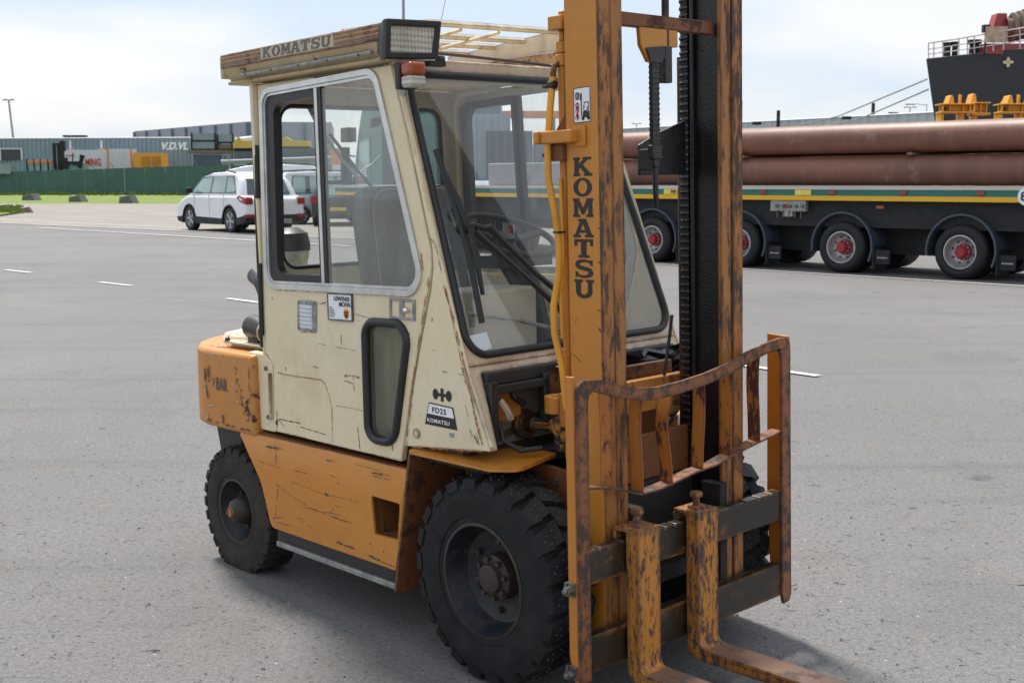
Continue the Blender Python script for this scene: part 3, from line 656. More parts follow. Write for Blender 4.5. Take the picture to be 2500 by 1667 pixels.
# ---- counterweight and hood
half = [(-1.40, .57), (-1.80, .57), (-1.90, .545), (-2.04, .46), (-2.15, .34), (-2.23, .18), (-2.26, 0)]
pl = [(x, -y) for x, y in half] + [(x, y) for x, y in half[::-1][1:]]
def ring(sc, z): return [Vector((-1.40 + (x + 1.40) * sc, y * (1 if sc >= 1 else 1 - (1 - sc) * .6), z)) for x, y in pl]
b = MB(); b.hexa(ring(1.03, .645), ring(1.0, .985))
cw = b.build('counterweight', M['yellow_cw'], fl, .018, 3)
text_mesh('7', .050, (-1.737, -.572, .826), (1, 0, .0), (0, 0, 1), M['grey_print'], cw, 'lettering', sx=.8)
text_mesh('BAR', .078, (-1.705, -.5735, .814), (1, 0, .0), (0, 0, 1), M['grey_print'], cw, 'lettering', sx=.62, bold=.0004, spacing=1.12)
b = MB(); hood = [(-1.36, -.44), (-1.80, -.46), (-2.02, -.36), (-2.14, -.2), (-2.18, 0), (-2.14, .2), (-2.02, .36), (-1.80, .46), (-1.36, .44)]
b.hexa([Vector((x, y, .98)) for x, y in hood], [Vector((x + .02, y * .97, 1.012 + (x + 2.18) * .045)) for x, y in hood])
b.build('engine_hood', M['cream_old'], fl, .008)
b = MB(); b.plate(rounded([(-1.78, -.50), (-1.42, -.50), (-1.40, -.38), (-1.74, -.36)], .03), [], lambda u, v: (u, v, 1.006), lambda u, v: (u, v, 1.013 ))
b.build('filler_lid', M['cream_old'], fl)
b = MB(); b.ball((-1.73, -.49, 1.018), .012, 8); b.build('knob', M['black_plastic'], fl)
# black exhaust clamp elbow on the hood and the grey one at the hinge
b = MB(); b.tube([(-1.63, -.42, 1.075), (-1.55, -.43, 1.07), (-1.46, -.44, 1.055), (-1.37, -.45, 1.045)], [.052, .05, .04, .022], 14); b.box(-1.62, -1.54, -.455, -.405, 1.008, 1.04)
cl = b.build('air_hose_elbow', M['black_plastic'], fl)
b = MB(); b.lathe([(.046, -.006), (.05, -.006), (.05, .006), (.046, .006)], (-1.49, -.436, 1.062), 'x', 18); b.build('hose_clamp', M['cream_roof'], cl)
b = MB(); b.tube([(-1.52, -.46, 1.30), (-1.45, -.48, 1.285), (-1.40, -.50, 1.27), (-1.375, -.50, 1.22)], [.036, .034, .033, .03], 14); b.build('breather_pipe', M['black_plastic'], fl)
# muffler / pre-cleaner bowl behind the rear window
b = MB(); b.lathe([(.001, .10), (.035, .10), (.075, .075), (.085, .03), (.085, .0)], (-1.62, -.22, 1.39), 'z', 20); mf = b.build('pre_cleaner', M['black_metal'], fl)
b = MB(); b.lathe([(.080, 0), (.078, -.02), (.062, -.09), (.03, -.11), (.03, -.40)], (-1.62, -.22, 1.39), 'z', 20); b.build('bowl', M['grey_metal'], mf)

# ---- yellow side panels with the step pocket
for sx in (-1, 1):
    out_p = rounded([(-1.544, .655), (-.388, .665), (-.470, .285), (-1.308, .285), (-1.375, .47)], [.01, .004, .004, .035, .2], 4)
    hole = rounded([(-.600, .538), (-.432, .538), (-.452, .404), (-.589, .398)], .006, 2)
    b = MB(); b.plate(out_p, [hole], lambda u, v: (u, sx * (.572 - max(0, v - .63) * .5), v), lambda u, v: (u, sx * .545, v))
    sp = b.build('side_panel', M['yellow'], fl, .009, 3)
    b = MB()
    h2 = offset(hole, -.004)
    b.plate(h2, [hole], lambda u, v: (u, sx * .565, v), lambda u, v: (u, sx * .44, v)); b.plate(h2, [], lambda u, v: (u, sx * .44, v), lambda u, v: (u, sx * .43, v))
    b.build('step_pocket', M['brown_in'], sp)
    b = MB(); b.box(-1.52, -.39, sx * .50 if sx > 0 else -.556, sx * .556 if sx > 0 else -.50, .640, .664); b.build('top_ledge', M['brown_in'], fl)
    b = MB(); b.box(-1.31, -.475, min(sx * .525, sx * .545), max(sx * .525, sx * .545), .222, .30); b.build('lower_skirt', M['black_metal'], fl, .003)
    b = MB(); b.box(-1.30, -.492, min(sx * .525, sx * .558), max(sx * .525, sx * .558), .204, .226); b.build('step_strip', M['grey_metal'], fl, .003)
    # mudguard round the front wheel
    b = MB(); th = .006
    a = [Vector((-.372, sx * .575, .735)), Vector((-.352, sx * .575, .735)), Vector((-.468, sx * .575, .19)), Vector((-.492, sx * .575, .19))]
    c = [p + Vector((0, -sx * .25, 0)) for p in a]
    b.add([Vector((-.369, sx * .575, .728)), Vector((-.369, sx * .30, .728)), Vector((-.486, sx * .30, .21)), Vector((-.486, sx * .54, .19)), Vector((-.482, sx * .575, .205)),
           Vector((-.357, sx * .575, .728)), Vector((-.357, sx * .30, .728)), Vector((-.474, sx * .30, .21)), Vector((-.474, sx * .54, .19)), Vector((-.470, sx * .575, .205))],
          [(0, 1, 2, 3, 4), (9, 8, 7, 6, 5), (0, 5, 6, 1), (1, 6, 7, 2), (2, 7, 8, 3), (3, 8, 9, 4), (4, 9, 5, 0)])
    b.build('mudguard_rear_plate', M['brown_in'], fl, .002)
    top = rounded([(-.372, sx * .578), (.06, sx * .575), (.135, sx * .515), (.06, sx * .27), (-.372, sx * .27)], [.02, .04, .05, .01, .01], 4)
    b = MB(); b.plate(top, [], lambda u, v: (u, v, .729), lambda u, v: (u, v, .741 ))
    b.build('fender_top', M['yellow'], fl, .003)

# ---- wheels
def wheel(name, cx, cyc, cz, R, W, rimr, lugs, side, flat=None, tm='tyre', hub='front', dish=.07):
    "cyc: centre of the width; side -1 = outer face towards -y"
    w = empty(name); w.parent = fl; fr = side
    hw = W / 2
    t = MB()
    prof = [(rimr * .97, fr * hw * .72), (rimr, fr * hw * .95), (rimr * 1.06, fr * hw * 1.0), (rimr + (R - rimr) * .16, fr * hw * .98), (rimr + (R - rimr) * .17, fr * hw * 1.03), (rimr + (R - rimr) * .52, fr * hw * 1.09), (rimr + (R - rimr) * .55, fr * hw * 1.085), (R * .90, fr * hw * 1.02), (R * .925, fr * hw * .9), (R * .938, fr * hw * .4), (R * .938, -fr * hw * .4), (R * .925, -fr * hw * .9),
            (R * .90, -fr * hw * 1.02), (rimr + (R - rimr) * .5, -fr * hw * 1.08), (rimr * 1.06, -fr * hw), (rimr, -fr * hw * .95)]
    t.lathe(prof, (0, 0, 0), 'y', 72)
    for k in range(lugs):
        for sd in (-1, 1):
            a0 = 2 * math.pi * (k + (.5 if sd > 0 else 0)) / lugs; da = 2 * math.pi / lugs
            def P_(r, a, y): return Vector((r * math.cos(a), y, r * math.sin(a)))
            # outer shoulder block, wide, and inner block shifted round the tyre
            for (ya, yb, sh0, sh1, w0, w1, ra, rb) in ((hw * 1.06, hw * .50, -.02, .08, .60, .74, R * .968, R * .996), (hw * .485, hw * .02, .14, .26, .74, .74, R * .997, R * 1.0)):
                q = []
                for (y, sh, ww, rr) in ((ya, sh0, w0, ra), (yb, sh1, w1, rb)):
                    for e in (-1, 1):
                        q.append((a0 + da * (sh + e * ww / 2), y * sd, rr))
                low = [P_(R * .88 if abs(q[i][1]) > hw * .9 else R * .93, q[i][0] + (-.06 if i in (0, 2) else .06) * da, q[i][1] * (1.03 if abs(q[i][1]) > hw * .9 else 1)) for i in (0, 1, 3, 2)]
                hi = [P_(q[i][2], q[i][0], q[i][1] * (.965 if abs(q[i][1]) > hw * .9 else 1)) for i in (0, 1, 3, 2)]
                t.hexa(low, hi)
    ctr = Vector((cx, cyc, cz)); t.v = [p + ctr for p in t.v]
    if hub == 'front':
        sd_ = MB()
        for k in range(lugs):
            for s2 in (-1, 1):
                a0 = 2 * math.pi * (k + (.5 if s2 > 0 else 0)) / lugs; da = 2 * math.pi / lugs
                for yy, sh in ((.86, .0), (.70, .18), (.60, -.10), (.38, .30), (.18, .12), (.30, .05)):
                    a = a0 + da * sh; n_ = Vector((math.cos(a), 0, math.sin(a))); p = ctr + n_ * R * .992 + Vector((0, yy * hw * s2, 0)); sd_.cyl(p, p + n_ * .0045, .0017, .0010, 5)
        sd_.build('tyre_studs', M['grey_print'], w)['kind'] = 'stuff'
    if flat is not None:
        for p in t.v:
            d = flat - p.z
            if d > -.05:
                k_ = min(1, (d + .05) / .08)
                p.y = cyc + (p.y - cyc) * (1 + .16 * k_)
                if d > 0: p.x = cx + (p.x - cx) * (1 + d * 1.5)
            if p.z < flat: p.z = flat + .0005
    t.build('tyre', M[tm], w, sharp=30)
    o = cyc + fr * hw
    r = MB()
    if hub == 'front':
        r.lathe([(rimr * 1.01, o - fr * .010), (rimr * 1.02, o), (rimr * .97, o + fr * .002), (rimr * .945, o - fr * .012), (rimr * .90, o - fr * .03), (rimr * .86, o - fr * .055), (rimr * .80, o - fr * .075), (rimr * .60, o - fr * .09), (rimr * .45, o - fr * .095), (rimr * .30, o - fr * .095)], (cx, 0, cz), 'y', 56)
    else:
        r.lathe([(rimr * 1.01, o - fr * .010), (rimr * 1.03, o), (rimr * .97, o + fr * .002), (rimr * .93, o - fr * .014), (rimr * .84, o - fr * .03), (rimr * .74, o - fr * .06), (rimr * .66, o - fr * .07), (rimr * .40, o - fr * .07)], (cx, 0, cz), 'y', 48)
    r.build('rim', M['rim'], w)
    h = MB(); bo = MB()
    if hub == 'front':
        h.lathe([(rimr * .42, o - fr * .10), (rimr * .40, o - fr * .055), (rimr * .36, o - fr * .050), (rimr * .27, o - fr * .048), (rimr * .25, o - fr * .030), (rimr * .20, o - fr * .027), (.001, o - fr * .026)], (cx, 0, cz), 'y', 32)
        for k in range(8):
            a = 2 * math.pi * k / 8 + .2; bo.cyl((cx + rimr * .345 * math.cos(a), o - fr * .052, cz + rimr * .345 * math.sin(a)), (cx + rimr * .345 * math.cos(a), o - fr * .036, cz + rimr * .345 * math.sin(a)), .0105, .009, 6)
        for k in range(6):
            a = 2 * math.pi * k / 6 + .5; bo.cyl((cx + rimr * .62 * math.cos(a), o - fr * .092, cz + rimr * .62 * math.sin(a)), (cx + rimr * .62 * math.cos(a), o - fr * .074, cz + rimr * .62 * math.sin(a)), .012, .010, 6)
    else:
        h.lathe([(rimr * .50, o - fr * .075), (rimr * .45, o - fr * .03), (rimr * .36, o + fr * .01), (rimr * .22, o + fr * .025), (.001, o + fr * .027)], (cx, 0, cz), 'y', 24)
        for k in range(5):
            a = 2 * math.pi * k / 5 + .9; bo.cyl((cx + rimr * .58 * math.cos(a), o - fr * .07, cz + rimr * .58 * math.sin(a)), (cx + rimr * .58 * math.cos(a), o - fr * .05, cz + rimr * .58 * math.sin(a)), .010, .008, 6)
    h.build('hub', M['hub'], w); bo.build('wheel_nuts', M['hub'], w)['kind'] = 'stuff'
    return w
M['hub'] = painted('rusty_hub', (.022, .018, .016), rust=.56, edgew=.12, dirt=.2, rough=.5, scale=10, streak=False, rustcol=(.05, .026, .019), halo=.1)
wheel('front_wheel', 0, -.480, .352, .352, .186, .192, 22, -1)
wheel('front_wheel', 0, .480, .338, .352, .186, .192, 22, 1)
wheel('rear_wheel', -1.642, -.468, .286, .284, .150, .137, 26, -1, flat=.036, tm='tyre_old', hub='rear')['label'] = 'rear wheel with a half flat dusty tyre'
wheel('rear_wheel', -1.642, .468, .270, .272, .150, .137, 26, 1, flat=.010, tm='tyre_old', hub='rear')
b = MB(); b.cyl((-1.642, -.530, .286), (-1.642, -.578, .286), .030, .022, 14); b.build('hub_cap', M['orange_rust'], fl)

# ---- cab sides
dx_front = [(-.442, .681), (-.385, .934), (-.337, 1.096), (-.272, 1.30), (-.258, 1.38), (-.262, 1.44), (-.288, 1.515), (-.351, 1.724), (-.463, 2.068)]
win_o = rounded([(-1.318, 2.046), (-.548, 2.062), (-.276, 1.275), (-1.318, 1.262)], [.07, .075, .085, .07], 7)
low_o = rounded([(-.648, 1.176), (-.372, 1.182), (-.470, .738), (-.640, .738)], [.06, .07, .08, .06], 7)
for sx in (-1, 1):
    def f_out(u, v, d=0.0): return (u, sx * (YS(v) + d), v)
    door_poly = [(-1.345, 2.068), (-1.340, 1.00), (-1.283, .955), (-1.293, .681)] + dx_front
    # shrink door a touch for the dark gap
    b = MB(); b.plate(offset(door_poly, .003), [win_o, low_o], lambda u, v: f_out(u, v, .004), lambda u, v: f_out(u, v, -.022))
    dr = b.build('door', M['cream'], fl, .004, 2)
    # dark recess behind the gap
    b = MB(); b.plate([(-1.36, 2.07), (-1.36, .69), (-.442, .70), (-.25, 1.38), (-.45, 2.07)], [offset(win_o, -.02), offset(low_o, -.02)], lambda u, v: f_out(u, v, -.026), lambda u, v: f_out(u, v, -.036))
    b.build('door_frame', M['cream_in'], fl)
    # aluminium window frame: outer band + inner track
    b = MB(); wi = offset(win_o, .020); b.plate(offset(win_o, -.002), [wi], lambda u, v: f_out(u, v, .013), lambda u, v: f_out(u, v, -.002)); wf = b.build('window_frame', M['alu'], dr, .004, 2)
    b = MB(); wj = offset(win_o, .031); b.plate(offset(win_o, .021), [wj], lambda u, v: f_out(u, v, .007), lambda u, v: f_out(u, v, -.012)); b.build('inner_frame', M['alu'], wf, .002)
    b = MB()
    # dark rubber track of the open rear half: rear edge and top
    tr_ = rounded([(-1.285, 2.018), (-.930, 2.026), (-.906, 1.298), (-1.285, 1.292)], [.05, .004, .004, .05], 6)
    b.plate(tr_, [rounded([(-1.235, 1.985), (-.945, 1.992), (-.921, 1.325), (-1.235, 1.320)], [.05, .004, .004, .05], 6)], lambda u, v: f_out(u, v, .0), lambda u, v: f_out(u, v, -.030)); b.build('window_track', M['seal'], dr)
    b = MB()
    b.plate([(-.943, 2.024), (-.925, 2.024), (-.900, 1.297), (-.919, 1.297)], [], lambda u, v: f_out(u, v, .004), lambda u, v: f_out(u, v, -.014)); dv = b.build('window_divider', M['alu'], dr)
    b = MB()
    b.plate([(-.9245, 2.024), (-.905, 2.024), (-.882, 1.297), (-.8995, 1.297)], [], lambda u, v: f_out(u, v, .001), lambda u, v: f_out(u, v, -.02)); b.plate([(-.955, 2.024), (-.944, 2.024), (-.920, 1.297), (-.931, 1.297)], [], lambda u, v: f_out(u, v, .001), lambda u, v: f_out(u, v, -.02))
    b.build('divider_seal', M['seal'], dv)
    g = rounded([(-.910, 2.018), (-.562, 2.030), (-.322, 1.306), (-.888, 1.296)], [.003, .05, .06, .003], 6)
    b = MB(); b.pane(g, lambda u, v: f_out(u, v, -.004)); b.build('window_glass', M['glass_side'], dr, smooth=False)
    # small lower window: fat rubber seal and glass
    pts = [Vector(f_out(u, v, .006)) for u, v in offset(low_o, .006)]
    b = MB(); b.tube(pts, .0165, 10, closed=True); b.build('lower_window_seal', M['seal'], dr)
    b = MB(); b.pane(offset(low_o, .006), lambda u, v: f_out(u, v, -.002)); lw = b.build('lower_window_glass', M['glass_low'], dr, smooth=False)
    # pressed groove line of the lower door
    gv = [(-1.245, .928), (-1.20, .924), (-.935, .928), (-.912, .915), (-.885, .87), (-.868, .82), (-.872, .69)]
    b = MB(); b.tube([f_out(u, v, .0045) for u, v in gv], .0028, 6); b.build('pressed_line', M['cream_old'], dr)
    # front fixed side panel
    ap = [(-.434, .738), (-.040, .772), (.036, .790), (-.088, 1.05), (-.462, 2.068), (-.4605, 2.068)] + [(u + .004, v) for u, v in dx_front[::-1][1:-1]] 
    ap = [(-.424, .742), (.030, .786), (-.090, 1.05), (-.4605, 2.068)] + [(u + .005, v) for u, v in dx_front[::-1][:-1]]
    ap = [(-.428, .742), (.030, .786), (-.092, 1.05), (-.452, 2.068)] + [(u + .006, v) for u, v in dx_front[::-1][1:-1]]
    b = MB(); b.plate(ap, [], lambda u, v: f_out(u, v, .002), lambda u, v: f_out(u, v, -.02)); fp = b.build('front_side_panel', M['cream'], fl, .006, 2)
    b = MB(); b.tube([f_out(XF(z) + .001, z, -.004) for z in (.80, 1.05, 1.3, 1.6, 2.0)], .0055, 8); b.build('corner_seam', M['cream'], fp)
    b = MB(); b.plate([(-1.470, .994), (-1.345, .990), (-1.288, .960), (-1.297, .676), (-1.470, .676)], [], lambda u, v: (u, sx * .541, v), lambda u, v: (u, sx * .50, v)); rp = b.build('rear_side_panel', M['cream'], fl, .004)
    b = MB()
    for z in (.935, .735): b.cyl((-1.335, sx * .541, z), (-1.335, sx * .549, z), .009, n=8)
    b.build('bolt_head', M['bolt'], rp)
    # hinges
    for (z0, z1, x) in ((1.62, 1.83, -1.352), (1.07, 1.36, -1.352), (.73, .92, -1.300)):
        b = MB(); b.cyl((x, sx * (YS(z0) + .010), z0), (x, sx * (YS(z1) + .010), z1), .010 if z0 > 1 else .007, n=8); b.build('hinge', M['black_metal'] if z0 > 1 else M['cream_old'], dr)
    b = MB(); b.box(-1.368, -1.347, min(sx * .50, sx * .537), max(sx * .50, sx * .537), .99, 2.07); b.build('rear_corner_post', M['cream'], fl, .005)
    b = MB(); b.tube([(-1.366, sx * .525, 2.03), (-1.366, sx * .535, 1.35), (-1.366, sx * .538, 1.02)], .008, 8); b.build('post_seal', M['seal'], fl)
    if sx < 0:
        # louvre vent
        b = MB(); vp = [(-1.084, 1.226), (-.952, 1.227), (-.959, 1.108), (-1.088, 1.108)]
        b.plate(rounded(vp, .008, 2), [], lambda u, v: f_out(u, v, .009), lambda u, v: f_out(u, v, .003)); vt = b.build('vent_plate', M['grey_metal'], dr, .001)
        for k in range(6):
            z = 1.204 - k * .0155; b = MB(); y = -(YS(z)); b.hexa([Vector((-1.062, y - .009, z - .006)), Vector((-.982, y - .009, z - .006)), Vector((-.982, y - .011, z - .0075)), Vector((-1.062, y - .011, z - .0075))],
                [Vector((-1.062, y - .009, z + .005)), Vector((-.982, y - .009, z + .005)), Vector((-.985, y - .018, z + .003)), Vector((-1.059, y - .018, z + .003))]); b.build('louvre', M['white_print'], vt)
        b = MB()
        for u, v in ((-1.074, 1.216), (-.963, 1.217), (-.969, 1.118), (-1.078, 1.118), (-1.018, 1.218), (-1.02, 1.117)): b.cyl((u, -(YS(v) + .009), v), (u, -(YS(v) + .012), v), .003, n=6)
        b.build('rivet', M['bolt'], vt)['kind'] = 'stuff'
        # dealer plaque
        b = MB(); b.plate(rounded([(-.873, 1.262), (-.717, 1.265), (-.715, 1.166), (-.870, 1.163)], .006, 3), [], lambda u, v: f_out(u, v, .010), lambda u, v: f_out(u, v, .003)); pq = b.build('dealer_plaque', M['white_print'], dr, .001)
        b = MB(); po = rounded([(-.873, 1.262), (-.717, 1.265), (-.715, 1.166), (-.870, 1.163)], .006, 3); b.plate(offset(po, -.002), [offset(po, .004)], lambda u, v: f_out(u, v, .012), lambda u, v: f_out(u, v, .003)); b.build('plaque_rim', M['bolt'], pq)
        yq = -(YS(1.21) + .0115)
        text_mesh('L\u00d8WENER', .0235, (-.831, yq, 1.2375), (1, 0, 0), (0, .0257, 1), M['black_print'], pq, 'lettering', sx=.92, bold=.0001, shear=.0, ext=.0004)
        text_mesh('MOHN', .0245, (-.797, yq, 1.2165), (1, 0, 0), (0, .0257, 1), M['black_print'], pq, 'lettering', sx=.95, bold=.0001, shear=.0, ext=.0004)
        b = MB()
        for k, w_ in enumerate((.018, .026, .032, .036, .036, .03)): b.box(-.862, -.862 + w_, yq - .0004, yq + .0004, 1.209 - k * .0068, 1.2118 - k * .0068)
        b.build('small_print', M['grey_print'], pq)['kind'] = 'stuff'
        b = MB(); sun_p = []
        for k in range(32): r_ = .0205 if k % 2 else .0165; sun_p.append((-.752 + r_ * math.cos(k * math.pi / 16), 1.191 + r_ * math.sin(k * math.pi / 16)))
        b.plate(sun_p, [], lambda u, v: (u, yq, v), lambda u, v: (u, yq + .001, v)); b.build('sun_emblem', M['orange_print'], pq)
        b = MB(); b.plate([(-.764, 1.200), (-.740, 1.200), (-.746, 1.176), (-.758, 1.176)], [[(-.757, 1.195), (-.747, 1.195), (-.752, 1.184)]], lambda u, v: (u, yq - .0012, v), lambda u, v: (u, yq - .0004, v)); b.build('emblem_mark', M['black_print'], pq)
        # latch plate with two windows and a knob
        lo = [(-.492, 1.263), (-.346, 1.264), (-.347, 1.190), (-.492, 1.190)]
        b = MB(); b.plate(lo, [[(-.482, 1.255), (-.434, 1.255), (-.434, 1.199), (-.482, 1.199)], [(-.410, 1.255), (-.360, 1.255), (-.360, 1.199), (-.410, 1.199)]], lambda u, v: f_out(u, v, .010), lambda u, v: f_out(u, v, .0035)); lt = b.build('door_latch', M['grey_metal'], dr, .0015)
        b = MB(); b.ball((-.384, -(YS(1.225) + .018), 1.225), .012, 12); b.cyl((-.384, -YS(1.225), 1.225), (-.384, -YS(1.225) - .014, 1.225), .007); b.build('knob', M['chrome'], lt)
        b = MB(); b.cyl((-.351, -YS(.798), .798), (-.351, -YS(.798) - .009, .798), .019, .017, 20); b.build('round_cap', M['cream_old'], fp)
        # emblem: bar with two lobes
        yb = -(YS(.94) + .0035)
        b = MB(); b.box(-.2175, -.2035, yb - .0006, yb, .925, .970); b.box(-.2340, -.2178, yb - .0006, yb, .942, .952); b.box(-.2032, -.187, yb - .0006, yb, .942, .952)
        for cx_ in (-.2455, -.1755): b.plate([(cx_ + .0145 * math.cos(k * math.pi / 10), .947 + .0185 * math.sin(k * math.pi / 10)) for k in range(20)], [], lambda u, v: (u, yb - .0006, v), lambda u, v: (u, yb, v))
        b.build('maker_emblem', M['black_print'], fp, smooth=False)
        ys_ = -(YS(.88) + .0035)
        b = MB(); b.plate([(-.281, .915), (-.153, .911), (-.133, .836), (-.306, .837)], [], lambda u, v: (u, ys_ - .0006, v), lambda u, v: (u, ys_ , v)); st = b.build('model_sticker', M['black_print'], fp, smooth=False)
        b = MB(); b.plate([(-.277, .911), (-.157, .907), (-.148, .874), (-.290, .876)], [], lambda u, v: (u, ys_ - .0014, v), lambda u, v: (u, ys_ - .0007, v)); b.build('sticker_panel', M['white_print'], st, smooth=False)
        text_mesh('FD25', .026, (-.264, ys_ - .002, .8835), (1, 0, -.02), (0, 0, 1), M['black_print'], st, 'lettering', sx=1.25, bold=.0006, ext=.0003, spacing=1.12)
        text_mesh('KOMATSU', .0185, (-.293, ys_ - .0012, .8475), (1, 0, 0), (0, 0, 1), M['white_print'], st, 'lettering', sx=1.28, bold=.0003, ext=.0003, spacing=1.14)
        b = MB(); b.box(-.176, -.150, ys_ - .0008, ys_ + .002, .808, .824); b.build('small_plate', M['grey_metal'], fp)

# ---- slab letters
def slab(ch):
    "glyph as convex pieces in a unit box"
    s_, t_ = .26, .13
    if ch == 'K': return [[(.06, 0), (.36, 0), (.36, .1), (.06, .1)], [(.12, .1), (.30, .1), (.30, .9), (.12, .9)], [(.06, .9), (.36, .9), (.36, 1), (.06, 1)],
                         [(.30, .40), (.42, .52), (.42, .56), (.78, .90), (.60, .90), (.30, .60)], [(.55, .9), (.93, .9), (.93, 1), (.55, 1)], [(.42, .565), (.50, .60), (.90, .1), (.68, .1), (.40, .47)], [(.60, 0), (.98, 0), (.98, .1), (.60, .1)]]
    if ch == 'M': return [[(0, 0), (.32, 0), (.32, .1), (0, .1)], [(.07, .1), (.22, .1), (.22, .9), (.07, .9)], [(0, .9), (.30, .9), (.30, 1), (0, 1)], [(.22, .72), (.22, .9), (.30, .9), (.50, .42), (.50, .14), (.46, .14)],
                         [(.78, .72), (.78, .9), (.70, .9), (.50, .42), (.50, .14), (.54, .14)], [(.70, .9), (1, .9), (1, 1), (.70, 1)], [(.78, .1), (.95, .1), (.95, .9), (.78, .9)], [(.68, 0), (1, 0), (1, .1), (.68, .1)]]
    if ch == 'A': return [[(0, 0), (.34, 0), (.34, .1), (0, .1)], [(.08, .1), (.22, .1), (.52, .92), (.52, 1), (.40, 1)], [(.92, .1), (.72, .1), (.48, .80), (.52, 1), (.62, 1)], [(.28, .26), (.70, .26), (.66, .37), (.32, .37)], [(.60, 0), (1, 0), (1, .1), (.60, .1)], [(.26, .90), (.42, .90), (.42, 1), (.26, 1)]]
    if ch == 'T': return [[(.04, .88), (.96, .88), (.96, 1), (.04, 1)], [(.04, .66), (.15, .66), (.15, .88), (.04, .88)], [(.85, .66), (.96, .66), (.96, .88), (.85, .88)], [(.38, .1), (.62, .1), (.62, .88), (.38, .88)], [(.24, 0), (.76, 0), (.76, .1), (.24, .1)]]
    if ch == 'U': 
        q = [[(0, .9), (.40, .9), (.40, 1), (0, 1)], [(.08, .34), (.30, .34), (.30, .9), (.08, .9)], [(.60, .9), (.98, .9), (.98, 1), (.60, 1)], [(.70, .34), (.88, .34), (.88, .9), (.70, .9)]]
        o_ = arc(.48, .36, 1, 180, 360, 12); 
        for i in range(12):
            a, b_ = o_[i], o_[i + 1]
            f = lambda p, rx, ry: (.48 + (p[0] - .48) * rx, .34 + (p[1] - .36) * ry)
            q.append([f(a, .40, .36), f(b_, .40, .36), f(b_, .20, .20), f(a, .20, .20)])
        return q
    if ch == 'O':
        q = []
        for i in range(24):
            a, b_ = 2 * math.pi * i / 24, 2 * math.pi * (i + 1) / 24
            g = lambda t, rx, ry: (.5 + rx * math.cos(t), .5 + ry * math.sin(t))
            q.append([g(a, .47, .52), g(b_, .47, .52), g(b_, .24, .38), g(a, .24, .38)])
        return q
    if ch == 'S':
        path = [(.86, .76), (.80, .88), (.62, .94), (.42, .94), (.22, .88), (.15, .74), (.22, .60), (.42, .53), (.62, .48), (.80, .40), (.86, .26), (.78, .12), (.58, .05), (.36, .05), (.20, .12), (.13, .26)]
        wd = [.05, .06, .07, .09, .11, .12, .12, .11, .11, .12, .12, .11, .08, .07, .06, .05]
        q = []
        L_, R_ = [], []
        for i, p in enumerate(path):
            a = Vector(path[max(0, i - 1)]); b_ = Vector(path[min(len(path) - 1, i + 1)]); t = (b_ - a).normalized(); n_ = Vector((-t.y, t.x))
            L_.append(Vector(p) + n_ * wd[i]); R_.append(Vector(p) - n_ * wd[i])
        for i in range(len(path) - 1): q.append([tuple(L_[i]), tuple(L_[i + 1]), tuple(R_[i + 1]), tuple(R_[i])])
        q += [[(.84, .66), (.93, .66), (.93, .98), (.84, .98)], [(.06, .02), (.15, .02), (.15, .34), (.06, .34)]]
        return q
def slab_word(word, place, mat, parent, th=.0006):
    "place(i, u, v, d) -> local point; one object per letter"
    for i, ch in enumerate(word):
        b = MB()
        for k, poly in enumerate(slab(ch)):
            dd = th + k * .00004
            b.plate(offset(poly, -.022) if ch != 'O' and ch != 'S' else poly, [], lambda u, v: place(i, u, v, dd), lambda u, v: place(i, u, v, 0))
        b.build('letter', mat, parent, smooth=False)

# ---- roof
rf = empty('roof'); rf.parent = fl
b = MB()
# side fascia boards: vertical band with inward lip below
for sx in (-1, 1):
    s0 = [(-1.50, 2.192), (-.385, 2.197), (-.392, 2.140), (-1.506, 2.140)]
    b = MB(); b.plate(s0, [], lambda u, v: (u, sx * .580, v), lambda u, v: (u, sx * .560, v)); fb = b.build('fascia_board', M['fascia'], rf, .004)
    b = MB(); b.hexa([Vector((-1.506, sx * .578, 2.139)), Vector((-.392, sx * .578, 2.139)), Vector((-.392, sx * .50, 2.139)), Vector((-1.506, sx * .50, 2.139))],
                     [Vector((-1.50, sx * .530, 2.080)), Vector((-.45, sx * .530, 2.078)), Vector((-.45, sx * .49, 2.078)), Vector((-1.50, sx * .49, 2.080))]); b.build('roof_lip', M['cream_roof'], rf, .004)
    b = MB(); b.tube([(-1.38, sx * .566, 2.102), (-.50, sx * .566, 2.106)], .0075, 6)
    b.build('gutter_rail', M['grey_metal'], rf)
    b = MB(); 
    for k in range(5): b.cyl((-1.33 + k * .19, sx * .567, 2.104), (-1.33 + k * .19, sx * .577, 2.103), .004, n=6)
    b.build('screw', M['bolt'], rf)
    if sx < 0:
        for z0, z1, m_ in ((2.1475, 2.1500, 'grey_print'), (2.1535, 2.1570, 'grey_print'), (2.1605, 2.1660, 'stripe_orange'), (2.1690, 2.1720, 'grey_print'), (2.1755, 2.1815, 'stripe_orange'), (2.1840, 2.1870, 'grey_print')):
            for xa, xb in ((-1.497, -1.20), (-.70, -.389)):
                b = MB(); b.box(xa, xb, -.5811, -.5803, z0, z1); b.build('stripe', M[m_], fb, smooth=False)
        b = MB(); b.box(-1.195, -.705, -.5808, -.5802, 2.1465, 2.192); np_ = b.build('name_panel', M['panel_cream'], fb, smooth=False)
        slab_word('KOMATSU', lambda i, u, v, d: (-1.180 + i * .0665 + u * .060 + (v - .5) * .006, -.5812 - d, 2.1505 + v * .0370), M['grey_print'], np_)
b = MB(); b.box(-1.52, -1.50, -.575, .575, 2.10, 2.19); b.box(-1.50, -.47, -.555, .555, 2.074, 2.088); b.build('roof_panel', M['cream_roof'], rf, .006)
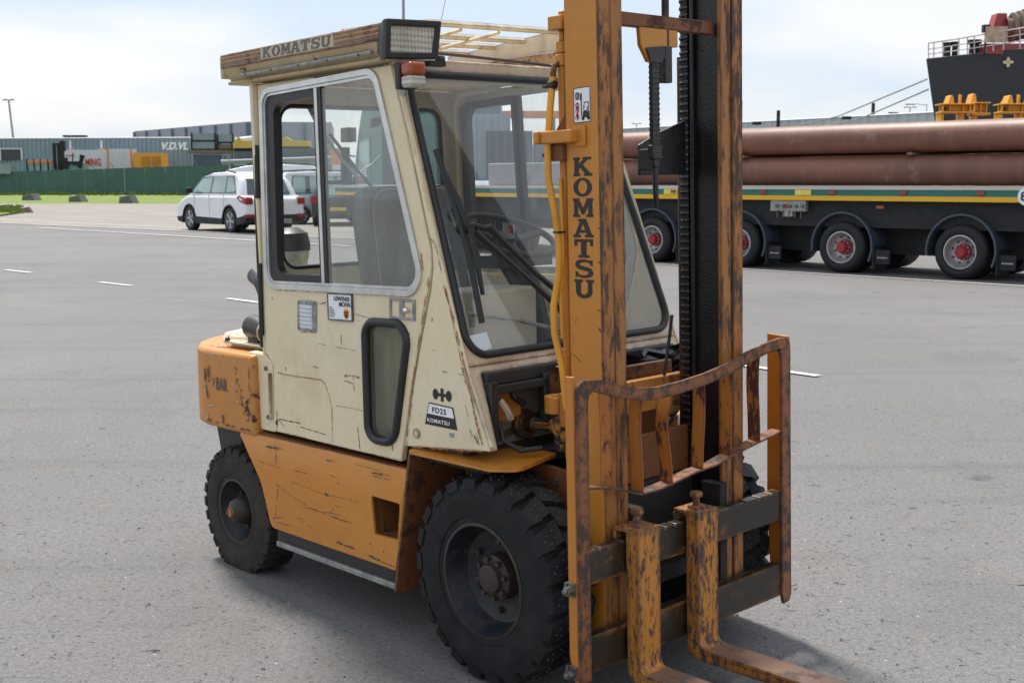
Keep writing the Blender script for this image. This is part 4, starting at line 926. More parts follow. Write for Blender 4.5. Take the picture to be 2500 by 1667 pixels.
# front header and the raised guard
b = MB(); b.hexa([Vector((-.455, -.50, 2.046)), Vector((-.455, .50, 2.046)), Vector((-.50, .50, 2.046)), Vector((-.50, -.50, 2.046))], [Vector((-.452, -.50, 2.090)), Vector((-.452, .50, 2.090)), Vector((-.50, .50, 2.090)), Vector((-.50, -.50, 2.090))])
b.build('roof_header', M['cream_old'], rf, .006)
b = MB(); b.plate([(-1.48, 2.10), (-1.48, 2.245), (-.765, 2.286), (-.42, 2.300), (-.40, 2.10)], [], lambda u, v: (u, .585, v), lambda u, v: (u, .597, v)); b.build('guard_side_plate', M['guard'], rf, .003)
for xg, z0, z1 in ((-.76, 2.245, 2.281), (-.96, 2.228, 2.263), (-1.15, 2.222, 2.257), (-1.33, 2.215, 2.248)):
    b = MB(); b.tube([(xg, -.50, z0 - .04), (xg, -.10, z1 - .012), (xg, .586, z1)], .0135, 4); b.build('guard_bar', M['guard'], rf)
for yg in (.06, .26):
    b = MB(); zz = lambda y, x: 2.268 + .012 * (y - .3) + (x + .76) * .07; b.tube([(-.76, yg, zz(yg, -.76) - .012), (-1.33, yg, zz(yg, -1.33) - .012)], .008, 4); b.build('guard_strut', M['guard'], rf)
b = MB(); b.tube([(-.47, -.36, 2.115), (-.52, -.10, 2.118), (-.50, .20, 2.105), (-.47, .36, 2.094)], .006, 6); b.build('roof_cable', M['seal'], rf)
# ---- work light
wl_ = empty('work_light'); wl_.parent = fl
b = MB(); fr_ = [(-.610, 2.200), (-.372, 2.208), (-.395, 2.078), (-.618, 2.068)]; bk = [(-.570, 2.185), (-.400, 2.190), (-.410, 2.10), (-.575, 2.095)]
ins = offset(fr_, .024)
b.plate(fr_, [offset(fr_, .022)], lambda u, v: (-.352, u, v), lambda u, v: (-.372, u, v)); b.hexa([Vector((-.460, y, z)) for y, z in bk], [Vector((-.370, y, z)) for y, z in fr_])
b.build('lamp_housing', M['black_plastic'], wl_, .005)
b = MB(); b.plate(offset(fr_, .0215), [], lambda u, v: (-.362, u, v), lambda u, v: (-.369, u, v)); b.build('lens', M['lens'], wl_)
b = MB(); b.cyl((-.40, -.36, 2.085), (-.40, -.335, 2.085), .014, n=8); b.box(-.42, -.39, -.40, -.33, 2.06, 2.078); b.build('lamp_bracket', M['black_metal'], wl_)
# ---- indicator
il = empty('indicator_lamp'); il.parent = fl
b = MB(); b.plate(rounded([(-.392, 2.062), (-.350, 2.060), (-.335, 1.975), (-.352, 1.945), (-.375, 1.955), (-.385, 2.01)], .008, 3), [], lambda u, v: (u, -.545, v), lambda u, v: (u, -.552, v)); b.build('bracket', M['grey_metal'], il)
b = MB(); b.box(-.345, -.318, -.592, -.515, 1.968, 2.056); b.build('lamp_base', M['black_plastic'], il, .006)
b = MB(); b.box(-.318, -.262, -.588, -.520, 2.012, 2.054); b.build('amber_lens', M['amber'], il, .010, 3)
b = MB(); b.box(-.318, -.262, -.588, -.520, 1.972, 2.011); b.build('clear_lens', M['lens'], il, .010, 3)

# ---- cab front
wsh = rounded([(-.523, 1.074), (.523, 1.074), (.470, 2.045), (-.470, 2.045)], [.085, .085, .05, .05], 8)
fo = [(-YS(1.05), 1.05), (YS(1.05), 1.05), (YS(2.068), 2.068), (-YS(2.068), 2.068)]
b = MB(); b.plate(offset(fo, .001), [offset(wsh, .006)], lambda u, v: (XF(v) + .001, u, v), lambda u, v: (XF(v) - .02, u, v)); cf = b.build('cab_front_frame', M['cream_old'], fl, .003)
lo_o = [(-.541, .790), (-.541, 1.0495), (.541, 1.0495), (.541, .790)]
lo_i = [(-.470, .770), (-.492, 1.027), (.492, 1.027), (.470, .770)]
ring_ = [(-.541, .788), (-.541, 1.0495), (.541, 1.0495), (.541, .788), (.515, .788), (.480, 1.026), (-.480, 1.026), (-.515, .788)]
b = MB(); b.plate(ring_, [], lambda u, v: (XF(v), u, v), lambda u, v: (XF(v) - .022, u, v)); b.build('lower_front_frame', M['cream_old'], fl, .003)
b = MB(); b.box(-.10, -.05, -.48, .48, .985, 1.028); b.box(-.06, -.02, -.49, -.455, .80, 1.0); b.box(-.06, -.03, -.235, -.205, .80, 1.0); b.box(-.07, -.03, -.47, -.21, .955, .985); b.build('inner_frame_bars', M['black_metal'], fl, .004)
# back wall of the front bay: orange-brown steel
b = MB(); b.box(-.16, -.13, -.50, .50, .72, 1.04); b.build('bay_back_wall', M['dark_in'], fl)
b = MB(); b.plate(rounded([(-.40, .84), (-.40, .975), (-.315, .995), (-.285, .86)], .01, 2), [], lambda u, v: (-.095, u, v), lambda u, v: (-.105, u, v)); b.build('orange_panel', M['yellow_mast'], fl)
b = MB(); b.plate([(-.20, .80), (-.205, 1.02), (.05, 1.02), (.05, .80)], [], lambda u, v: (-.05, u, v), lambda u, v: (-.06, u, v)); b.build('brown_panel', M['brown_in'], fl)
b = MB(); b.plate([(-.175, 1.018), (-.105, 1.020), (-.108, .995), (-.14, 1.003)], [], lambda u, v: (-.035, u, v), lambda u, v: (-.037, u, v)); b.build('paper_tag', M['paper'], fl, smooth=False)
b = MB(); b.tube([(-.06, -.42, .93), (-.05, -.40, .90), (-.04, -.385, .86)], .014, 8); b.build('brake_reservoir', M['cream_old'], fl)
b = MB(); b.tube([(-.05, -.43, .86), (-.02, -.44, .80), (.02, -.40, .765), (.06, -.34, .77)], .009, 8); b.tube([(-.08, -.36, .99), (-.06, -.35, .93), (-.07, -.30, .90)], .012, 8); b.build('bay_hose', M['seal'], fl)

b = MB(); b.tube([Vector((XF(v) + .006, u, v)) for u, v in offset(wsh, .009)], .0135, 10, closed=True); b.build('windscreen_seal', M['seal'], fl)
b = MB(); b.pane(offset(wsh, .012), lambda u, v: (XF(v) + .003, u, v)); b.build('windscreen', M['glass'], fl, smooth=False)
b = MB(); b.plate([(-.494, 1.147), (-.402, 1.153), (-.396, 1.100), (-.470, 1.088)], [], lambda u, v: (XF(v) - .008, u, v), lambda u, v: (XF(v) - .009, u, v)); pp = b.build('paper_note', M['paper'], fl, smooth=False)
b = MB()
for k in range(5): b.box(-.118 + 0, -.1175, -.47 + k * .012, -.465 + k * .012, 1.10, 1.13)
# ---- wipers (parts: arms, blades, pivot bracket)
def F(y, z, d): return Vector((XF(z) + d, y, z))
wp = empty('windscreen_wiper'); wp.parent = fl
b = MB(); b.tube([F(-.445, 1.77, .032), F(-.430, 1.60, .036), F(-.425, 1.42, .036), F(-.442, 1.19, .030)], .0115, 6); b.tube([F(-.437, 1.75, .018), F(-.424, 1.59, .020), F(-.418, 1.42, .020), F(-.436, 1.20, .016)], .004, 4); b.build('wiper_blade', M['black_plastic'], wp)
b = MB(); b.tube([F(-.405, 1.505, .05), F(-.425, 1.62, .045), F(-.438, 1.70, .038)], [.013, .011, .008], 6); b.tube([F(-.405, 1.505, .05), F(-.405, 1.40, .045), F(-.410, 1.28, .035)], [.013, .011, .008], 6); b.build('wiper_arm', M['black_plastic'], wp)
b = MB(); b.tube([F(-.408, 1.502, .045), F(-.385, 1.512, .05), F(-.340, 1.500, .05), F(-.305, 1.502, .045)], [.016, .012, .010, .012], 8); b.cyl(F(-.405, 1.50, .0), F(-.405, 1.50, .06), .018, n=10); b.build('pivot_bracket', M['black_plastic'], wp)
wp2 = empty('windscreen_wiper'); wp2.parent = fl
b = MB(); b.tube([F(-.380, 1.492, .045), F(-.325, 1.445, .040), F(-.20, 1.335, .03), F(-.02, 1.165, .025)], [.015, .011, .010, .013], 6); b.tube([F(-.305, 1.500, .045), F(-.26, 1.455, .040), F(-.14, 1.335, .03), F(.02, 1.205, .025)], [.015, .011, .010, .013], 6); b.build('wiper_arm', M['black_plastic'], wp2)
b = MB(); b.tube([F(-.10, 1.25, .018), F(.02, 1.14, .02), (F(.16, 1.10, .018))], .007, 6); b.build('wiper_blade', M['black_plastic'], wp2)

# ---- rear wall, floor, interior
b = MB(); ro = [(-.53, .99), (.53, .99), (.50, 2.068), (-.50, 2.068)]; rh = rounded([(-.44, 1.325), (.44, 1.325), (.42, 1.995), (-.42, 1.995)], .07, 6)
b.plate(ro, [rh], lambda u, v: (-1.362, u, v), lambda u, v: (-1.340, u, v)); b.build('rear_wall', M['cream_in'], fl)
b = MB(); b.tube([Vector((-1.351, u, v)) for u, v in offset(rh, .004)], .013, 8, closed=True); b.build('rear_window_seal', M['seal'], fl)
b = MB(); b.pane(offset(rh, .006), lambda u, v: (-1.350, u, v)); b.build('rear_window_glass', M['glass_clear'], fl, smooth=False)
rw = empty('rear_wiper'); rw.parent = fl
b = MB(); b.tube([(-1.375, -.27, 2.02), (-1.385, -.20, 1.90), (-1.385, -.10, 1.78), (-1.38, -.02, 1.70)], [.011, .008, .007, .006], 6); b.build('wiper_arm', M['grey_metal'], rw)
b = MB(); b.tube([(-1.372, -.16, 1.88), (-1.370, -.02, 1.72), (-1.37, .10, 1.60)], .007, 6); b.build('wiper_blade', M['black_plastic'], rw)
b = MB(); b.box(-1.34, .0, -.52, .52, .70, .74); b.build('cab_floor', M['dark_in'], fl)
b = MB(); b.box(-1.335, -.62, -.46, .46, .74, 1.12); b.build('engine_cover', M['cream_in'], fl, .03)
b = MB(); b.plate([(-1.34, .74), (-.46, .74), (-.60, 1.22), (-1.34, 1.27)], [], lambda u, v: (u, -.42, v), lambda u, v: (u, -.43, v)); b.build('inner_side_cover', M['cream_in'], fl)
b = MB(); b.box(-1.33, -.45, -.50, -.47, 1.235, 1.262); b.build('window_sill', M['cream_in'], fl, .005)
se = empty('driver_seat'); se.parent = fl
b = MB(); prof = rounded([(-.26, 1.17), (.26, 1.17), (.24, 1.655), (-.24, 1.655)], [.04, .04, .10, .10], 6)
b.plate(prof, [], lambda u, v: (-.915 - (v - 1.15) * .18, u, v), lambda u, v: (-1.03 - (v - 1.15) * .22, u, v)); b.build('seat_back', M['seat'], se, .03, 3)
b = MB(); b.tube([Vector((-.92 - (v - 1.15) * .18, u, v)) for u, v in offset(prof, .012)], .006, 6, closed=True); b.build('seat_piping', M['seat_piping'], se)
b = MB(); b.box(-1.02, -.58, -.25, .25, 1.08, 1.20); b.build('seat_cushion', M['seat'], se, .03, 3)
sw = empty('steering_wheel'); sw.parent = fl
cS = Vector((-.435, -.03, 1.462)); tilt = Matrix.Rotation(rad(22), 3, 'Y')
b = MB(); b.tube([cS + tilt @ Vector((.19 * math.cos(k * math.pi / 18), .19 * math.sin(k * math.pi / 18), 0)) for k in range(36)], .0125, 8, closed=True); b.build('wheel_rim', M['black_plastic'], sw)
b = MB()
for a in (90, 210, 330): b.tube([cS + tilt @ Vector((.03 * math.cos(rad(a)), .03 * math.sin(rad(a)), -.03)), cS + tilt @ Vector((.185 * math.cos(rad(a)), .185 * math.sin(rad(a)), 0))], [.02, .012], 6)
b.cyl(cS + tilt @ Vector((0, 0, -.06)), cS + tilt @ Vector((0, 0, .0)), .05, .04, 16); b.build('spokes', M['black_plastic'], sw)
b = MB(); b.tube([cS + tilt @ Vector((0, 0, -.05)), (-.33, -.03, 1.28), (-.18, -.03, .80)], [.05, .055, .06], 12); b.box(-.44, -.34, -.16, .12, 1.345, 1.39); b.build('steering_column', M['black_plastic'], sw)
b = MB(); q = cS + tilt @ Vector((-.12, -.15, .0)); b.ball(q + Vector((0, 0, .035)), .030, 12); b.cyl(q, q + Vector((0, 0, .03)), .008); b.build('spinner_knob', M['black_plastic'], sw)
b = MB(); b.box(-.40, -.20, -.40, -.10, 1.0, 1.285); b.build('cab_console', M['cream_in'], fl, .008)
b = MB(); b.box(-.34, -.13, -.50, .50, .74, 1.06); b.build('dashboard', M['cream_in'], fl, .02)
b = MB(); b.box(-.28, -.20, .10, .38, 1.06, 1.14); b.build('instrument_box', M['black_plastic'], fl, .01)
b = MB(); b.tube([(-.30, .20, 1.05), (-.34, .24, 1.36), (-.38, .26, 1.40)], .008, 6); b.tube([(-.26, .28, 1.05), (-.30, .33, 1.38)], .008, 6); b.tube([(-.17, -.46, 1.22), (-.16, -.25, 1.18), (-.13, .05, 1.10)], .008, 6); b.build('control_lever', M['grey_metal'], fl)
b = MB(); b.box(-.30, -.12, -.05, .30, 1.05, 1.09); b.build('front_shelf', M['black_plastic'], fl, .02)
b = MB(); b.box(-.35, -.30, .40, .46, 1.40, 1.52); b.build('cab_document_holder', M['white_print'], fl)
b = MB(); b.tube([(-.50, -.46, 2.03), (-.50, .46, 2.03)], .015, 6); b.build('header_trim', M['cream_in'], fl)
# ---- mast
ma = empty('mast'); ma.parent = fl
ZB, ZT = .11, 2.62
for sx in (-1, 1):
    c_o = [(.222, sx * .360), (.362, sx * .360), (.362, sx * .306), (.347, sx * .306), (.347, sx * .345), (.237, sx * .345), (.237, sx * .306), (.222, sx * .306)]
    # web and flanges are separate surfaces with their own wear
    b = MB(); b.box(.222, .360, min(sx * .344, sx * .360), max(sx * .344, sx * .360), ZB, ZT); web = b.build('outer_rail_web', M['yellow_mast'], ma, .004, 2)
    b = MB(); b.box(.346, .3645, min(sx * .3035, sx * .3585), max(sx * .3035, sx * .3585), ZB, ZT); b.box(.222, .236, min(sx * .306, sx * .344), max(sx * .306, sx * .344), ZB, ZT); b.build('outer_rail_flange', M['worn_flange'], ma, .003, 2)
    b = MB(); b.box(.344, .360, min(sx * .2445, sx * .2985), max(sx * .2445, sx * .2985), ZB + .03, ZT); b.build('inner_rail_flange', M['worn_flange_in'], ma, .003, 2); b = MB(); b.box(.224, .240, min(sx * .2445, sx * .2805), max(sx * .2445, sx * .2805), ZB + .03, ZT); b.build('rear_flange', M['grease'], ma, .003, 2)
    b = MB(); b.box(.240, .344, min(sx * .282, sx * .2975), max(sx * .282, sx * .2975), ZB + .03, ZT); b.build('inner_rail_web', M['grease'], ma)
    b = MB(); b.box(.175, .340, min(sx * .262, sx * .2805), max(sx * .262, sx * .2805), .3, ZT); b.build('greased_track', M['grease'], ma, .006)
    b = MB(); b.cyl((.175, sx * .285, .30), (.175, sx * .285, 2.07), .030, n=16); b.cyl((.175, sx * .285, 2.07), (.175, sx * .285, 2.60), .018, n=12); b.build('lift_cylinder', M['rod'] if sx > 0 else M['yellow_mast'], ma)
    b = MB()
    for k in range(92):
        z = .32 + k * .025; b.box(.186, .214, min(sx * .246, sx * .2615), max(sx * .246, sx * .2615), z - .002, z + .020); b.cyl((.182, sx * .250, z + .0095), (.218, sx * .250, z + .0095), .0085, n=6)
    b.build('lift_chain', M['grease'], ma)['kind'] = 'stuff'
slab_word('KOMATSU', lambda i, u, v, d: (.249 + u * .0845 - .0 , -.3602 - d, 1.666 - i * .0632 + v * .0555), M['black_print'], ma, .0008)
# warning sticker on the mast
b = MB(); so = [(.260, 1.934), (.331, 1.936), (.331, 1.829), (.260, 1.827)]; b.plate(rounded(so, .004, 2), [], lambda u, v: (u, -.3612, v), lambda u, v: (u, -.3603, v)); ws = b.build('warning_sticker', M['white_print'], ma, smooth=False)
yk = -.3619
b = MB(); b.plate(rounded(so, .004, 2), [offset(rounded(so, .004, 2), .0022)], lambda u, v: (u, yk, v), lambda u, v: (u, yk + .0006, v))
def blk(pl_): b.plate(pl_, [], lambda u, v: (u, yk, v), lambda u, v: (u, yk + .0006, v))
def cir(cx, cy, r, n=16): return [(cx + r * math.cos(2 * math.pi * k / n), cy + r * math.sin(2 * math.pi * k / n)) for k in range(n)]
blk([(.268, 1.920), (.285, 1.920), (.285, 1.898), (.268, 1.898)]); blk([(.287, 1.896), (.291, 1.896), (.291, 1.916), (.2885, 1.916), (.2885, 1.899), (.287, 1.899)])
blk([(.2915, 1.848), (.2955, 1.848), (.2955, 1.917), (.2915, 1.917)])
blk([(.298, 1.843), (.3265, 1.843), (.3265, 1.861), (.313, 1.861), (.311, 1.866), (.300, 1.862)]); blk(cir(.2995, 1.841, .0068)); blk(cir(.3225, 1.841, .0062))
blk([(.300, 1.866), (.302, 1.866), (.307, 1.887), (.322, 1.887), (.322, 1.862), (.3245, 1.862), (.3245, 1.890), (.305, 1.890)])
blk([(.314, 1.862), (.320, 1.862), (.320, 1.876), (.3175, 1.876), (.3175, 1.866), (.314, 1.866)]); blk([(.304, 1.872), (.310, 1.874), (.310, 1.876), (.304, 1.874)])
blk(cir(.276, 1.886, .0042)); blk([(.2725, 1.880), (.2795, 1.880), (.2785, 1.836), (.2762, 1.836), (.276, 1.858), (.2755, 1.836), (.2735, 1.836)]); blk([(.2690, 1.879), (.2712, 1.880), (.2704, 1.860), (.2686, 1.860)]); blk([(.2808, 1.880), (.283, 1.879), (.2834, 1.860), (.2816, 1.860)])
b.build('pictogram', M['black_print'], ws, smooth=False)
yk = -.3624; b = MB()
blk([(.2655, 1.886), (.2685, 1.886), (.2865, 1.840), (.2835, 1.840)]); 
yk = -.3626; blk([(.2865, 1.886), (.2835, 1.886), (.2655, 1.840), (.2685, 1.840)]); b.build('red_cross', M['red_print'], ws, smooth=False)
yk = -.3624; b = MB(); blk([(.2692, 1.919), (.2702, 1.919), (.2842, 1.899), (.2832, 1.899)]); yk = -.3626; blk([(.2842, 1.919), (.2832, 1.919), (.2692, 1.899), (.2702, 1.899)]); b.build('crate_mark', M['white_print'], ws, smooth=False)
# cross members with the hose pulley bracket and chain
b = MB(); b.box(.300, .330, -.246, .246, 2.128, 2.170); b.build('mast_cross_member', M['brown_in'], ma, .003); b = MB(); b.box(.24, .33, -.25, .25, 2.50, 2.58); b.build('mast_cross_member', M['brown_in'], ma, .003)
b = MB(); b.plate([(-.128, 2.129), (-.122, 2.072), (-.085, 2.022), (-.035, 2.020), (-.02, 2.032), (-.005, 2.075), (.06, 2.075), (.06, 2.129)], [], lambda u, v: (.329, u, v), lambda u, v: (.312, u, v)); b.build('hanger_plate', M['yellow_mast'], ma, .003)
b = MB(); b.plate([(-.105, 2.065), (-.085, 2.022), (-.03, 2.020), (-.012, 2.036), (-.012, 2.075)], [], lambda u, v: (.336, u, v), lambda u, v: (.330, u, v)); b.box(.30, .33, -.005, .03, 1.96, 2.075); b.build('greasy_clevis', M['grease'], ma, .003)
b = MB(); b.cyl((.318, .010, 1.985), (.318, .010, 2.60), .0125, n=12); b.cyl((.318, -.015, 1.975), (.318, -.026, 1.975), .006, n=8); b.build('stop_rod', M['rod'], ma)
b = MB()
for k in range(16):
    z = 2.024 - k * .0165; b.cyl((.318, -.066, z), (.318, -.030, z), .0085, n=8); b.box(.311, .325, -.0645, -.0315, z - .014, z + .002)
hc = b.build('hanging_chain', M['grease'], ma)
b = MB(); b.box(.305, .330, -.071, -.024, 1.715, 1.760); b.box(.308, .328, -.062, -.034, 1.690, 1.715); b.tube([(.318, -.048, 1.69), (.318, -.046, 1.60), (.318, -.043, 1.556)], [.0105, .010, .009], 8); b.build('chain_anchor', M['grease'], ma, .003)
b = MB(); b.plate([(-.02, 1.765), (.06, 1.80), (.22, 1.85), (.22, 1.665), (-.02, 1.665)], [], lambda u, v: (.228, u, v), lambda u, v: (.216, u, v)); b.box(.228, .30, -.03, -.02, 1.68, 1.75); b.build('anchor_bracket', M['grease'], ma, .003)
# pipes, hoses and bracket on the near side
b = MB(); b.cyl((.185, -.330, .75), (.185, -.330, 2.02), .0165, n=14); b.build('hydraulic_pipe', M['yellow_mast'], ma)
b = MB(); b.cyl((.185, -.330, 2.01), (.185, -.330, 2.045), .024, n=14); b.cyl((.185, -.330, 2.05), (.185, -.330, 2.085), .021, n=14); b.cyl((.185, -.330, 2.085), (.185, -.330, 2.125), .011, n=10); b.box(.155, .215, -.365, -.305, 2.120, 2.162); b.cyl((.185, -.33, 2.16), (.185, -.33, 2.178), .012, n=8); b.build('pipe_fitting', M['yellow_mast'], ma, .003)
b = MB(); b.tube([(.185, -.345, 2.020), (.180, -.362, 2.010), (.178, -.368, 1.985), (.178, -.368, 1.96)], .010, 10); b.build('elbow_fitting', M['brown_in'], ma)
b = MB(); b.tube([(.178, -.368, 1.975), (.172, -.377, 1.88), (.165, -.385, 1.76), (.168, -.388, 1.66), (.182, -.378, 1.56), (.192, -.370, 1.45), (.192, -.373, 1.36), (.176, -.384, 1.26), (.176, -.384, 1.17), (.192, -.368, 1.06), (.20, -.36, .92)], .0115, 12); b.build('yellow_hose', M['hose_yellow'], ma)
b = MB(); b.tube([(.186, -.352, 1.66), (.198, -.362, 1.55), (.200, -.362, 1.42), (.190, -.365, 1.30), (.19, -.362, 1.15)], .006, 8); b.build('thin_hose', M['hose_yellow'], ma)
b = MB(); b.cyl((.165, -.372, 1.950), (.19, -.372, 1.950), .014, n=8); b.cyl((.178, -.372, 1.947), (.178, -.372, 1.956), .0145, n=12); b.cyl((.150, -.385, 1.947), (.165, -.380, 1.947), .006, n=6); b.box(.180, .205, -.385, -.355, 1.488, 1.494); b.build('hose_tie', M['black_metal'], ma)
b = MB(); b.box(.128, .150, -.415, -.34, 1.768, 1.808); b.box(.150, .285, -.404, -.362, 1.768, 1.808); b.box(.262, .312, -.3705, -.3605, 1.755, 1.820); b.build('hose_bracket', M['yellow_mast'], ma, .005)
b = MB(); b.box(.150, .222, -.375, -.345, 1.715, 1.768); b.cyl((.14, -.385, 1.735), (.155, -.380, 1.735), .007, n=6); b.plate([(.165, 1.81), (.225, 1.875), (.225, 1.81)], [], lambda u, v: (u, -.35, v), lambda u, v: (u, -.342, v)); b.build('pipe_clamp', M['brown_in'], ma, .003)['kind'] = 'stuff'
b = MB(); b.tube([(.20, .17, 1.18), (.20, .155, 1.10), (.20, .125, .97)], .006, 6); b.build('thin_rod', M['black_metal'], ma)
# lower mast: feet and cross plates
b = MB(); b.box(.23, .34, -.245, .245, .30, .36); b.box(.20, .225, -.30, .30, .45, .62); b.build('lower_mast_plate', M['dark_in'], ma, .004)
# ---- tilt cylinders
for sx in (-1, 1):
    tcy = empty('tilt_cylinder'); tcy.parent = fl
    y = sx * .255
    b = MB(); b.cyl((-.30, y, .800), (-.115, y, .818), .047, n=24); b.cyl((-.115, y, .818), (-.100, y, .820), .052, n=24); b.cyl((-.100, y, .820), (-.055, y, .824), .030, .026, 20); b.build('barrel', M['bar_grease'], tcy, .003)
    b = MB(); b.cyl((-.06, y, .823), (.035, y, .832), .0185, n=20); b.build('chrome_rod', M['chrome'], tcy)
    b = MB(); b.cyl((.030, y, .832), (.075, y, .835), .027, .032, 14); b.cyl((.095, y - .035, .835), (.095, y + .035, .835), .043, n=20); b.cyl((.095, y - .045, .838), (.095, y - .035, .838), .018, n=12); b.box(.065, .13, y - .034, y + .03, .752, .80); b.build('rod_clevis', M['clevis'], tcy, .006)
b = MB(); b.lathe([(.018, .888), (.018, .935), (.042, .938), (.042, .88), (.018, .88)], (.060, -.265, 0), 'z', 24); b.build('mast_lug', M['yellow_mast'], fl, .002)
# ---- carriage with load backrest
ca = empty('fork_carriage'); ca.parent = fl
b = MB()
outer = [(-.556, .118), (-.549, 1.010)] + arc(-.513, 1.022, .036, 180, 95, 5) + [(-.434, 1.049), (-.342, 1.020), (-.286, 1.005), (-.188, .995), (-.067, .999), (.06, 1.010), (.193, 1.030), (.284, 1.054), (.402, 1.076), (.480, 1.084)] + arc(.506, 1.046, .036, 85, 0, 5) + [(.551, .20), (.553, .135), (.540, .108), (.505, .104)]
inner = [(.495, .14), (.490, 1.00), (.482, 1.030), (.462, 1.042), (.402, 1.036), (.284, 1.012), (.193, .990), (.06, .969), (-.067, .959), (-.189, .954), (-.267, .962), (-.343, .980), (-.435, 1.006), (-.480, 1.018), (-.497, 1.010), (-.502, .985), (-.507, .115)]
b.plate(outer + inner, [], lambda u, v: (.436, u, v), lambda u, v: (.424, u, v)); b.build('backrest_frame', M['rail_metal'], ca, .002)
b = MB(); b.plate([(.386, .20), (.390, 1.070), (.425, 1.070), (.425, .118), (.405, .118)], [], lambda u, v: (u, -.5545, v), lambda u, v: (u, -.543, v)); b.build('side_plate', M['slat_clean'], ca, .002)
b = MB(); b.plate([(.335, .47), (.335, 1.088), (.425, 1.082), (.425, .118), (.405, .118), (.350, .20)], [], lambda u, v: (u, .552, v), lambda u, v: (u, .541, v)); b.build('side_plate', M['slat_clean'], ca, .002)
lr = [(-.508, .728), (-.39, .706), (-.263, .663), (-.19, .660), (-.113, .667), (.014, .685), (.12, .690), (.214, .708), (.354, .729), (.500, .748)]
b = MB(); vs, fs = [], []
for y, z in lr: vs += [(.381, y, z + .001), (.431, y, z), (.431, y, z - .007), (.381, y, z - .006)]
for i in range(len(lr) - 1):
    for k in range(4): fs.append((i * 4 + k, i * 4 + (k + 1) % 4, i * 4 + 4 + (k + 1) % 4, i * 4 + 4 + k))
b.add(vs, fs); b.build('lower_backrest_rail', M['rail_metal'], ca, .0015)
for (yt, zt, yb_, zb, bow) in ((-.397, .999, -.390, .703, .004), (-.250, .965, -.249, .662, -.006), (-.104, .958, -.106, .668, -.018), (.064, .972, .052, .688, .004), (.214, .998, .208, .708, 0), (.369, 1.034, .371, .728, -.006)):
    b = MB(); vs, fs = [], []; n = 7
    for i in range(n):
        t = i / (n - 1); y = yt + (yb_ - yt) * t + bow * math.sin(math.pi * t * 1.0) + bow * .5 * math.sin(2 * math.pi * t); z = zt + (zb - zt) * t
        vs += [(.378, y - .004, z), (.4245, y, z), (.4245, y + .006, z), (.378, y + .002, z)]
    for i in range(n - 1):
        for k in range(4): fs.append((i * 4 + k, i * 4 + (k + 1) % 4, i * 4 + 4 + (k + 1) % 4, i * 4 + 4 + k))
    fs += [(0, 1, 2, 3), tuple((n - 1) * 4 + k for k in (3, 2, 1, 0))]
    b.add(vs, fs); b.build('backrest_slat', M['slat_paint'], ca)
notch = []
for y in (-.46, -.36, -.15, -.10, .12, .20, .28, .36, .43): notch += [(y, .527), (y + .003, .520), (y + .009, .520), (y + .012, .527)]
b = MB(); b.plate([(-.520, .418), (-.520, .527)] + notch + [(.50, .527), (.50, .418)], [], lambda u, v: (.428, u, v), lambda u, v: (.388, u, v)); b.build('upper_fork_bar', M['bar_grease'], ca, .003)
b = MB(); b.plate([(-.520, .137), (-.520, .252), (.50, .256), (.50, .137)], [], lambda u, v: (.428, u, v), lambda u, v: (.385, u, v)); b.build('lower_fork_bar', M['bar_grease'], ca, .005)
for sx in (-1, 1): b = MB(); b.box(.30, .385, min(sx * .20, sx * .24), max(sx * .20, sx * .24), .16, .60); b.build('carriage_bracket', M['dark_in'], ca, .004)
for z in (.412, .148):
    b = MB(); b.box(.380, .388, -.566, -.556, z - .022, z + .022); b.cyl((.402, -.556, z), (.402, -.582, z), .0155, n=6); b.cyl((.402, -.556, z), (.402, -.590, z), .009, n=10); b.box(.384, .420, -.561, -.556, z - .02, z + .024); b.build('carriage_bolt', M['bolt'], ca, .001)
for y0 in (-.345, -.050):
    fk = empty('fork'); fk.parent = fl
    y1 = y0 + .106
    # shank and blade in one bent bar
    sh = [(.437, .556), (.486, .556), (.486, .150)] + arc(.512, .131, .026, 180, 270, 4) + [(.80, .1045), (1.10, .100), (1.50, .085), (1.515, .078), (1.50, .070), (1.10, .066), (.52, .064)] + arc(.487, .114, .050, 270, 180, 6) + [(.437, .16)]
    b = MB(); b.plate([(x, z) for x, z in sh if x < .5142 or True], [], lambda u, v: (u, y0 + max(0, (u - 1.1) * .08), v), lambda u, v: (u, y1 - max(0, (u - 1.1) * .08), v))
    me_ = b.build('fork_bar', M['fork_paint'], fk, .004, 2)
    b = MB(); b.plate([(x, z) for x, z in ((.512, .1058), (.80, .1052), (1.10, .1008), (1.50, .0858), (1.50, .084), (1.10, .099), (.80, .1035), (.512, .104))], [], lambda u, v: (u, y0 + .003 + max(0, (u - 1.1) * .08), v), lambda u, v: (u, y1 - .003 - max(0, (u - 1.1) * .08), v)); b.build('blade_top', M['blade'], fk)
    b = MB(); b.box(.384, .4845, y0 - .001, y1 + .001, .553, .5665); b.box(.380, .392, y0, y1, .520, .553); b.build('fork_hook', M['fork_paint'], fk, .003)
    pc = Vector((.437, (y0 + y1) / 2, .5665))
    b = MB(); b.lathe([(.030, 0), (.028, .008), (.012, .010), (.012, .032), (.020, .037), (.023, .045), (.020, .053), (.001, .055)], pc, 'z', 18); b.box(pc.x - .01, pc.x + .03, pc.y - .03, pc.y + .03, .566, .574); pn = b.build('fork_pin', M['fork_paint'], fk, .001)

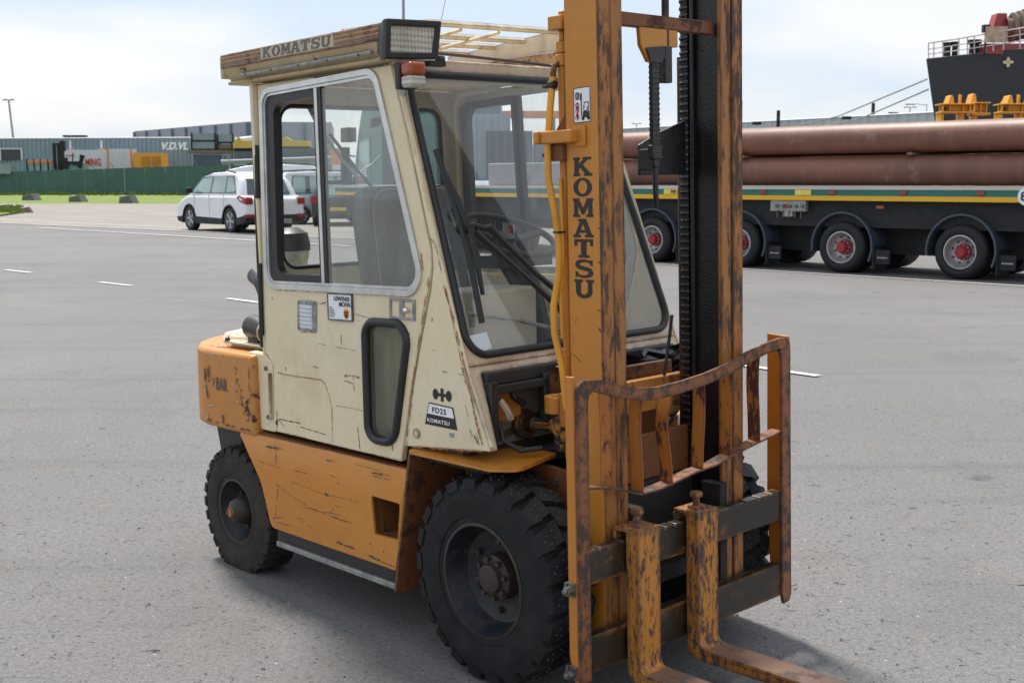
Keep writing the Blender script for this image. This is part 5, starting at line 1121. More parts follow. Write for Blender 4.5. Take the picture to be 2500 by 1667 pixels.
# ---- rust marks, scratches and scuffs, each on the surface it belongs to
FI = fl.matrix_world.to_3x3().inverted()
def hit(px, py, y0=None, e=.0008):
    d = FI @ (at(px, py, 1.0) - Vector((0, 0, CAM_H))); c = FI @ (Vector((0, 0, CAM_H)) - O); z = 1.0
    for _ in range(12):
        yy = -(YS(z) + .004) if y0 is None else y0
        t = (yy - e - c.y) / d.y; q = c + d * t; z = q.z
    return q
rk_ = random.Random(11)
def marks(lines, y0, mat, parent, e=.0008, name='rust_marks'):
    b = MB(); k = 0
    for ln in lines:
        w, gap, pts = ln[0], ln[1], ln[2:]
        pts = [hit(x, y, y0, e) for x, y in pts]
        if y0 == -.5735: pts = [Vector((max(p.x, -1.792), p.y, min(max(p.z, .67), .965))) for p in pts]
        for a, c in zip(pts[:-1], pts[1:]):
            L_ = (c - a).length; n = max(2, int(L_ / .009)); d = (c - a) / n; nn = Vector((-d.z, 0, d.x)).normalized()
            i = 0
            while i < n:
                if rk_.random() < gap: i += rk_.randint(1, 3); continue
                run = rk_.randint(2, 7); i1 = min(n, i + run); m_ = max(3, (i1 - i) * 2 + 1); up, lo = [], []
                for j in range(m_):
                    t = i + (i1 - i) * j / (m_ - 1); tap = math.sin(math.pi * (j + .35) / (m_ - .3)) ** .6; p = a + d * t + nn * rk_.uniform(-w, w) * .25
                    up.append(p + nn * w * tap * rk_.uniform(.25, 1.0)); lo.append(p - nn * w * tap * rk_.uniform(.25, 1.0))
                n0 = len(b.v); b.v += up + lo; b.f += [(n0 + j, n0 + j + 1, n0 + m_ + j + 1, n0 + m_ + j) for j in range(m_ - 1)]
                i = i1; k += 1
    o = b.build(name, mat, parent, smooth=False); o['kind'] = 'stuff'; return o
def blots(cs, y0, mat, parent, e=.0007, name='rust_marks'):
    b = MB()
    for x, y, r, st in cs:
        c = hit(x, y, y0, e); n = 11; n0 = len(b.v); b.v.append(c)
        b.v += [c + Vector((r * math.cos(a), 0, r * st * math.sin(a))) * rk_.uniform(.45, 1.25) for a in [2 * math.pi * j / n for j in range(n)]]
        b.f += [(n0, n0 + 1 + j, n0 + 1 + (j + 1) % n) for j in range(n)]
    o = b.build(name, mat, parent, smooth=False); o['kind'] = 'stuff'; return o
Z3 = lambda x, y: (x / 2.614 + 450, y / 2.614 + 550)
Z4 = lambda x, y: (x / 2.614 + 450, y / 2.614 + 1000)
Z6 = lambda x, y: (x / 3.136 + 950, y / 3.136 + 450)
M['scratch'] = simple('scratched_dark', (.075, .050, .036), .6, 0, .5, 60)
M['rustm'] = simple('rust_brown', (.115, .045, .020), .85, 0, .6, 90)
M['rusto'] = simple('rust_orange', (.36, .17, .065), .8, 0, .4, 60)
S_ = lambda f, *p: [f(*q) for q in p]
marks([(.0028, .1, *S_(Z3, (865, 502), (912, 490))), (.0026, .1, *S_(Z3, (815, 898), (857, 911))), (.0022, .15, *S_(Z3, (1020, 955), (1118, 967))), (.0022, .1, *S_(Z3, (1080, 912), (1079, 988))),
       (.0012, .35, *S_(Z3, (965, 1150), (1100, 1172), (1148, 1187))), (.0036, .1, *S_(Z3, (605, 1236), (748, 1264))), (.0030, .2, *S_(Z3, (738, 1285), (905, 1336))), (.0040, .1, *S_(Z3, (598, 1232), (588, 1310))),
       (.0034, .1, *S_(Z3, (1103, 1268), (1122, 1442))), (.0018, .3, *S_(Z3, (600, 1235), (640, 1290))), (.0012, .55, *S_(Z3, (850, 755), (1100, 800))), (.0012, .5, *S_(Z3, (600, 1308), (1000, 1420), (1385, 1496))), (.002, .1, *S_(Z3, (1065, 862), (1068, 880)))], None, M['rustm'], fl)
marks([(.0022, .25, *S_(Z3, (1567, 340), (1520, 640), (1470, 960), (1412, 1440))), (.0022, .1, *S_(Z3, (1583, 590), (1576, 614))), (.0024, .4, *S_(Z3, (1530, 40), (1600, 120), (1640, 300), (1700, 560), (1782, 950), (1840, 1230), (1880, 1400))),
       (.0016, .2, *S_(Z3, (1790, 1145), (1812, 1222))), (.0022, .2, *S_(Z3, (1820, 1295), (1836, 1352))), (.0034, .1, *S_(Z3, (1842, 1330), (1880, 1405))), (.0014, .1, *S_(Z3, (1745, 948), (1786, 956))), (.0012, .1, *S_(Z3, (1585, 797), (1602, 799))), (.0020, .25, *S_(Z3, (1430, 1420), (1700, 1440), (1940, 1452))), (.0015, .2, *S_(Z3, (1500, 1195), (1512, 1215)))], None, M['rustm'], fl)
blots([(*Z3(1651, 932), .003, 1), (*Z3(1668, 936), .0035, 1), (*Z3(648, 915), .004, 1.8), (*Z3(560, 465), .003, 2), (*Z3(1110, 610), .0025, 1), (*Z3(1000, 705), .002, 1.5), (*Z3(1470, 750), .002, 1), (*Z3(590, 1262), .010, 1.4), (*Z3(1470, 1330), .0025, 1)], None, M['rustm'], fl)
marks([(.007, .15, *S_(Z3, (1325, 1388), (1330, 1440))), (.005, .2, *S_(Z3, (1000, 700), (1003, 760))), (.006, .3, *S_(Z3, (1500, 100), (1530, 330))), (.004, .3, *S_(Z3, (735, 680), (845, 685))), (.004, .3, *S_(Z3, (1020, 962), (1118, 974))), (.005, .4, *S_(Z3, (1440, 1412), (1900, 1442))), (.007, .35, *S_(Z3, (1640, 330), (1720, 620), (1800, 960), (1860, 1250), (1900, 1400))), (.005, .45, *S_(Z3, (600, 410), (1000, 430), (1460, 455))), (.005, .4, *S_(Z3, (1560, 330), (1510, 640), (1460, 960), (1405, 1440))), (.006, .3, *S_(Z3, (590, 1180), (592, 1320))), (.005, .4, *S_(Z3, (1375, 630), (1440, 700))), (.004, .4, *S_(Z3, (1020, 990), (1080, 1010), (1084, 1060)))], None, M['rusto'], fl, .0005, 'rust_stain')
marks([(.0013, .10, *S_(Z4, (575, 470), (690, 555), (800, 620), (900, 665), (1060, 722))), (.0012, .12, *S_(Z4, (680, 460), (900, 540), (1130, 592))), (.0050, .0, *S_(Z4, (895, 532), (925, 550))), (.0040, .1, *S_(Z4, (935, 680), (1062, 722))), (.0020, .3, *S_(Z4, (895, 652), (1000, 672))), (.0020, .1, *S_(Z4, (970, 598), (930, 660))), (.0014, .2, *S_(Z4, (930, 600), (1002, 622))),
       (.0060, .25, *S_(Z4, (495, 228), (602, 248))), (.0030, .5, *S_(Z4, (580, 210), (582, 345))), (.0012, .2, *S_(Z4, (470, 325), (612, 373))), (.0040, .05, *S_(Z4, (900, 318), (942, 330))), (.0024, .1, *S_(Z4, (692, 385), (780, 406))), (.0020, .4, *S_(Z4, (925, 415), (985, 440))), (.0030, .1, *S_(Z4, (972, 465), (1002, 473))),
       (.0045, .3, *S_(Z4, (1190, 400), (1305, 420))), (.0024, .4, *S_(Z4, (1198, 422), (1248, 432))), (.0030, .2, *S_(Z4, (1275, 440), (1296, 447))), (.0035, .5, *S_(Z4, (568, 630), (582, 692))), (.0024, .2, *S_(Z4, (560, 692), (636, 684))), (.0018, .3, *S_(Z4, (590, 715), (702, 747))), (.0018, .3, *S_(Z4, (785, 735), (852, 776))), (.0016, .4, *S_(Z4, (698, 688), (762, 696))),
       (.0065, .1, *S_(Z4, (965, 842), (1088, 886))), (.0060, .15, *S_(Z4, (1170, 928), (1250, 962))), (.0030, .2, *S_(Z4, (1250, 965), (1345, 1005))), (.0022, .6, *S_(Z4, (700, 600), (900, 660))), (.0015, .5, *S_(Z4, (1080, 345), (1240, 385))), (.0022, .2, *S_(Z4, (580, 690), (600, 470)))], -.5722, M['scratch'], fl, .0006, 'scratch_marks')
blots([(*Z4(757, 710), .0035, 1), (*Z4(1185, 852), .003, 1.6), (*Z4(1272, 905), .003, 1.6), (*Z4(1286, 886), .002, 1), (*Z4(1000, 802), .002, 1.4), (*Z4(907, 540), .006, 1.2), (*Z4(1325, 520), .002, 1), (*Z4(1030, 755), .002, 1)], -.5722, M['scratch'], fl, .0006, 'scratch_marks')
marks([(.012, .45, *S_(Z3, (100, 900), (95, 995))), (.010, .5, *S_(Z3, (150, 860), (156, 1000))), (.016, .2, *S_(Z3, (190, 1180), (186, 1300))), (.012, .2, *S_(Z3, (240, 1208), (252, 1295))), (.012, .45, *S_(Z3, (92, 1130), (150, 1190))), (.010, .5, *S_(Z3, (110, 1010), (150, 1110))), (.012, .4, *S_(Z3, (90, 1240), (180, 1290))), (.006, .5, *S_(Z3, (200, 1290), (420, 1320))), (.004, .5, *S_(Z3, (410, 900), (412, 1250)))], -.5735, M['scratch'], fl, .0012, 'scuff_marks')
marks([(.006, .6, *S_(Z3, (110, 810), (270, 825))), (.010, .5, *S_(Z3, (92, 1000), (100, 1070))), (.005, .6, *S_(Z3, (90, 1140), (410, 1110))), (.008, .5, *S_(Z3, (95, 1180), (140, 1260)))], -.5735, M['panel_cream'], fl, .0010, 'pale_scuffs')
marks([(.0010, .4, *S_(Z6, (1432, 1028), (1400, 1255))), (.0020, .2, *S_(Z6, (1392, 1290), (1440, 1328), (1470, 1362))), (.0010, .3, *S_(Z6, (1428, 1030), (1458, 1022))), (.004, .3, *S_(Z6, (1595, 330), (1625, 340))), (.003, .3, *S_(Z6, (1590, 480), (1625, 470))), (.004, .2, *S_(Z6, (1585, 962), (1625, 972))), (.005, .3, *S_(Z6, (1600, 1100), (1628, 1130))), (.003, .3, *S_(Z6, (1600, 590), (1625, 620))), (.0016, .5, *S_(Z6, (1618, 0), (1625, 600), (1628, 1400)))], -.3604, M['scratch'], ma, .0004, 'scratch_marks')
ORD = 'first second third fourth fifth sixth seventh eighth ninth tenth eleventh twelfth thirteenth fourteenth fifteenth sixteenth seventeenth eighteenth nineteenth twentieth'.split() + ['twenty-' + w_ for w_ in ('first', 'second', 'third', 'fourth')]
# ============================================================ LIGHT SHED, SHIP, TRAILER, CARS
sA, sB = W(1480, 320, 190), W(2400, 268, 137)
zs = W(0, 300, 160).z
a1 = W(1802, 300, 160); a2 = W(2276, 275, 160 * 148.0 / 173.0); dsh = (a2 - a1)
p0, p1 = a1 - dsh * .9, a1 + dsh * 1.35
sh = empty('quay_shed', (p0.x, p0.y, 0)); tag(sh, 'long pale grey ribbed quay shed behind the pipe trailer', 'building')
b = MB(); wallpanel(b, (p0.x, p0.y), (p1.x, p1.y), 0, a1.z, 1.3, .14, 20); part_world(b, 'wall', M['shed'], sh)
b = MB(); b.tube([Vector((p0.x, p0.y, a1.z)) - Vector((0, .3, 0)), Vector((p1.x, p1.y, a1.z)) - Vector((0, .3, 0))], .10, 4); part_world(b, 'roof_edge', M['shed'], sh)
for px_ in (1909, 2143): q = W(px_, 281, 150); b = MB(); b.cyl((q.x, 152, a1.z - 2), (q.x, 152, a1.z + (1.1 if px_ < 2000 else 2.0)), .22, n=8); part_world(b, 'roof_vent', M['m_dark'], sh)
for (px_, py_) in ((1847, 302), (2066, 289), (2180, 279)): q = W(px_, py_, 142); b = MB(); b.box(q.x - .5, q.x + .5, 141.6, 142.2, q.z - .15, q.z + .2); part_world(b, 'floodlight', M['m_dark'], sh)
# red gantry and dark stacks seen through the windscreen
o, z0, z1 = crate('dark_hall', 985, 1222, 205, 440, 120, 20, M['bld_dark'], 'tall dark block of a hall seen through the windscreen', 'building', 0)
o, z0, z1 = crate('grey_container_stack', 1060, 1246, 278, 440, 100, 4, M['c_grey'], 'blue-grey container stack seen through the windscreen behind the wipers', 'container', 1.2)
o, z0, z1 = crate('ribbed_container', 1185, 1300, 320, 440, 88, 4, M['c_dark'], 'dark ribbed container seen through the windscreen above the flat trailer', 'container', .5)
o, z0, z1 = crate('ribbed_container', 1302, 1475, 352, 440, 92, 4, M['c_grey'], 'pale ribbed container just behind the near mast rail', 'container', .5)
gy = empty('gantry_crane', (W(1225, 0, 170).x, 170, 0)); tag(gy, 'faded red gantry crane beam seen through the windscreen', 'crane')
w_ = W(1500, 0, 170).x - gy.location.x; zg0, zg1 = W(0, 288, 170).z, W(0, 271, 170).z
b = MB(); b.box(0, w_, 0, 2, zg0, zg1); b.build('beam', M['m_orange'], gy); b = MB(); b.box(w_ * .40, w_ * .48, -.3, 1, zg0 - 1.8, zg0); b.build('trolley', M['c_dark'], gy)
for t in (.02, .96): b = MB(); b.box(w_ * t, w_ * t + .7, 0, 1, 0, zg0); b.build('leg', M['m_orange'], gy)

# ship
M['hull'] = painted('black_hull', (.020, .023, .030), rust=.69, edgew=0, dirt=.25, scale=.25, rough=.45, streak=False, rustcol=(.06, .035, .025))
YS_ = 78.0
h0, h1 = W(2260, 143, YS_), W(2296, 320, YS_ + 1.5)
ship = empty('cargo_ship', (h0.x, YS_, 0)); tag(ship, 'black hulled ship with rails and winches on deck at the right edge', 'ship')
L0 = Vector(ship.location)
b = MB(); xr = 30.0
prof_ = [(0, h0.z), (h1.x - h0.x, h1.z), (h1.x - h0.x + .5, 0)]
dzz = .42 * xr * (W(0, 115, 70).z - W(0, 143, 70).z) / (W(2500, 0, 70).x - W(2260, 0, 70).x) / .42
topz = lambda x: h0.z + x * .118
vs = [Vector((0, 0, topz(0))), Vector((xr, -9, topz(xr) + 1.2)), Vector((xr, 16, topz(xr))), Vector((9.0, 12, topz(3)))]
vl = [Vector((1.95, .5, 0)), Vector((xr, -7, 0)), Vector((xr, 14, 0)), Vector((10, 10, 0))]
vs[1] = Vector((xr, -8, topz(0) + xr * .085)); b.hexa(vl, vs); b.build('hull', M['hull'], ship, .06)
def dk(px, py, Y=None):  # a point above the deck edge
    q = W(px, py, Y or YS_ - .3 - max(0, (px - 2260)) * .0068); return q - L0
M['rail_white'] = simple('ship_rail', (.52, .46, .46), .5, 0, .3, 1)
b = MB(); top = [dk(2267, 106), (dk(2330, 97)), (dk(2410, 83)), dk(2500, 68), dk(2560, 58)]; b.tube(top, .045, 5)
mid_ = [dk(2267, 121), dk(2330, 112), dk(2410, 99), dk(2500, 84), dk(2560, 74)]; b.tube(mid_, .03, 5); low_ = [dk(2267, 133), dk(2330, 125), dk(2410, 113), dk(2500, 100), dk(2560, 88)]; b.tube(low_, .03, 5); b.build('handrail', M['rail_white'], ship)
for px_ in (2267, 2280, 2302, 2341, 2362, 2379, 2406, 2425, 2450, 2490):
    b = MB(); yt = 106 - (px_ - 2267) * .163; yb = 141 - (px_ - 2267) * .115; b.tube([dk(px_, yb + 3), dk(px_, yt)], .04, 5); b.build('stanchion', M['rail_white'], ship)
for px_, r_ in ((2323, .26), (2342, .22), (2390, .36)):
    q = dk(px_, 133 - (px_ - 2323) * .09); b = MB(); b.cyl(q + Vector((0, .8, -.6)), q + Vector((0, .8, .55)), r_ * .85, r_ * .8, 12); b.cyl(q + Vector((0, .8, .55)), q + Vector((0, .8, .8)), r_ * 1.2, r_ * 1.2, 12); b.build('bollard', M['m_dark'], ship)
M['winch_tan'] = simple('rusty_tan_plate', (.42, .30, .20), .7, 0, .35, 3)
q = dk(2445, 110); b = MB(); b.box(q.x - .9, q.x + 5, q.y + .4, q.y + 3, q.z - .5, q.z + .12); b.build('deck_house', M['ship_red'], ship)
q = dk(2437, 84); b = MB(); b.box(q.x - .8, q.x + .55, q.y - .1, q.y + .1, q.z - .5, q.z + .45); b.build('winch_frame', M['winch_tan'], ship)
q = dk(2443, 68, 80); b = MB(); b.hexa([q + Vector((-.7, 0, -.8)), q + Vector((.7, 0, -.8)), q + Vector((.7, 1, -.8)), q + Vector((-.7, 1, -.8))], [q + Vector((-.25, 0, .9)), q + Vector((.35, 0, .9)), q + Vector((.35, 1, .9)), q + Vector((-.25, 1, .9))]); b.build('winch_housing', M['ship_red'], ship)
for px_, py_ in ((2472, 68), (2486, 64), (2498, 60)):
    q = dk(px_, py_, 80); b = MB(); b.lathe([(.95, -.08), (.95, .08)], q, 'x', 20, cap=True); b.lathe([(.6, -.5), (.6, .5)], q, 'x', 16); b.build('winch_drum', M['m_brown'], ship)
b = MB(); 
for i in range(6): b.lathe([(.62, -.04), (.70, 0), (.62, .04)], dk(2476 + i * 3.4, 67 - i * .6, 80), 'x', 16)
b.build('wire_rope', M['grey_metal'], ship)
q = dk(2406, 92); b = MB(); b.cyl(q + Vector((0, 0, -1)), q + Vector((0, 0, .6)), .06, n=6); b.box(q.x - .2, q.x + .2, q.y - .2, q.y + .2, q.z + .3, q.z + .75); b.build('deck_lamp', M['m_dark'], ship)
M['gold'] = simple('gold_paint', (.60, .50, .30), .6)
for px_, py_ in ((2460, 153.5),):
    # clover emblem lying on the hull side plane
    A_, B_ = vs[0] * .0 + vs[0], vs[1]; dirh = (B_ - A_); dirh.z = 0; dirh.normalize()
    nrm = Vector((dirh.y, -dirh.x, 0)); nrm = nrm if nrm.y < 0 else -nrm
    # intersect the sight line with the hull side
    d_ = at(px_, py_, 1) - Vector((0, 0, CAM_H)); o_ = Vector((0, 0, CAM_H)) - L0
    Pn = Vector(vs[0]); tt = (Pn - o_).dot(nrm) / d_.dot(nrm); cc = o_ + d_ * tt + nrm * .25
    b = MB(); k_ = 0
    for dx_, dz_ in ((0, .17), (0, -.17), (.17, 0), (-.17, 0)):
        e = [(dx_ + (.10 if dz_ else .14) * math.cos(t * math.pi / 8), dz_ + (.14 if dz_ else .10) * math.sin(t * math.pi / 8)) for t in range(16)]; k_ += 1
        b.plate(e, [], lambda u, v: cc + dirh * u + Vector((0, 0, v)) + nrm * (.01 * k_), lambda u, v: cc + dirh * u + Vector((0, 0, v)))
    b.build('clover_emblem', M['gold'], ship, smooth=False)
for (pa, pb_, lab) in (((2263, 194), (1905, 318), 'upper mooring rope from the ship down to the left'), ((2266, 219), (1990, 312), 'lower mooring rope from the ship down to the left')):
    A_, B_ = W(*pa, YS_ + .4), W(*pb_, 118); m_ = (A_ + B_) / 2 - Vector((0, 0, .5)); B2 = B_ + (B_ - A_) * .35
    b = MB(); b.tube([A_ - Vector((0, 0, 0)), m_, B_, Vector((B2.x, B2.y, max(B2.z, .2)))], .05, 6); tag(b.build('mooring_rope', M['m_rope']), lab, 'rope', 'mooring ropes of the ship')

# ---- yellow cradles behind the pipes
def cradle(x0, Y, lab):
    base = W(x0, 295, Y); s_ = Y / FPX * 1.0
    o = empty('steel_cradle', (base.x, Y, 0)); tag(o, lab, 'cradle', 'yellow steel cradles behind the pipes')
    P = lambda dx, py: (dx * s_, W(0, py, Y).z)
    M_ = M['c_orange2']
    def bx(name, dx0, dx1, y0, y1, d0, d1): b = MB(); a_ = P(dx0, y1); c_ = P(dx1, y0); b.box(a_[0], c_[0], d0, d1, a_[1], c_[1]); return b.build(name, M_, o, .01)
    bx('top_plate', -1, 74, 254, 257, -.2, .4); bx('web', 4, 70, 257, 272, 0, .1); bx('base_rail', 0, 72, 273, 277, -.15, .35)
    for dx in (4, 20, 52, 68): bx('rib', dx, dx + 2.5, 257, 274, -.12, .2)
    for dx in (3, 52): bx('leg', dx, dx + 8, 277, 620, 0, .4)
    bx('top_plate', 78, 116, 251, 254, -.2, .4); bx('web', 80, 110, 254, 270, 0, .1); bx('base_rail', 78, 118, 276, 282, -.15, .35)
    for dx in (80, 94, 108): bx('rib', dx, dx + 2.5, 254, 276, -.12, .2)
    bx('leg', 84, 92, 282, 620, 0, .4)
    for dx, hgt in ((28, 232), (82, 228)):
        b = MB(); b.plate([P(dx - 6, 254), P(dx, hgt + 2), P(dx + 3, hgt), P(dx + 6, hgt + 2), P(dx + 10, 254)], [], lambda u, v: (u, .1, v), lambda u, v: (u, .5, v)); b.build('horn', M_, o)
    for dx in (38, 45): b = MB(); b.plate([P(dx - 4, 254), P(dx - 1, 242), P(dx + 2, 241), P(dx + 7, 254)], [], lambda u, v: (u, .6, v), lambda u, v: (u, .9, v)); b.build('lug', M_, o)
    bx('pin', 56, 57.2, 229, 254, .3, .4); bx('pin', 60, 61.2, 230, 254, .3, .4)
    b = MB(); a_ = P(12, 266); b.cyl((a_[0], -.05, a_[1]), (a_[0], -.01, a_[1]), .045, n=10); b.build('hole', M['m_dark'], o)
M['c_orange2'] = corr_mat('yellow_orange_steel', (.70, .33, .03), .12)
cradle(2293, 34, 'yellow-orange steel cradle standing in front of the ship hull, left one')
cradle(2437, 33, 'yellow-orange steel cradle cut by the right edge of the photo')

# ---- pipe trailer
T0 = gnd(2340, 683); TD = (gnd(1590, 640) - T0).normalized(); TN = Vector((TD.y, -TD.x, 0)); TN = TN if TN.dot(T0) > 0 else -TN
tr = empty('pipe_trailer'); tr.matrix_world = Matrix(((TD.x, TN.x, 0, T0.x), (TD.y, TN.y, 0, T0.y), (0, 0, 1, 0), (0, 0, 0, 1)))
tag(tr, 'long green and yellow multi axle flatbed trailer loaded with rusty pipes', 'trailer')
M['deck_w'] = corr_mat('pale_deck_edge', (.52, .47, .42), .15); M['tr_green'] = corr_mat('trailer_green', (.020, .15, .12), .12); M['tr_yel'] = corr_mat('trailer_yellow', (.72, .40, .02), .1)
M['fender'] = simple('blue_grey_plastic_fender', (.045, .06, .085), .42); M['truck_red'] = simple('red_hub_paint', (.27, .015, .022), .45); M['steel_rim'] = simple('silver_rim', (.42, .43, .44), .38, .5, .1)
XL, XR = -9.0, 17.6
b = MB(); b.box(XL, XR, -.08, 2.55, 1.535, 1.605); b.build('deck_edge', M['deck_w'], tr)
b = MB(); b.box(XL, XR, -.06, 2.5, 1.425, 1.534); b.build('green_side_rail', M['tr_green'], tr)
b = MB(); b.box(XL, XR, -.075, -.02, 1.335, 1.423); b.build('yellow_stripe_rail', M['tr_yel'], tr)
b = MB(); b.box(XL, XR - 1, .12, 2.3, .85, 1.42); b.build('frame', M['m_dark'], tr); b = MB(); b.box(XL, 8, .62, 2.0, .35, .9); b.build('underframe', M['m_dark'], tr)
wx = [-4.75, -2.42, 0.0, 2.2, 4.67, 6.75]
wx = [-4.6, -2.3, 0.0, 2.28, 4.55, 6.72]
Rw = .475
def twheel():
    w = empty('wheel'); b = MB()
    b.lathe([(.30, .02), (.32, -.015), (.36, -.03), (.41, -.02), (.445, .0), (.47, .04), (.475, .07), (.475, .24), (.465, .28), (.30, .30)], (0, 0, 0), 'y', 40); b.lathe([(.30, .36), (.44, .34), (.475, .38), (.475, .6), (.30, .64)], (0, 0, 0), 'y', 32); b.build('tyre', M['rubber'], w)
    b = MB(); b.lathe([(.305, .02), (.295, -.008), (.275, -.01), (.268, .02), (.255, .05), (.245, .10), (.19, .15), (.15, .155)], (0, 0, 0), 'y', 36); r_ = b.build('rim', M['steel_rim'], w)
    b = MB()
    for k in range(8): a = k * math.pi / 4; b.cyl((.20 * math.cos(a), .135, .20 * math.sin(a)), (.20 * math.cos(a), .131, .20 * math.sin(a)), .024, n=10)
    b.build('vent_holes', M['m_dark'], r_)['kind'] = 'stuff'
    b = MB(); b.lathe([(.15, .16), (.14, .10), (.105, .09), (.10, .0), (.085, -.02), (.001, -.022)], (0, 0, 0), 'y', 20); b.build('hub', M['truck_red'], w)
    b = MB()
    for k in range(10): a = k * math.pi / 5; b.cyl((.125 * math.cos(a), .10, .125 * math.sin(a)), (.125 * math.cos(a), .06, .125 * math.sin(a)), .012, n=6)
    b.build('wheel_nuts', M['grey_metal'], w)['kind'] = 'stuff'; return w
TW = twheel(); TW.parent = tr
def fender(x):
    b = MB(); n = 20; vs_, fs_ = [], []
    for k in range(n + 1):
        a = rad(205 - 215 * k / n)
        for rr in (.60, .635):
            for y in (.0, .50): vs_.append((x + rr * math.cos(a), y, .50 + rr * math.sin(a)))
    for k in range(n):
        q = k * 4; fs_ += [(q, q + 4, q + 5, q + 1), (q + 2, q + 3, q + 7, q + 6), (q, q + 2, q + 6, q + 4), (q + 1, q + 5, q + 7, q + 3)]
    b.add(vs_, fs_); b.build('fender', M['fender'], tr, sharp=50)
    b = MB(); b.box(x - .66, x - .63, .02, .48, .10, .52); b.box(x - .95, x - .67, .05, .09, .20, .45); b.build('mud_flap', M['m_dark'], tr)
    b = MB(); b.box(x - .92, x - .72, .03, .05, .30, .325); b.build('flap_print', M['grey_metal'], tr)
for i, x in enumerate(wx):
    w = TW if i == 0 else copy_tree(TW, tr)
    w.location = (x, 0, Rw); w.rotation_euler = (0, rad(37 * i), 0); fender(x)
for i, x in enumerate(wx):
    b = MB(); b.cyl((x, 1.7, Rw), (x, 2.3, Rw), Rw, n=24); b.cyl((x, .6, Rw), (x, 1.7, Rw), .09, n=8); b.build('far_tyre', M['rubber'], tr)
for x in (-.35, 1.05, 2.45, 3.95, 4.95, 6.1, 8.6): b = MB(); b.box(x - .06, x + .06, -.10, -.061, 1.455, 1.515); b.build('marker_lamp', M['ship_red'], tr)
tx = lambda px: ((gnd(px, 640 + (px - 1590) * .0573)) - T0).dot(TD)
for px_ in (1640, 1960): x = tx(px_); b = MB(); b.box(x - .17, x + .17, -.085, -.062, 1.43, 1.53); b.build('yellow_plate', M['ysk'], tr)
x = tx(1925); b = MB(); b.box(x - .35, x + .42, -.04, .08, 1.12, 1.33); b.box(x - .08, x + .12, -.05, .08, 1.02, 1.2); b.build('valve_panel', M['grey_metal'], tr, .01); b = MB(); b.cyl((x + .05, -.08, 1.22), (x + .05, -.04, 1.22), .04, n=8); b.build('red_valve_knob', M['truck_red'], tr)
b = MB(); 
for k in range(5): b.cyl((x - .3 + k * .14, -.09, 1.22), (x - .3 + k * .14, -.04, 1.22), .03, n=8); b.tube([(x - .28 + k * .13, -.06, 1.14), (x - .26 + k * .13, -.05, 1.0)], .012, 5)
b.build('valve', M['bolt'], tr)
x = tx(2145); b = MB(); b.box(x - .07, x + .07, -.05, -.01, 1.20, 1.25); b.build('amber_lamp', M['amber'], tr)
x = tx(2502); b = MB(); b.cyl((x, -.085, 1.44), (x, -.100, 1.44), .155, n=28); sg = b.build('speed_sign', M['white_print'], tr); text_mesh('80', .20, (x + .105, -.103, 1.37), (-1, 0, 0), (0, 0, 1), M['black_print'], sg, 'lettering', bold=.006)
# pipes
def pipe_mat():
    s = S('rusty_pipe_steel', .5, 0, .6); x = s.map((.22, 1.5, 1.5)); n = s.noise(1.2, 6, .62, x); m2 = s.noise(1.0, 5, .65, s.map((3.5, .5, .5)))
    c = s.mix(s.ramp(n, .35, .68), (.20, .080, .045), (.115, .052, .038)); c = s.mix(s.ramp(m2, .48, .72, 0, .5), c, (.28, .13, .075)); c = s.mix(s.ramp(s.noise(3.2, 7, .7), .60, .68, 0, .6), c, (.28, .20, .17)); s.color(c); s.rough(s.ramp(n, .3, .7, .45, .65)); s.bump(s.noise(30, 4), .2, .01); return s.m
M['pipe'] = pipe_mat()
RP = .268; XPL = tx(1440)
pm = MB(); pm.lathe([(RP - .02, XL * 0), (RP, 0), (RP, 24.0), (RP - .02, 24.0)], (0, 0, 0), 'x', 48)
rowlab = ['lower', 'upper']; placelab = ['nearest', 'second', 'third', 'farthest']
proto = None
for r_ in range(2):
    for k in range(4):
        if proto is None: o = proto = pm.build('steel_pipe', M['pipe'])
        else: o = proto.copy(); col.objects.link(o)
        zc = 1.615 + RP + r_ * (2 * RP + .045); yc = .26 + k * (2 * RP + .04)
        o.matrix_world = tr.matrix_world @ Matrix.Translation((XPL - 24 - (.05 * k), yc, zc)) @ Matrix.Rotation(.7 * k + r_ * 1.9, 4, 'X')
        tag(o, '%s rusty steel pipe in the %s layer on the trailer' % (placelab[k], rowlab[r_]), 'pipe', 'rusty pipes on the trailer')
for x in (-6, -2.5, 1, 4.5):
    b = MB(); b.box(x - .05, x + .05, .0, 2.4, 1.615 + 2 * RP + .004, 1.615 + 2 * RP + .041); o = b.build('timber_bearer', M['m_brown']); o.matrix_world = tr.matrix_world.copy(); tag(o, 'thin timber bearer between the two pipe layers, %s from the right' % ORD[int((x + 6) / 3.5)], 'timber', 'timber bearers between the pipes')
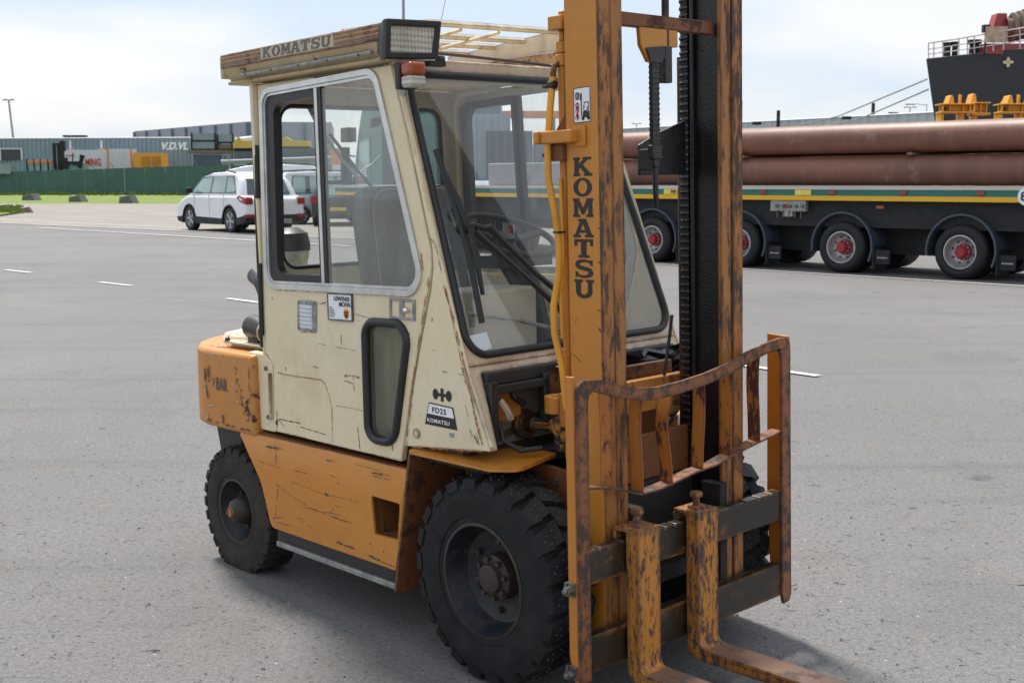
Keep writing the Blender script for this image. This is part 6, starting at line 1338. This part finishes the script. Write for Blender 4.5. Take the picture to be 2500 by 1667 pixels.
# brown rounded heads just behind the pipes (sheet pile caps)
b = MB(); b.lathe([(.001, .20), (.20, .19), (.32, .10), (.34, 0), (.30, -.5)], (0, 0, 0), 'z', 10); hm = None
for i in range(24):
    px_ = 1552 + i * 35.5; Y = 46 - i * .45; top_ = 333 - (px_ - 1552) * .0505
    if hm is None: o = hm = b.build('pile_cap', M['m_brown'])
    else: o = hm.copy(); col.objects.link(o)
    q = W(px_, top_, Y); o.location = q - Vector((0, 0, .2)); o.scale = (1.0, 1, .55 + .12 * ((i * 7) % 3)); tag(o, 'brown weathered cap in the long row above the upper pipes, %s from the left' % ORD[i], 'pile cap', 'row of caps behind the pipes')
o0 = None
pa_, pb2 = W(1500, 345, 47), W(2500, 300, 34); b = MB(); d_ = (pb2 - pa_); b.hexa([Vector((pa_.x, pa_.y, 0)), Vector((pb2.x, pb2.y, 0)), Vector((pb2.x, pb2.y + 1, 0)), Vector((pa_.x, pa_.y + 1, 0))], [Vector((pa_.x, pa_.y, pa_.z - .35)), Vector((pb2.x, pb2.y, pb2.z - .45)), Vector((pb2.x, pb2.y + 1, pb2.z - .45)), Vector((pa_.x, pa_.y + 1, pa_.z - .35))])
tag(b.build('quay_wall', M['m_brown']), 'brown sheet pile quay wall hidden behind the pipe load', 'wall')
# headboard crate on the left part of the trailer
b = MB(); xa, xb = tx(1420), tx(1185); b.box(xa, xb, .1, 2.3, 1.606, 2.12); hb = b.build('side_board', M['lilac'], tr, .02)

# ---- tractor unit
tA, tB = gnd(1240, 614), gnd(868, 574)
KD = (tB - tA).normalized(); KN = Vector((KD.y, -KD.x, 0)); KN = KN if KN.dot(tB) > 0 else -KN; KL = (tB - tA).length
tk = empty('tractor_unit'); tk.matrix_world = Matrix(((KD.x, KN.x, 0, tA.x), (KD.y, KN.y, 0, tA.y), (0, 0, 1, 0), (0, 0, 0, 1)))
tag(tk, 'dark green truck tractor with red bumper and roof deflector seen through the cab windows', 'truck')
M['tk_green'] = corr_mat('truck_green', (.045, .15, .125), .1)
b = MB(); b.prism(rounded([(KL - 2.4, .9), (KL - .05, .75), (KL + .02, 1.6), (KL - .12, 2.4), (KL - .42, 3.25), (KL - .75, 3.95), (KL - 2.2, 3.95), (KL - 2.4, 3.4)], [.05, .1, .2, .2, .2, .3, .1, .1], 3), 'y', 0, 2.4); kb = b.build('cab', M['tk_green'], tk, .06)
b = MB(); b.plate([(KL - 1.35, 2.15), (KL - .40, 2.10), (KL - .52, 2.85), (KL - .62, 3.0), (KL - 1.35, 3.0)], [], lambda u, v: (u, -.012, v), lambda u, v: (u, .02, v)); b.build('side_window', M['pale_glass'], kb)
b = MB(); b.plate([(KL - 1.50, .9), (KL - 1.47, .9), (KL - 1.47, 3.1), (KL - 1.50, 3.1)], [], lambda u, v: (u, -.008, v), lambda u, v: (u, .02, v)); b.build('door_seam', M['m_dark'], kb)
b = MB(); b.box(KL - .1, KL + .12, 0, 2.4, 1.3, 2.0); b.build('grille', M['m_dark'], tk, .03); b = MB(); b.box(KL - .35, KL + .22, -.03, 2.43, .28, 1.05); b.build('bumper', M['truck_red'], tk, .05); b = MB(); b.box(KL + .18, KL + .24, .05, .45, .62, .86); b.build('headlight', M['white_print'], tk, .02)
b = MB(); b.box(KL - .35, KL + .25, -.36, -.04, 2.95, 3.4); b.box(KL + .25, KL + .45, -.30, -.05, 2.35, 2.80); b.box(KL + .05, KL + .3, -.36, -.06, 1.55, 2.35); b.tube([(KL - .1, 0, 2.5), (KL + .2, -.2, 2.55)], .03, 6); b.build('mirror', M['m_dark'], tk, .04)
b = MB(); b.hexa([Vector((KL - 2.2, .1, 3.95)), Vector((KL - .9, .1, 3.95)), Vector((KL - .9, 2.3, 3.95)), Vector((KL - 2.2, 2.3, 3.95))], [Vector((KL - 2.2, .2, 4.35)), Vector((KL - 1.7, .2, 4.35)), Vector((KL - 1.7, 2.2, 4.35)), Vector((KL - 2.2, 2.2, 4.35))]); b.build('roof_deflector', M['m_dark'], tk, .05)
b = MB(); b.prism([(KL - 3.5, 1.1), (KL - 2.4, .9), (KL - 2.4, 3.95), (KL - 3.3, 3.7), (KL - 3.8, 3.0), (KL - 3.3, 2.1)], 'y', .02, .10); b.build('side_deflector', M['m_dark'], tk)
kx = KL - .42
text_mesh('KAHL', .34, (kx + .1, -.02, 1.86), (-1, 0, 0), (0, 0, 1), M['white_print'], kb, 'lettering', shear=.25, bold=.006, sx=1.0, ext=.006)
b = MB(); b.box(kx - .75, kx + .05, -.025, -.012, 1.74, 1.79); b.build('red_underline', M['red_let'], kb); b = MB(); b.box(kx - .85, kx + .05, -.025, -.012, 1.52, 1.62); b.box(kx - .80, kx + .02, -.025, -.012, 1.34, 1.43); b.build('white_bars', M['white_print'], kb)
b = MB(); b.tube([(KL - .5, -.02, 2.02), (KL - 1.6, -.02, 2.25), (KL - 2.3, -.02, 2.5)], .02, 4); b.build('coach_line', M['white_print'], kb)
b = MB(); b.box(-1.5, KL - .4, .3, 2.1, .6, 1.0); b.box(.3, KL - 2.6, .0, .5, .45, 1.05); b.box(-2, KL - 2.6, .02, 2.4, 1.0, 1.15); b.build('chassis', M['m_dark'], tk, .03)
for x in (0.0, 1.5, KL - 1.5):
    w = copy_tree(TW, tk); w.location = (x, .02, .52); w.scale = (1.1, 1, 1.1)
    b = MB(); vs_, fs_ = [], []
    for k in range(13):
        a = rad(200 - 220 * k / 12)
        for rr in (.64, .68):
            for y in (-.02, .5): vs_.append((x + rr * math.cos(a), y, .55 + rr * math.sin(a)))
    for k in range(12): q = k * 4; fs_ += [(q, q + 4, q + 5, q + 1), (q + 2, q + 3, q + 7, q + 6), (q, q + 2, q + 6, q + 4), (q + 1, q + 5, q + 7, q + 3)]
    b.add(vs_, fs_); b.build('mudguard', M['fender'], tk)

# ---- cars
def car(name, loc, heading, Lc, Wc, H, belt, wheelx, Rt, mat, lab, roofpts, lowmat=None, vanlike=False, cat='car', sc=1.0):
    "car frame: x forward from the rear bumper, y left"
    hx, hy = heading; root = empty(name); root.matrix_world = Matrix(((hx * sc, -hy * sc, 0, loc.x), (hy * sc, hx * sc, 0, loc.y), (0, 0, sc, 0), (0, 0, 0, 1))); tag(root, lab, cat)
    hw = Wc / 2; gc = .20
    bot = [(0.06, gc + .12)]
    for wxx in wheelx: bot += [(wxx - Rt * 1.16, gc + .02)] + [(wxx + Rt * 1.14 * math.cos(rad(a)), Rt + Rt * 1.12 * math.sin(rad(a))) for a in (165, 140, 115, 90, 65, 40, 15)] + [(wxx + Rt * 1.16, gc + .02)]
    bot += [(Lc - .12, gc + .08)]
    side = bot + [(Lc, .42), (Lc - .02, belt * .72), (Lc - .30, belt * .86), (roofpts[-1][0] + .02, belt)] + [(roofpts[0][0] - .05, belt), (0.02, belt * .92), (0, .45)]
    b = MB(); b.prism(side, 'y', -hw, hw); body = b.build('body', mat, root, .07, 3, sharp=45)
    b = MB(); cl_ = [(.03, gc + .10)] + [p for p in bot[1:-1]] + [(Lc - .1, gc + .06), (Lc + .01, .40)] + [(wheelx[1] + Rt * 1.28, .42)] + [(wheelx[1] + Rt * 1.26 * math.cos(rad(a)), Rt + Rt * 1.24 * math.sin(rad(a))) for a in (10, 35, 60, 90, 120, 145, 170)] + [(wheelx[0] + Rt * 1.30, .40)] + [(wheelx[0] + Rt * 1.26 * math.cos(rad(a)), Rt + Rt * 1.24 * math.sin(rad(a))) for a in (10, 35, 60, 90, 120, 145, 170)] + [(.1, .50), (-.015, .52)]
    if lowmat: b.prism(cl_, 'y', -hw - .012, hw + .012); b.build('sill_cladding', lowmat, root, .02)
    # greenhouse
    g0, g1 = roofpts[0], roofpts[-1]; hb, ht = hw - .03, hw - .22
    ring_b = []; ring_t = []
    prof2 = [(x, z) for x, z in roofpts]
    vs_, fs_ = [], []
    for x, z in prof2:
        f_ = (z - belt) / (H - belt); w_ = hb + (ht - hb) * max(0, f_); vs_ += [(x, -w_, z), (x, w_, z)]
    nb = len(prof2); 
    for i in range(nb - 1): fs_.append((2 * i, 2 * i + 1, 2 * i + 3, 2 * i + 2))
    fs_ += [tuple(2 * i for i in range(nb)), tuple(2 * i + 1 for i in range(nb))[::-1]]
    b = MB(); b.add(vs_, fs_); b.build('roof', mat, root, .05, 3)
    def sidept(x, z, s_, e=.006): f_ = (z - belt) / (H - belt); return (x, s_ * (hb + (ht - hb) * f_ + e), z)
    return root, sidept, hw
M['car_white'] = simple('white_car_paint', (.74, .76, .80), .22, 0, .02, 3, .6); M['car_silver'] = simple('silver_car_paint', (.60, .63, .68), .3, .0, .04, 3); M['car_dark'] = simple('dark_car_paint', (.04, .055, .06), .25)
M['car_glass'] = simple('dark_car_glass', (.055, .07, .08), .08, 0, .1, 3, .8); M['pale_glass'] = simple('pale_car_glass', (.28, .40, .38), .15, 0, .15, 1.5, .8); M['tail_red'] = simple('tail_light_red', (.28, .02, .022), .25); M['plate_y'] = simple('yellow_number_plate', (.72, .50, .05), .5)
def cwheel(Rt, spokes=5):
    w = empty('wheel'); b = MB(); b.lathe([(Rt * .66, -.0), (Rt * .70, .012), (Rt * .86, .020), (Rt * .97, .0), (Rt, -.04), (Rt, -.18), (Rt * .66, -.2)], (0, 0, 0), 'y', 32); b.build('tyre', M['rubber'], w)
    b = MB(); b.lathe([(Rt * .68, .0), (Rt * .64, .008), (Rt * .60, -.05), (Rt * .58, -.10)], (0, 0, 0), 'y', 32); b.lathe([(Rt * .16, -.10), (Rt * .15, -.006), (.001, -.004)], (0, 0, 0), 'y', 14)
    for k in range(spokes):
        for off_ in (-.13, .13):
            a = 2 * math.pi * k / spokes + off_; c_, s_ = math.cos(a), math.sin(a); b.tube([(Rt * .12 * c_, -.018, Rt * .12 * s_), (Rt * .63 * c_, -.012, Rt * .63 * s_)], [.022, .020], 4)
    b.build('rim', M['steel_rim'], w); b = MB(); b.lathe([(Rt * .62, -.11), (.001, -.112)], (0, 0, 0), 'y', 20); b.build('brake_disc', M['m_dark'], w); return w
def put_wheels(root, w0, xs, hw, Rt):
    first = True
    for x in xs:
        for s_ in (1, -1):
            w = w0 if first else copy_tree(w0, root); first = False
            w.parent = root; w.location = (x, s_ * (hw - .02), Rt); w.rotation_euler = (0, rad(20 * x), 0 if s_ > 0 else math.pi)
# white SUV
rA = gnd(562, 569); hd = Vector((-.645, .764, 0)).normalized(); k_ = 1.2
lefn = Vector((-hd.y, hd.x, 0)); origin = rA - hd * .98 * k_ - lefn * (.90 * k_)
rp_ = [(.34, 1.02), (.52, 1.42), (.75, 1.60), (1.5, 1.70), (2.3, 1.68), (2.8, 1.58), (3.55, 1.04)]
root, spt, hw = car('white_suv', origin, (hd.x, hd.y), 4.32, 1.84, 1.70, 1.04, (.98, 3.50), .355, M['car_white'], 'white family car with roof rails and alloy wheels parked left of the forklift', rp_, M['m_dark'], sc=1.2)
def carwin(root, spt, polys, mat, both=True, name='side_window'):
    for s_ in ((1, -1) if both else (1,)):
        zb = min(p[1] for q in polys for p in q) - .03; zt_w = max(p[1] for q in polys for p in q) + .02
        xa_ = min(p[0] for q in polys for p in q); xb_ = max(p[0] for q in polys for p in q); xt0 = min(p[0] for p in polys[-1] if p[1] > zb + .2); xt1 = max(p[0] for p in polys[0] if p[1] > zb + .2)
        b = MB(); b.plate([(xa_ - .06, zb), (xb_ + .10, zb), (xt1 + .05, zt_w - .03), (xt0 - .04, zt_w)], [], lambda u, v: spt(u, v, s_, .006), lambda u, v: spt(u, v, s_, -.03)); b.build('window_surround', M['car_glass'], root, smooth=False)
        for poly in polys: b = MB(); b.plate(rounded(poly, .04, 2), [], lambda u, v: spt(u, v, s_, .012), lambda u, v: spt(u, v, s_, -.03)); b.build(name, mat, root, smooth=False)
carwin(root, spt, [[(2.20, 1.12), (3.32, 1.12), (2.82, 1.50), (2.22, 1.57)], [(1.28, 1.12), (2.10, 1.12), (2.12, 1.575), (1.36, 1.575)], [(.66, 1.16), (1.20, 1.12), (1.28, 1.57), (.98, 1.54)]], M['pale_glass'])
b = MB(); b.plate([(-.66, 1.08), (.66, 1.08), (.58, 1.50), (-.58, 1.50)], [], lambda u, v: (.30 + (v - 1.02) * .52 , u, v), lambda u, v: (.45 + (v - 1.02) * .52, u, v)); b.build('rear_window', M['car_glass'], root)
for s_ in (1, -1):
    b = MB(); b.plate([(-.02, .98), (.42, 1.04), (.52, .99), (.30, .86), (-.02, .80)], [], lambda u, v: (u, s_ * .93, v), lambda u, v: (u, s_ * .70, v)); b.build('tail_light', M['tail_red'], root, .015)
    b = MB(); b.plate([(.16, .95), (.34, .985), (.34, .94), (.18, .89)], [], lambda u, v: (u, s_ * .935, v), lambda u, v: (u, s_ * .92, v)); b.build('reversing_lamp', M['white_print'], root)
    b = MB(); b.box(-.03, .15, min(s_ * .66, s_ * .92), max(s_ * .66, s_ * .92), .44, .53); b.build('rear_reflector', M['tail_red'], root)
    b = MB(); b.tube([(.85, s_ * .74, 1.665), (1.4, s_ * .745, 1.745), (2.2, s_ * .74, 1.735), (2.7, s_ * .72, 1.63)], .022, 6); b.build('roof_rail', M['m_dark'], root)
    b = MB(); b.box(3.15, 3.28, min(s_ * .93, s_ * 1.12), max(s_ * .93, s_ * 1.12), 1.10, 1.26); b.build('door_mirror', M['m_dark'], root, .04)
    b = MB(); b.box(1.95, 2.12, min(s_ * .915, s_ * .945), max(s_ * .915, s_ * .945), .93, .96); b.box(.98 + .1, 1.25, min(s_ * .915, s_ * .945), max(s_ * .915, s_ * .945), .95, .98); b.build('door_handle', M['car_white'], root)
    for x in (1.28, 2.16, 3.12): b = MB(); b.box(x, x + .012, min(s_ * .915, s_ * .9225), max(s_ * .915, s_ * .9225), .48, 1.06); b.build('door_seam', M['m_dark'], root)
b = MB(); b.box(-.02, .05, -.26, .26, .72, .84); b.build('number_plate', M['plate_y'], root); b = MB(); b.box(-.05, .1, -.5, .5, .26, .40); b.build('rear_skid', M['grey_metal'], root, .03)
put_wheels(root, cwheel(.355), (.98, 3.50), hw, .355)
# silver MPV
m0 = gnd(737, 548); hd2 = Vector((.86, .51, 0)).normalized(); lf2 = Vector((-hd2.y, hd2.x, 0)); org2 = m0 - hd2 * .86 + lf2 * .96
root, spt, hw = car('silver_mpv', org2, (hd2.x, hd2.y), 4.05, 1.66, 1.78, .98, (.72, 3.25), .31, M['car_silver'], 'silver van-like car seen through the open side window', [(.06, .98), (.12, 1.55), (.30, 1.74), (1.4, 1.78), (2.4, 1.74), (2.75, 1.62), (3.35, .98)], None, sc=1.2)
carwin(root, spt, [[(2.05, 1.05), (3.05, 1.05), (2.60, 1.55), (2.08, 1.60)], [(1.05, 1.05), (1.95, 1.05), (1.95, 1.62), (1.08, 1.62)], [(.42, 1.08), (.88, 1.05), (.92, 1.60), (.50, 1.60)]], M['pale_glass'])
for s_ in (1, -1):
    b = MB(); b.box(-.01, .10, min(s_ * .70, s_ * .845), max(s_ * .70, s_ * .845), .72, 1.20); b.build('tail_light', M['tail_red'], root)
    b = MB(); b.tube([(.3, s_ * .66, 1.78), (1.4, s_ * .67, 1.84), (2.4, s_ * .66, 1.80)], .022, 5); b.build('roof_rail', M['m_dark'], root)
    b = MB(); b.box(1.2, 2.9, min(s_ * .825, s_ * .85), max(s_ * .825, s_ * .85), .62, .68); b.box(1.25, 1.42, min(s_ * .825, s_ * .86), max(s_ * .825, s_ * .86), .90, .93); b.build('side_trim', M['m_dark'], root)
    for x in (1.0, 2.0): b = MB(); b.box(x, x + .012, min(s_ * .825, s_ * .8325), max(s_ * .825, s_ * .8325), .40, 1.0); b.build('door_seam', M['m_dark'], root)
put_wheels(root, cwheel(.31), (.72, 3.25), hw, .31)
# dark hatchback seen from behind
d0 = gnd(800, 551); hd3 = Vector((-.10, .99, 0)).normalized(); 
root, spt, hw = car('dark_hatchback', gnd(826, 553), (hd3.x, hd3.y), 3.9, 1.70, 1.50, .95, (.75, 3.15), .30, M['car_dark'], 'dark hatchback with a yellow number plate seen from behind through the side glass', [(.02, .95), (.35, 1.38), (.55, 1.48), (1.6, 1.50), (2.4, 1.42), (3.1, .95)], None, sc=1.2)
carwin(root, spt, [[(1.7, 1.0), (2.75, 1.0), (2.35, 1.34), (1.72, 1.38)], [(.7, 1.0), (1.6, 1.0), (1.6, 1.38), (.9, 1.38)]], M['pale_glass'])
b = MB(); b.plate([(-.66, 1.0), (.66, 1.0), (.55, 1.34), (-.55, 1.34)], [], lambda u, v: (.02 + (v - .95) * .77 - .02, u, v), lambda u, v: (.14 + (v - .95) * .77, u, v)); b.build('rear_window', M['pale_glass'], root)
b = MB(); b.box(.30, .62, -.6, .6, 1.44, 1.49); b.build('roof_spoiler', M['car_dark'], root, .02)
for s_ in (1, -1): b = MB(); b.box(-.02, .15, min(s_ * .62, s_ * .855), max(s_ * .62, s_ * .855), .72, .98); b.build('tail_light', M['tail_red'], root)
b = MB(); b.box(-.02, 0, -.26, .26, .50, .61); b.build('number_plate', M['plate_y'], root); put_wheels(root, cwheel(.30), (.75, 3.15), hw, .30)
# white van behind
v0 = gnd(505, 519) + Vector((6.3, .6, 0)); hd4 = Vector((-.995, -.10, 0)).normalized()
root, spt, hw = car('white_van', v0 + Vector((0, .95, 0)), (hd4.x, hd4.y), 5.9, 1.95, 2.55, 1.35, (1.1, 4.6), .34, M['car_white'], 'long white van with roof rails behind the white family car', [(.02, 1.35), (.10, 2.2), (.35, 2.48), (2.0, 2.55), (3.8, 2.48), (4.9, 2.25), (5.5, 1.35)], None, cat='van', sc=1.07)
carwin(root, spt, [[(3.7, 1.45), (4.9, 1.45), (4.35, 2.1), (3.7, 2.15)], [(.5, 1.5), (1.6, 1.5), (1.6, 2.15), (.55, 2.15)]], M['pale_glass']); put_wheels(root, cwheel(.34), (1.1, 4.6), hw, .34)
for s_ in (1, -1): b = MB(); b.tube([(.5, s_ * .72, 2.58), (2.2, s_ * .74, 2.68), (3.9, s_ * .72, 2.58)], .03, 5); b.build('roof_rail', M['m_dark'], root)
# orange board behind the tractor
o, z0, z1 = crate('orange_banner_board', 807, 850, 362, 432, 62, .15, M['m_orange'], 'orange and white board beside the truck mirrors', 'board', 0)
b = MB(); w_ = W(850, 0, 62).x - W(807, 0, 62).x; b.box(.1, w_ - .1, -.05, -.01, z0 + .2, z0 + .6); b.build('white_band', M['white_trim'], o); b = MB(); b.box(.1, .2, 0, .1, 0, z0); b.box(w_ - .2, w_ - .1, 0, .1, 0, z0); b.build('leg', M['m_dark'], o)
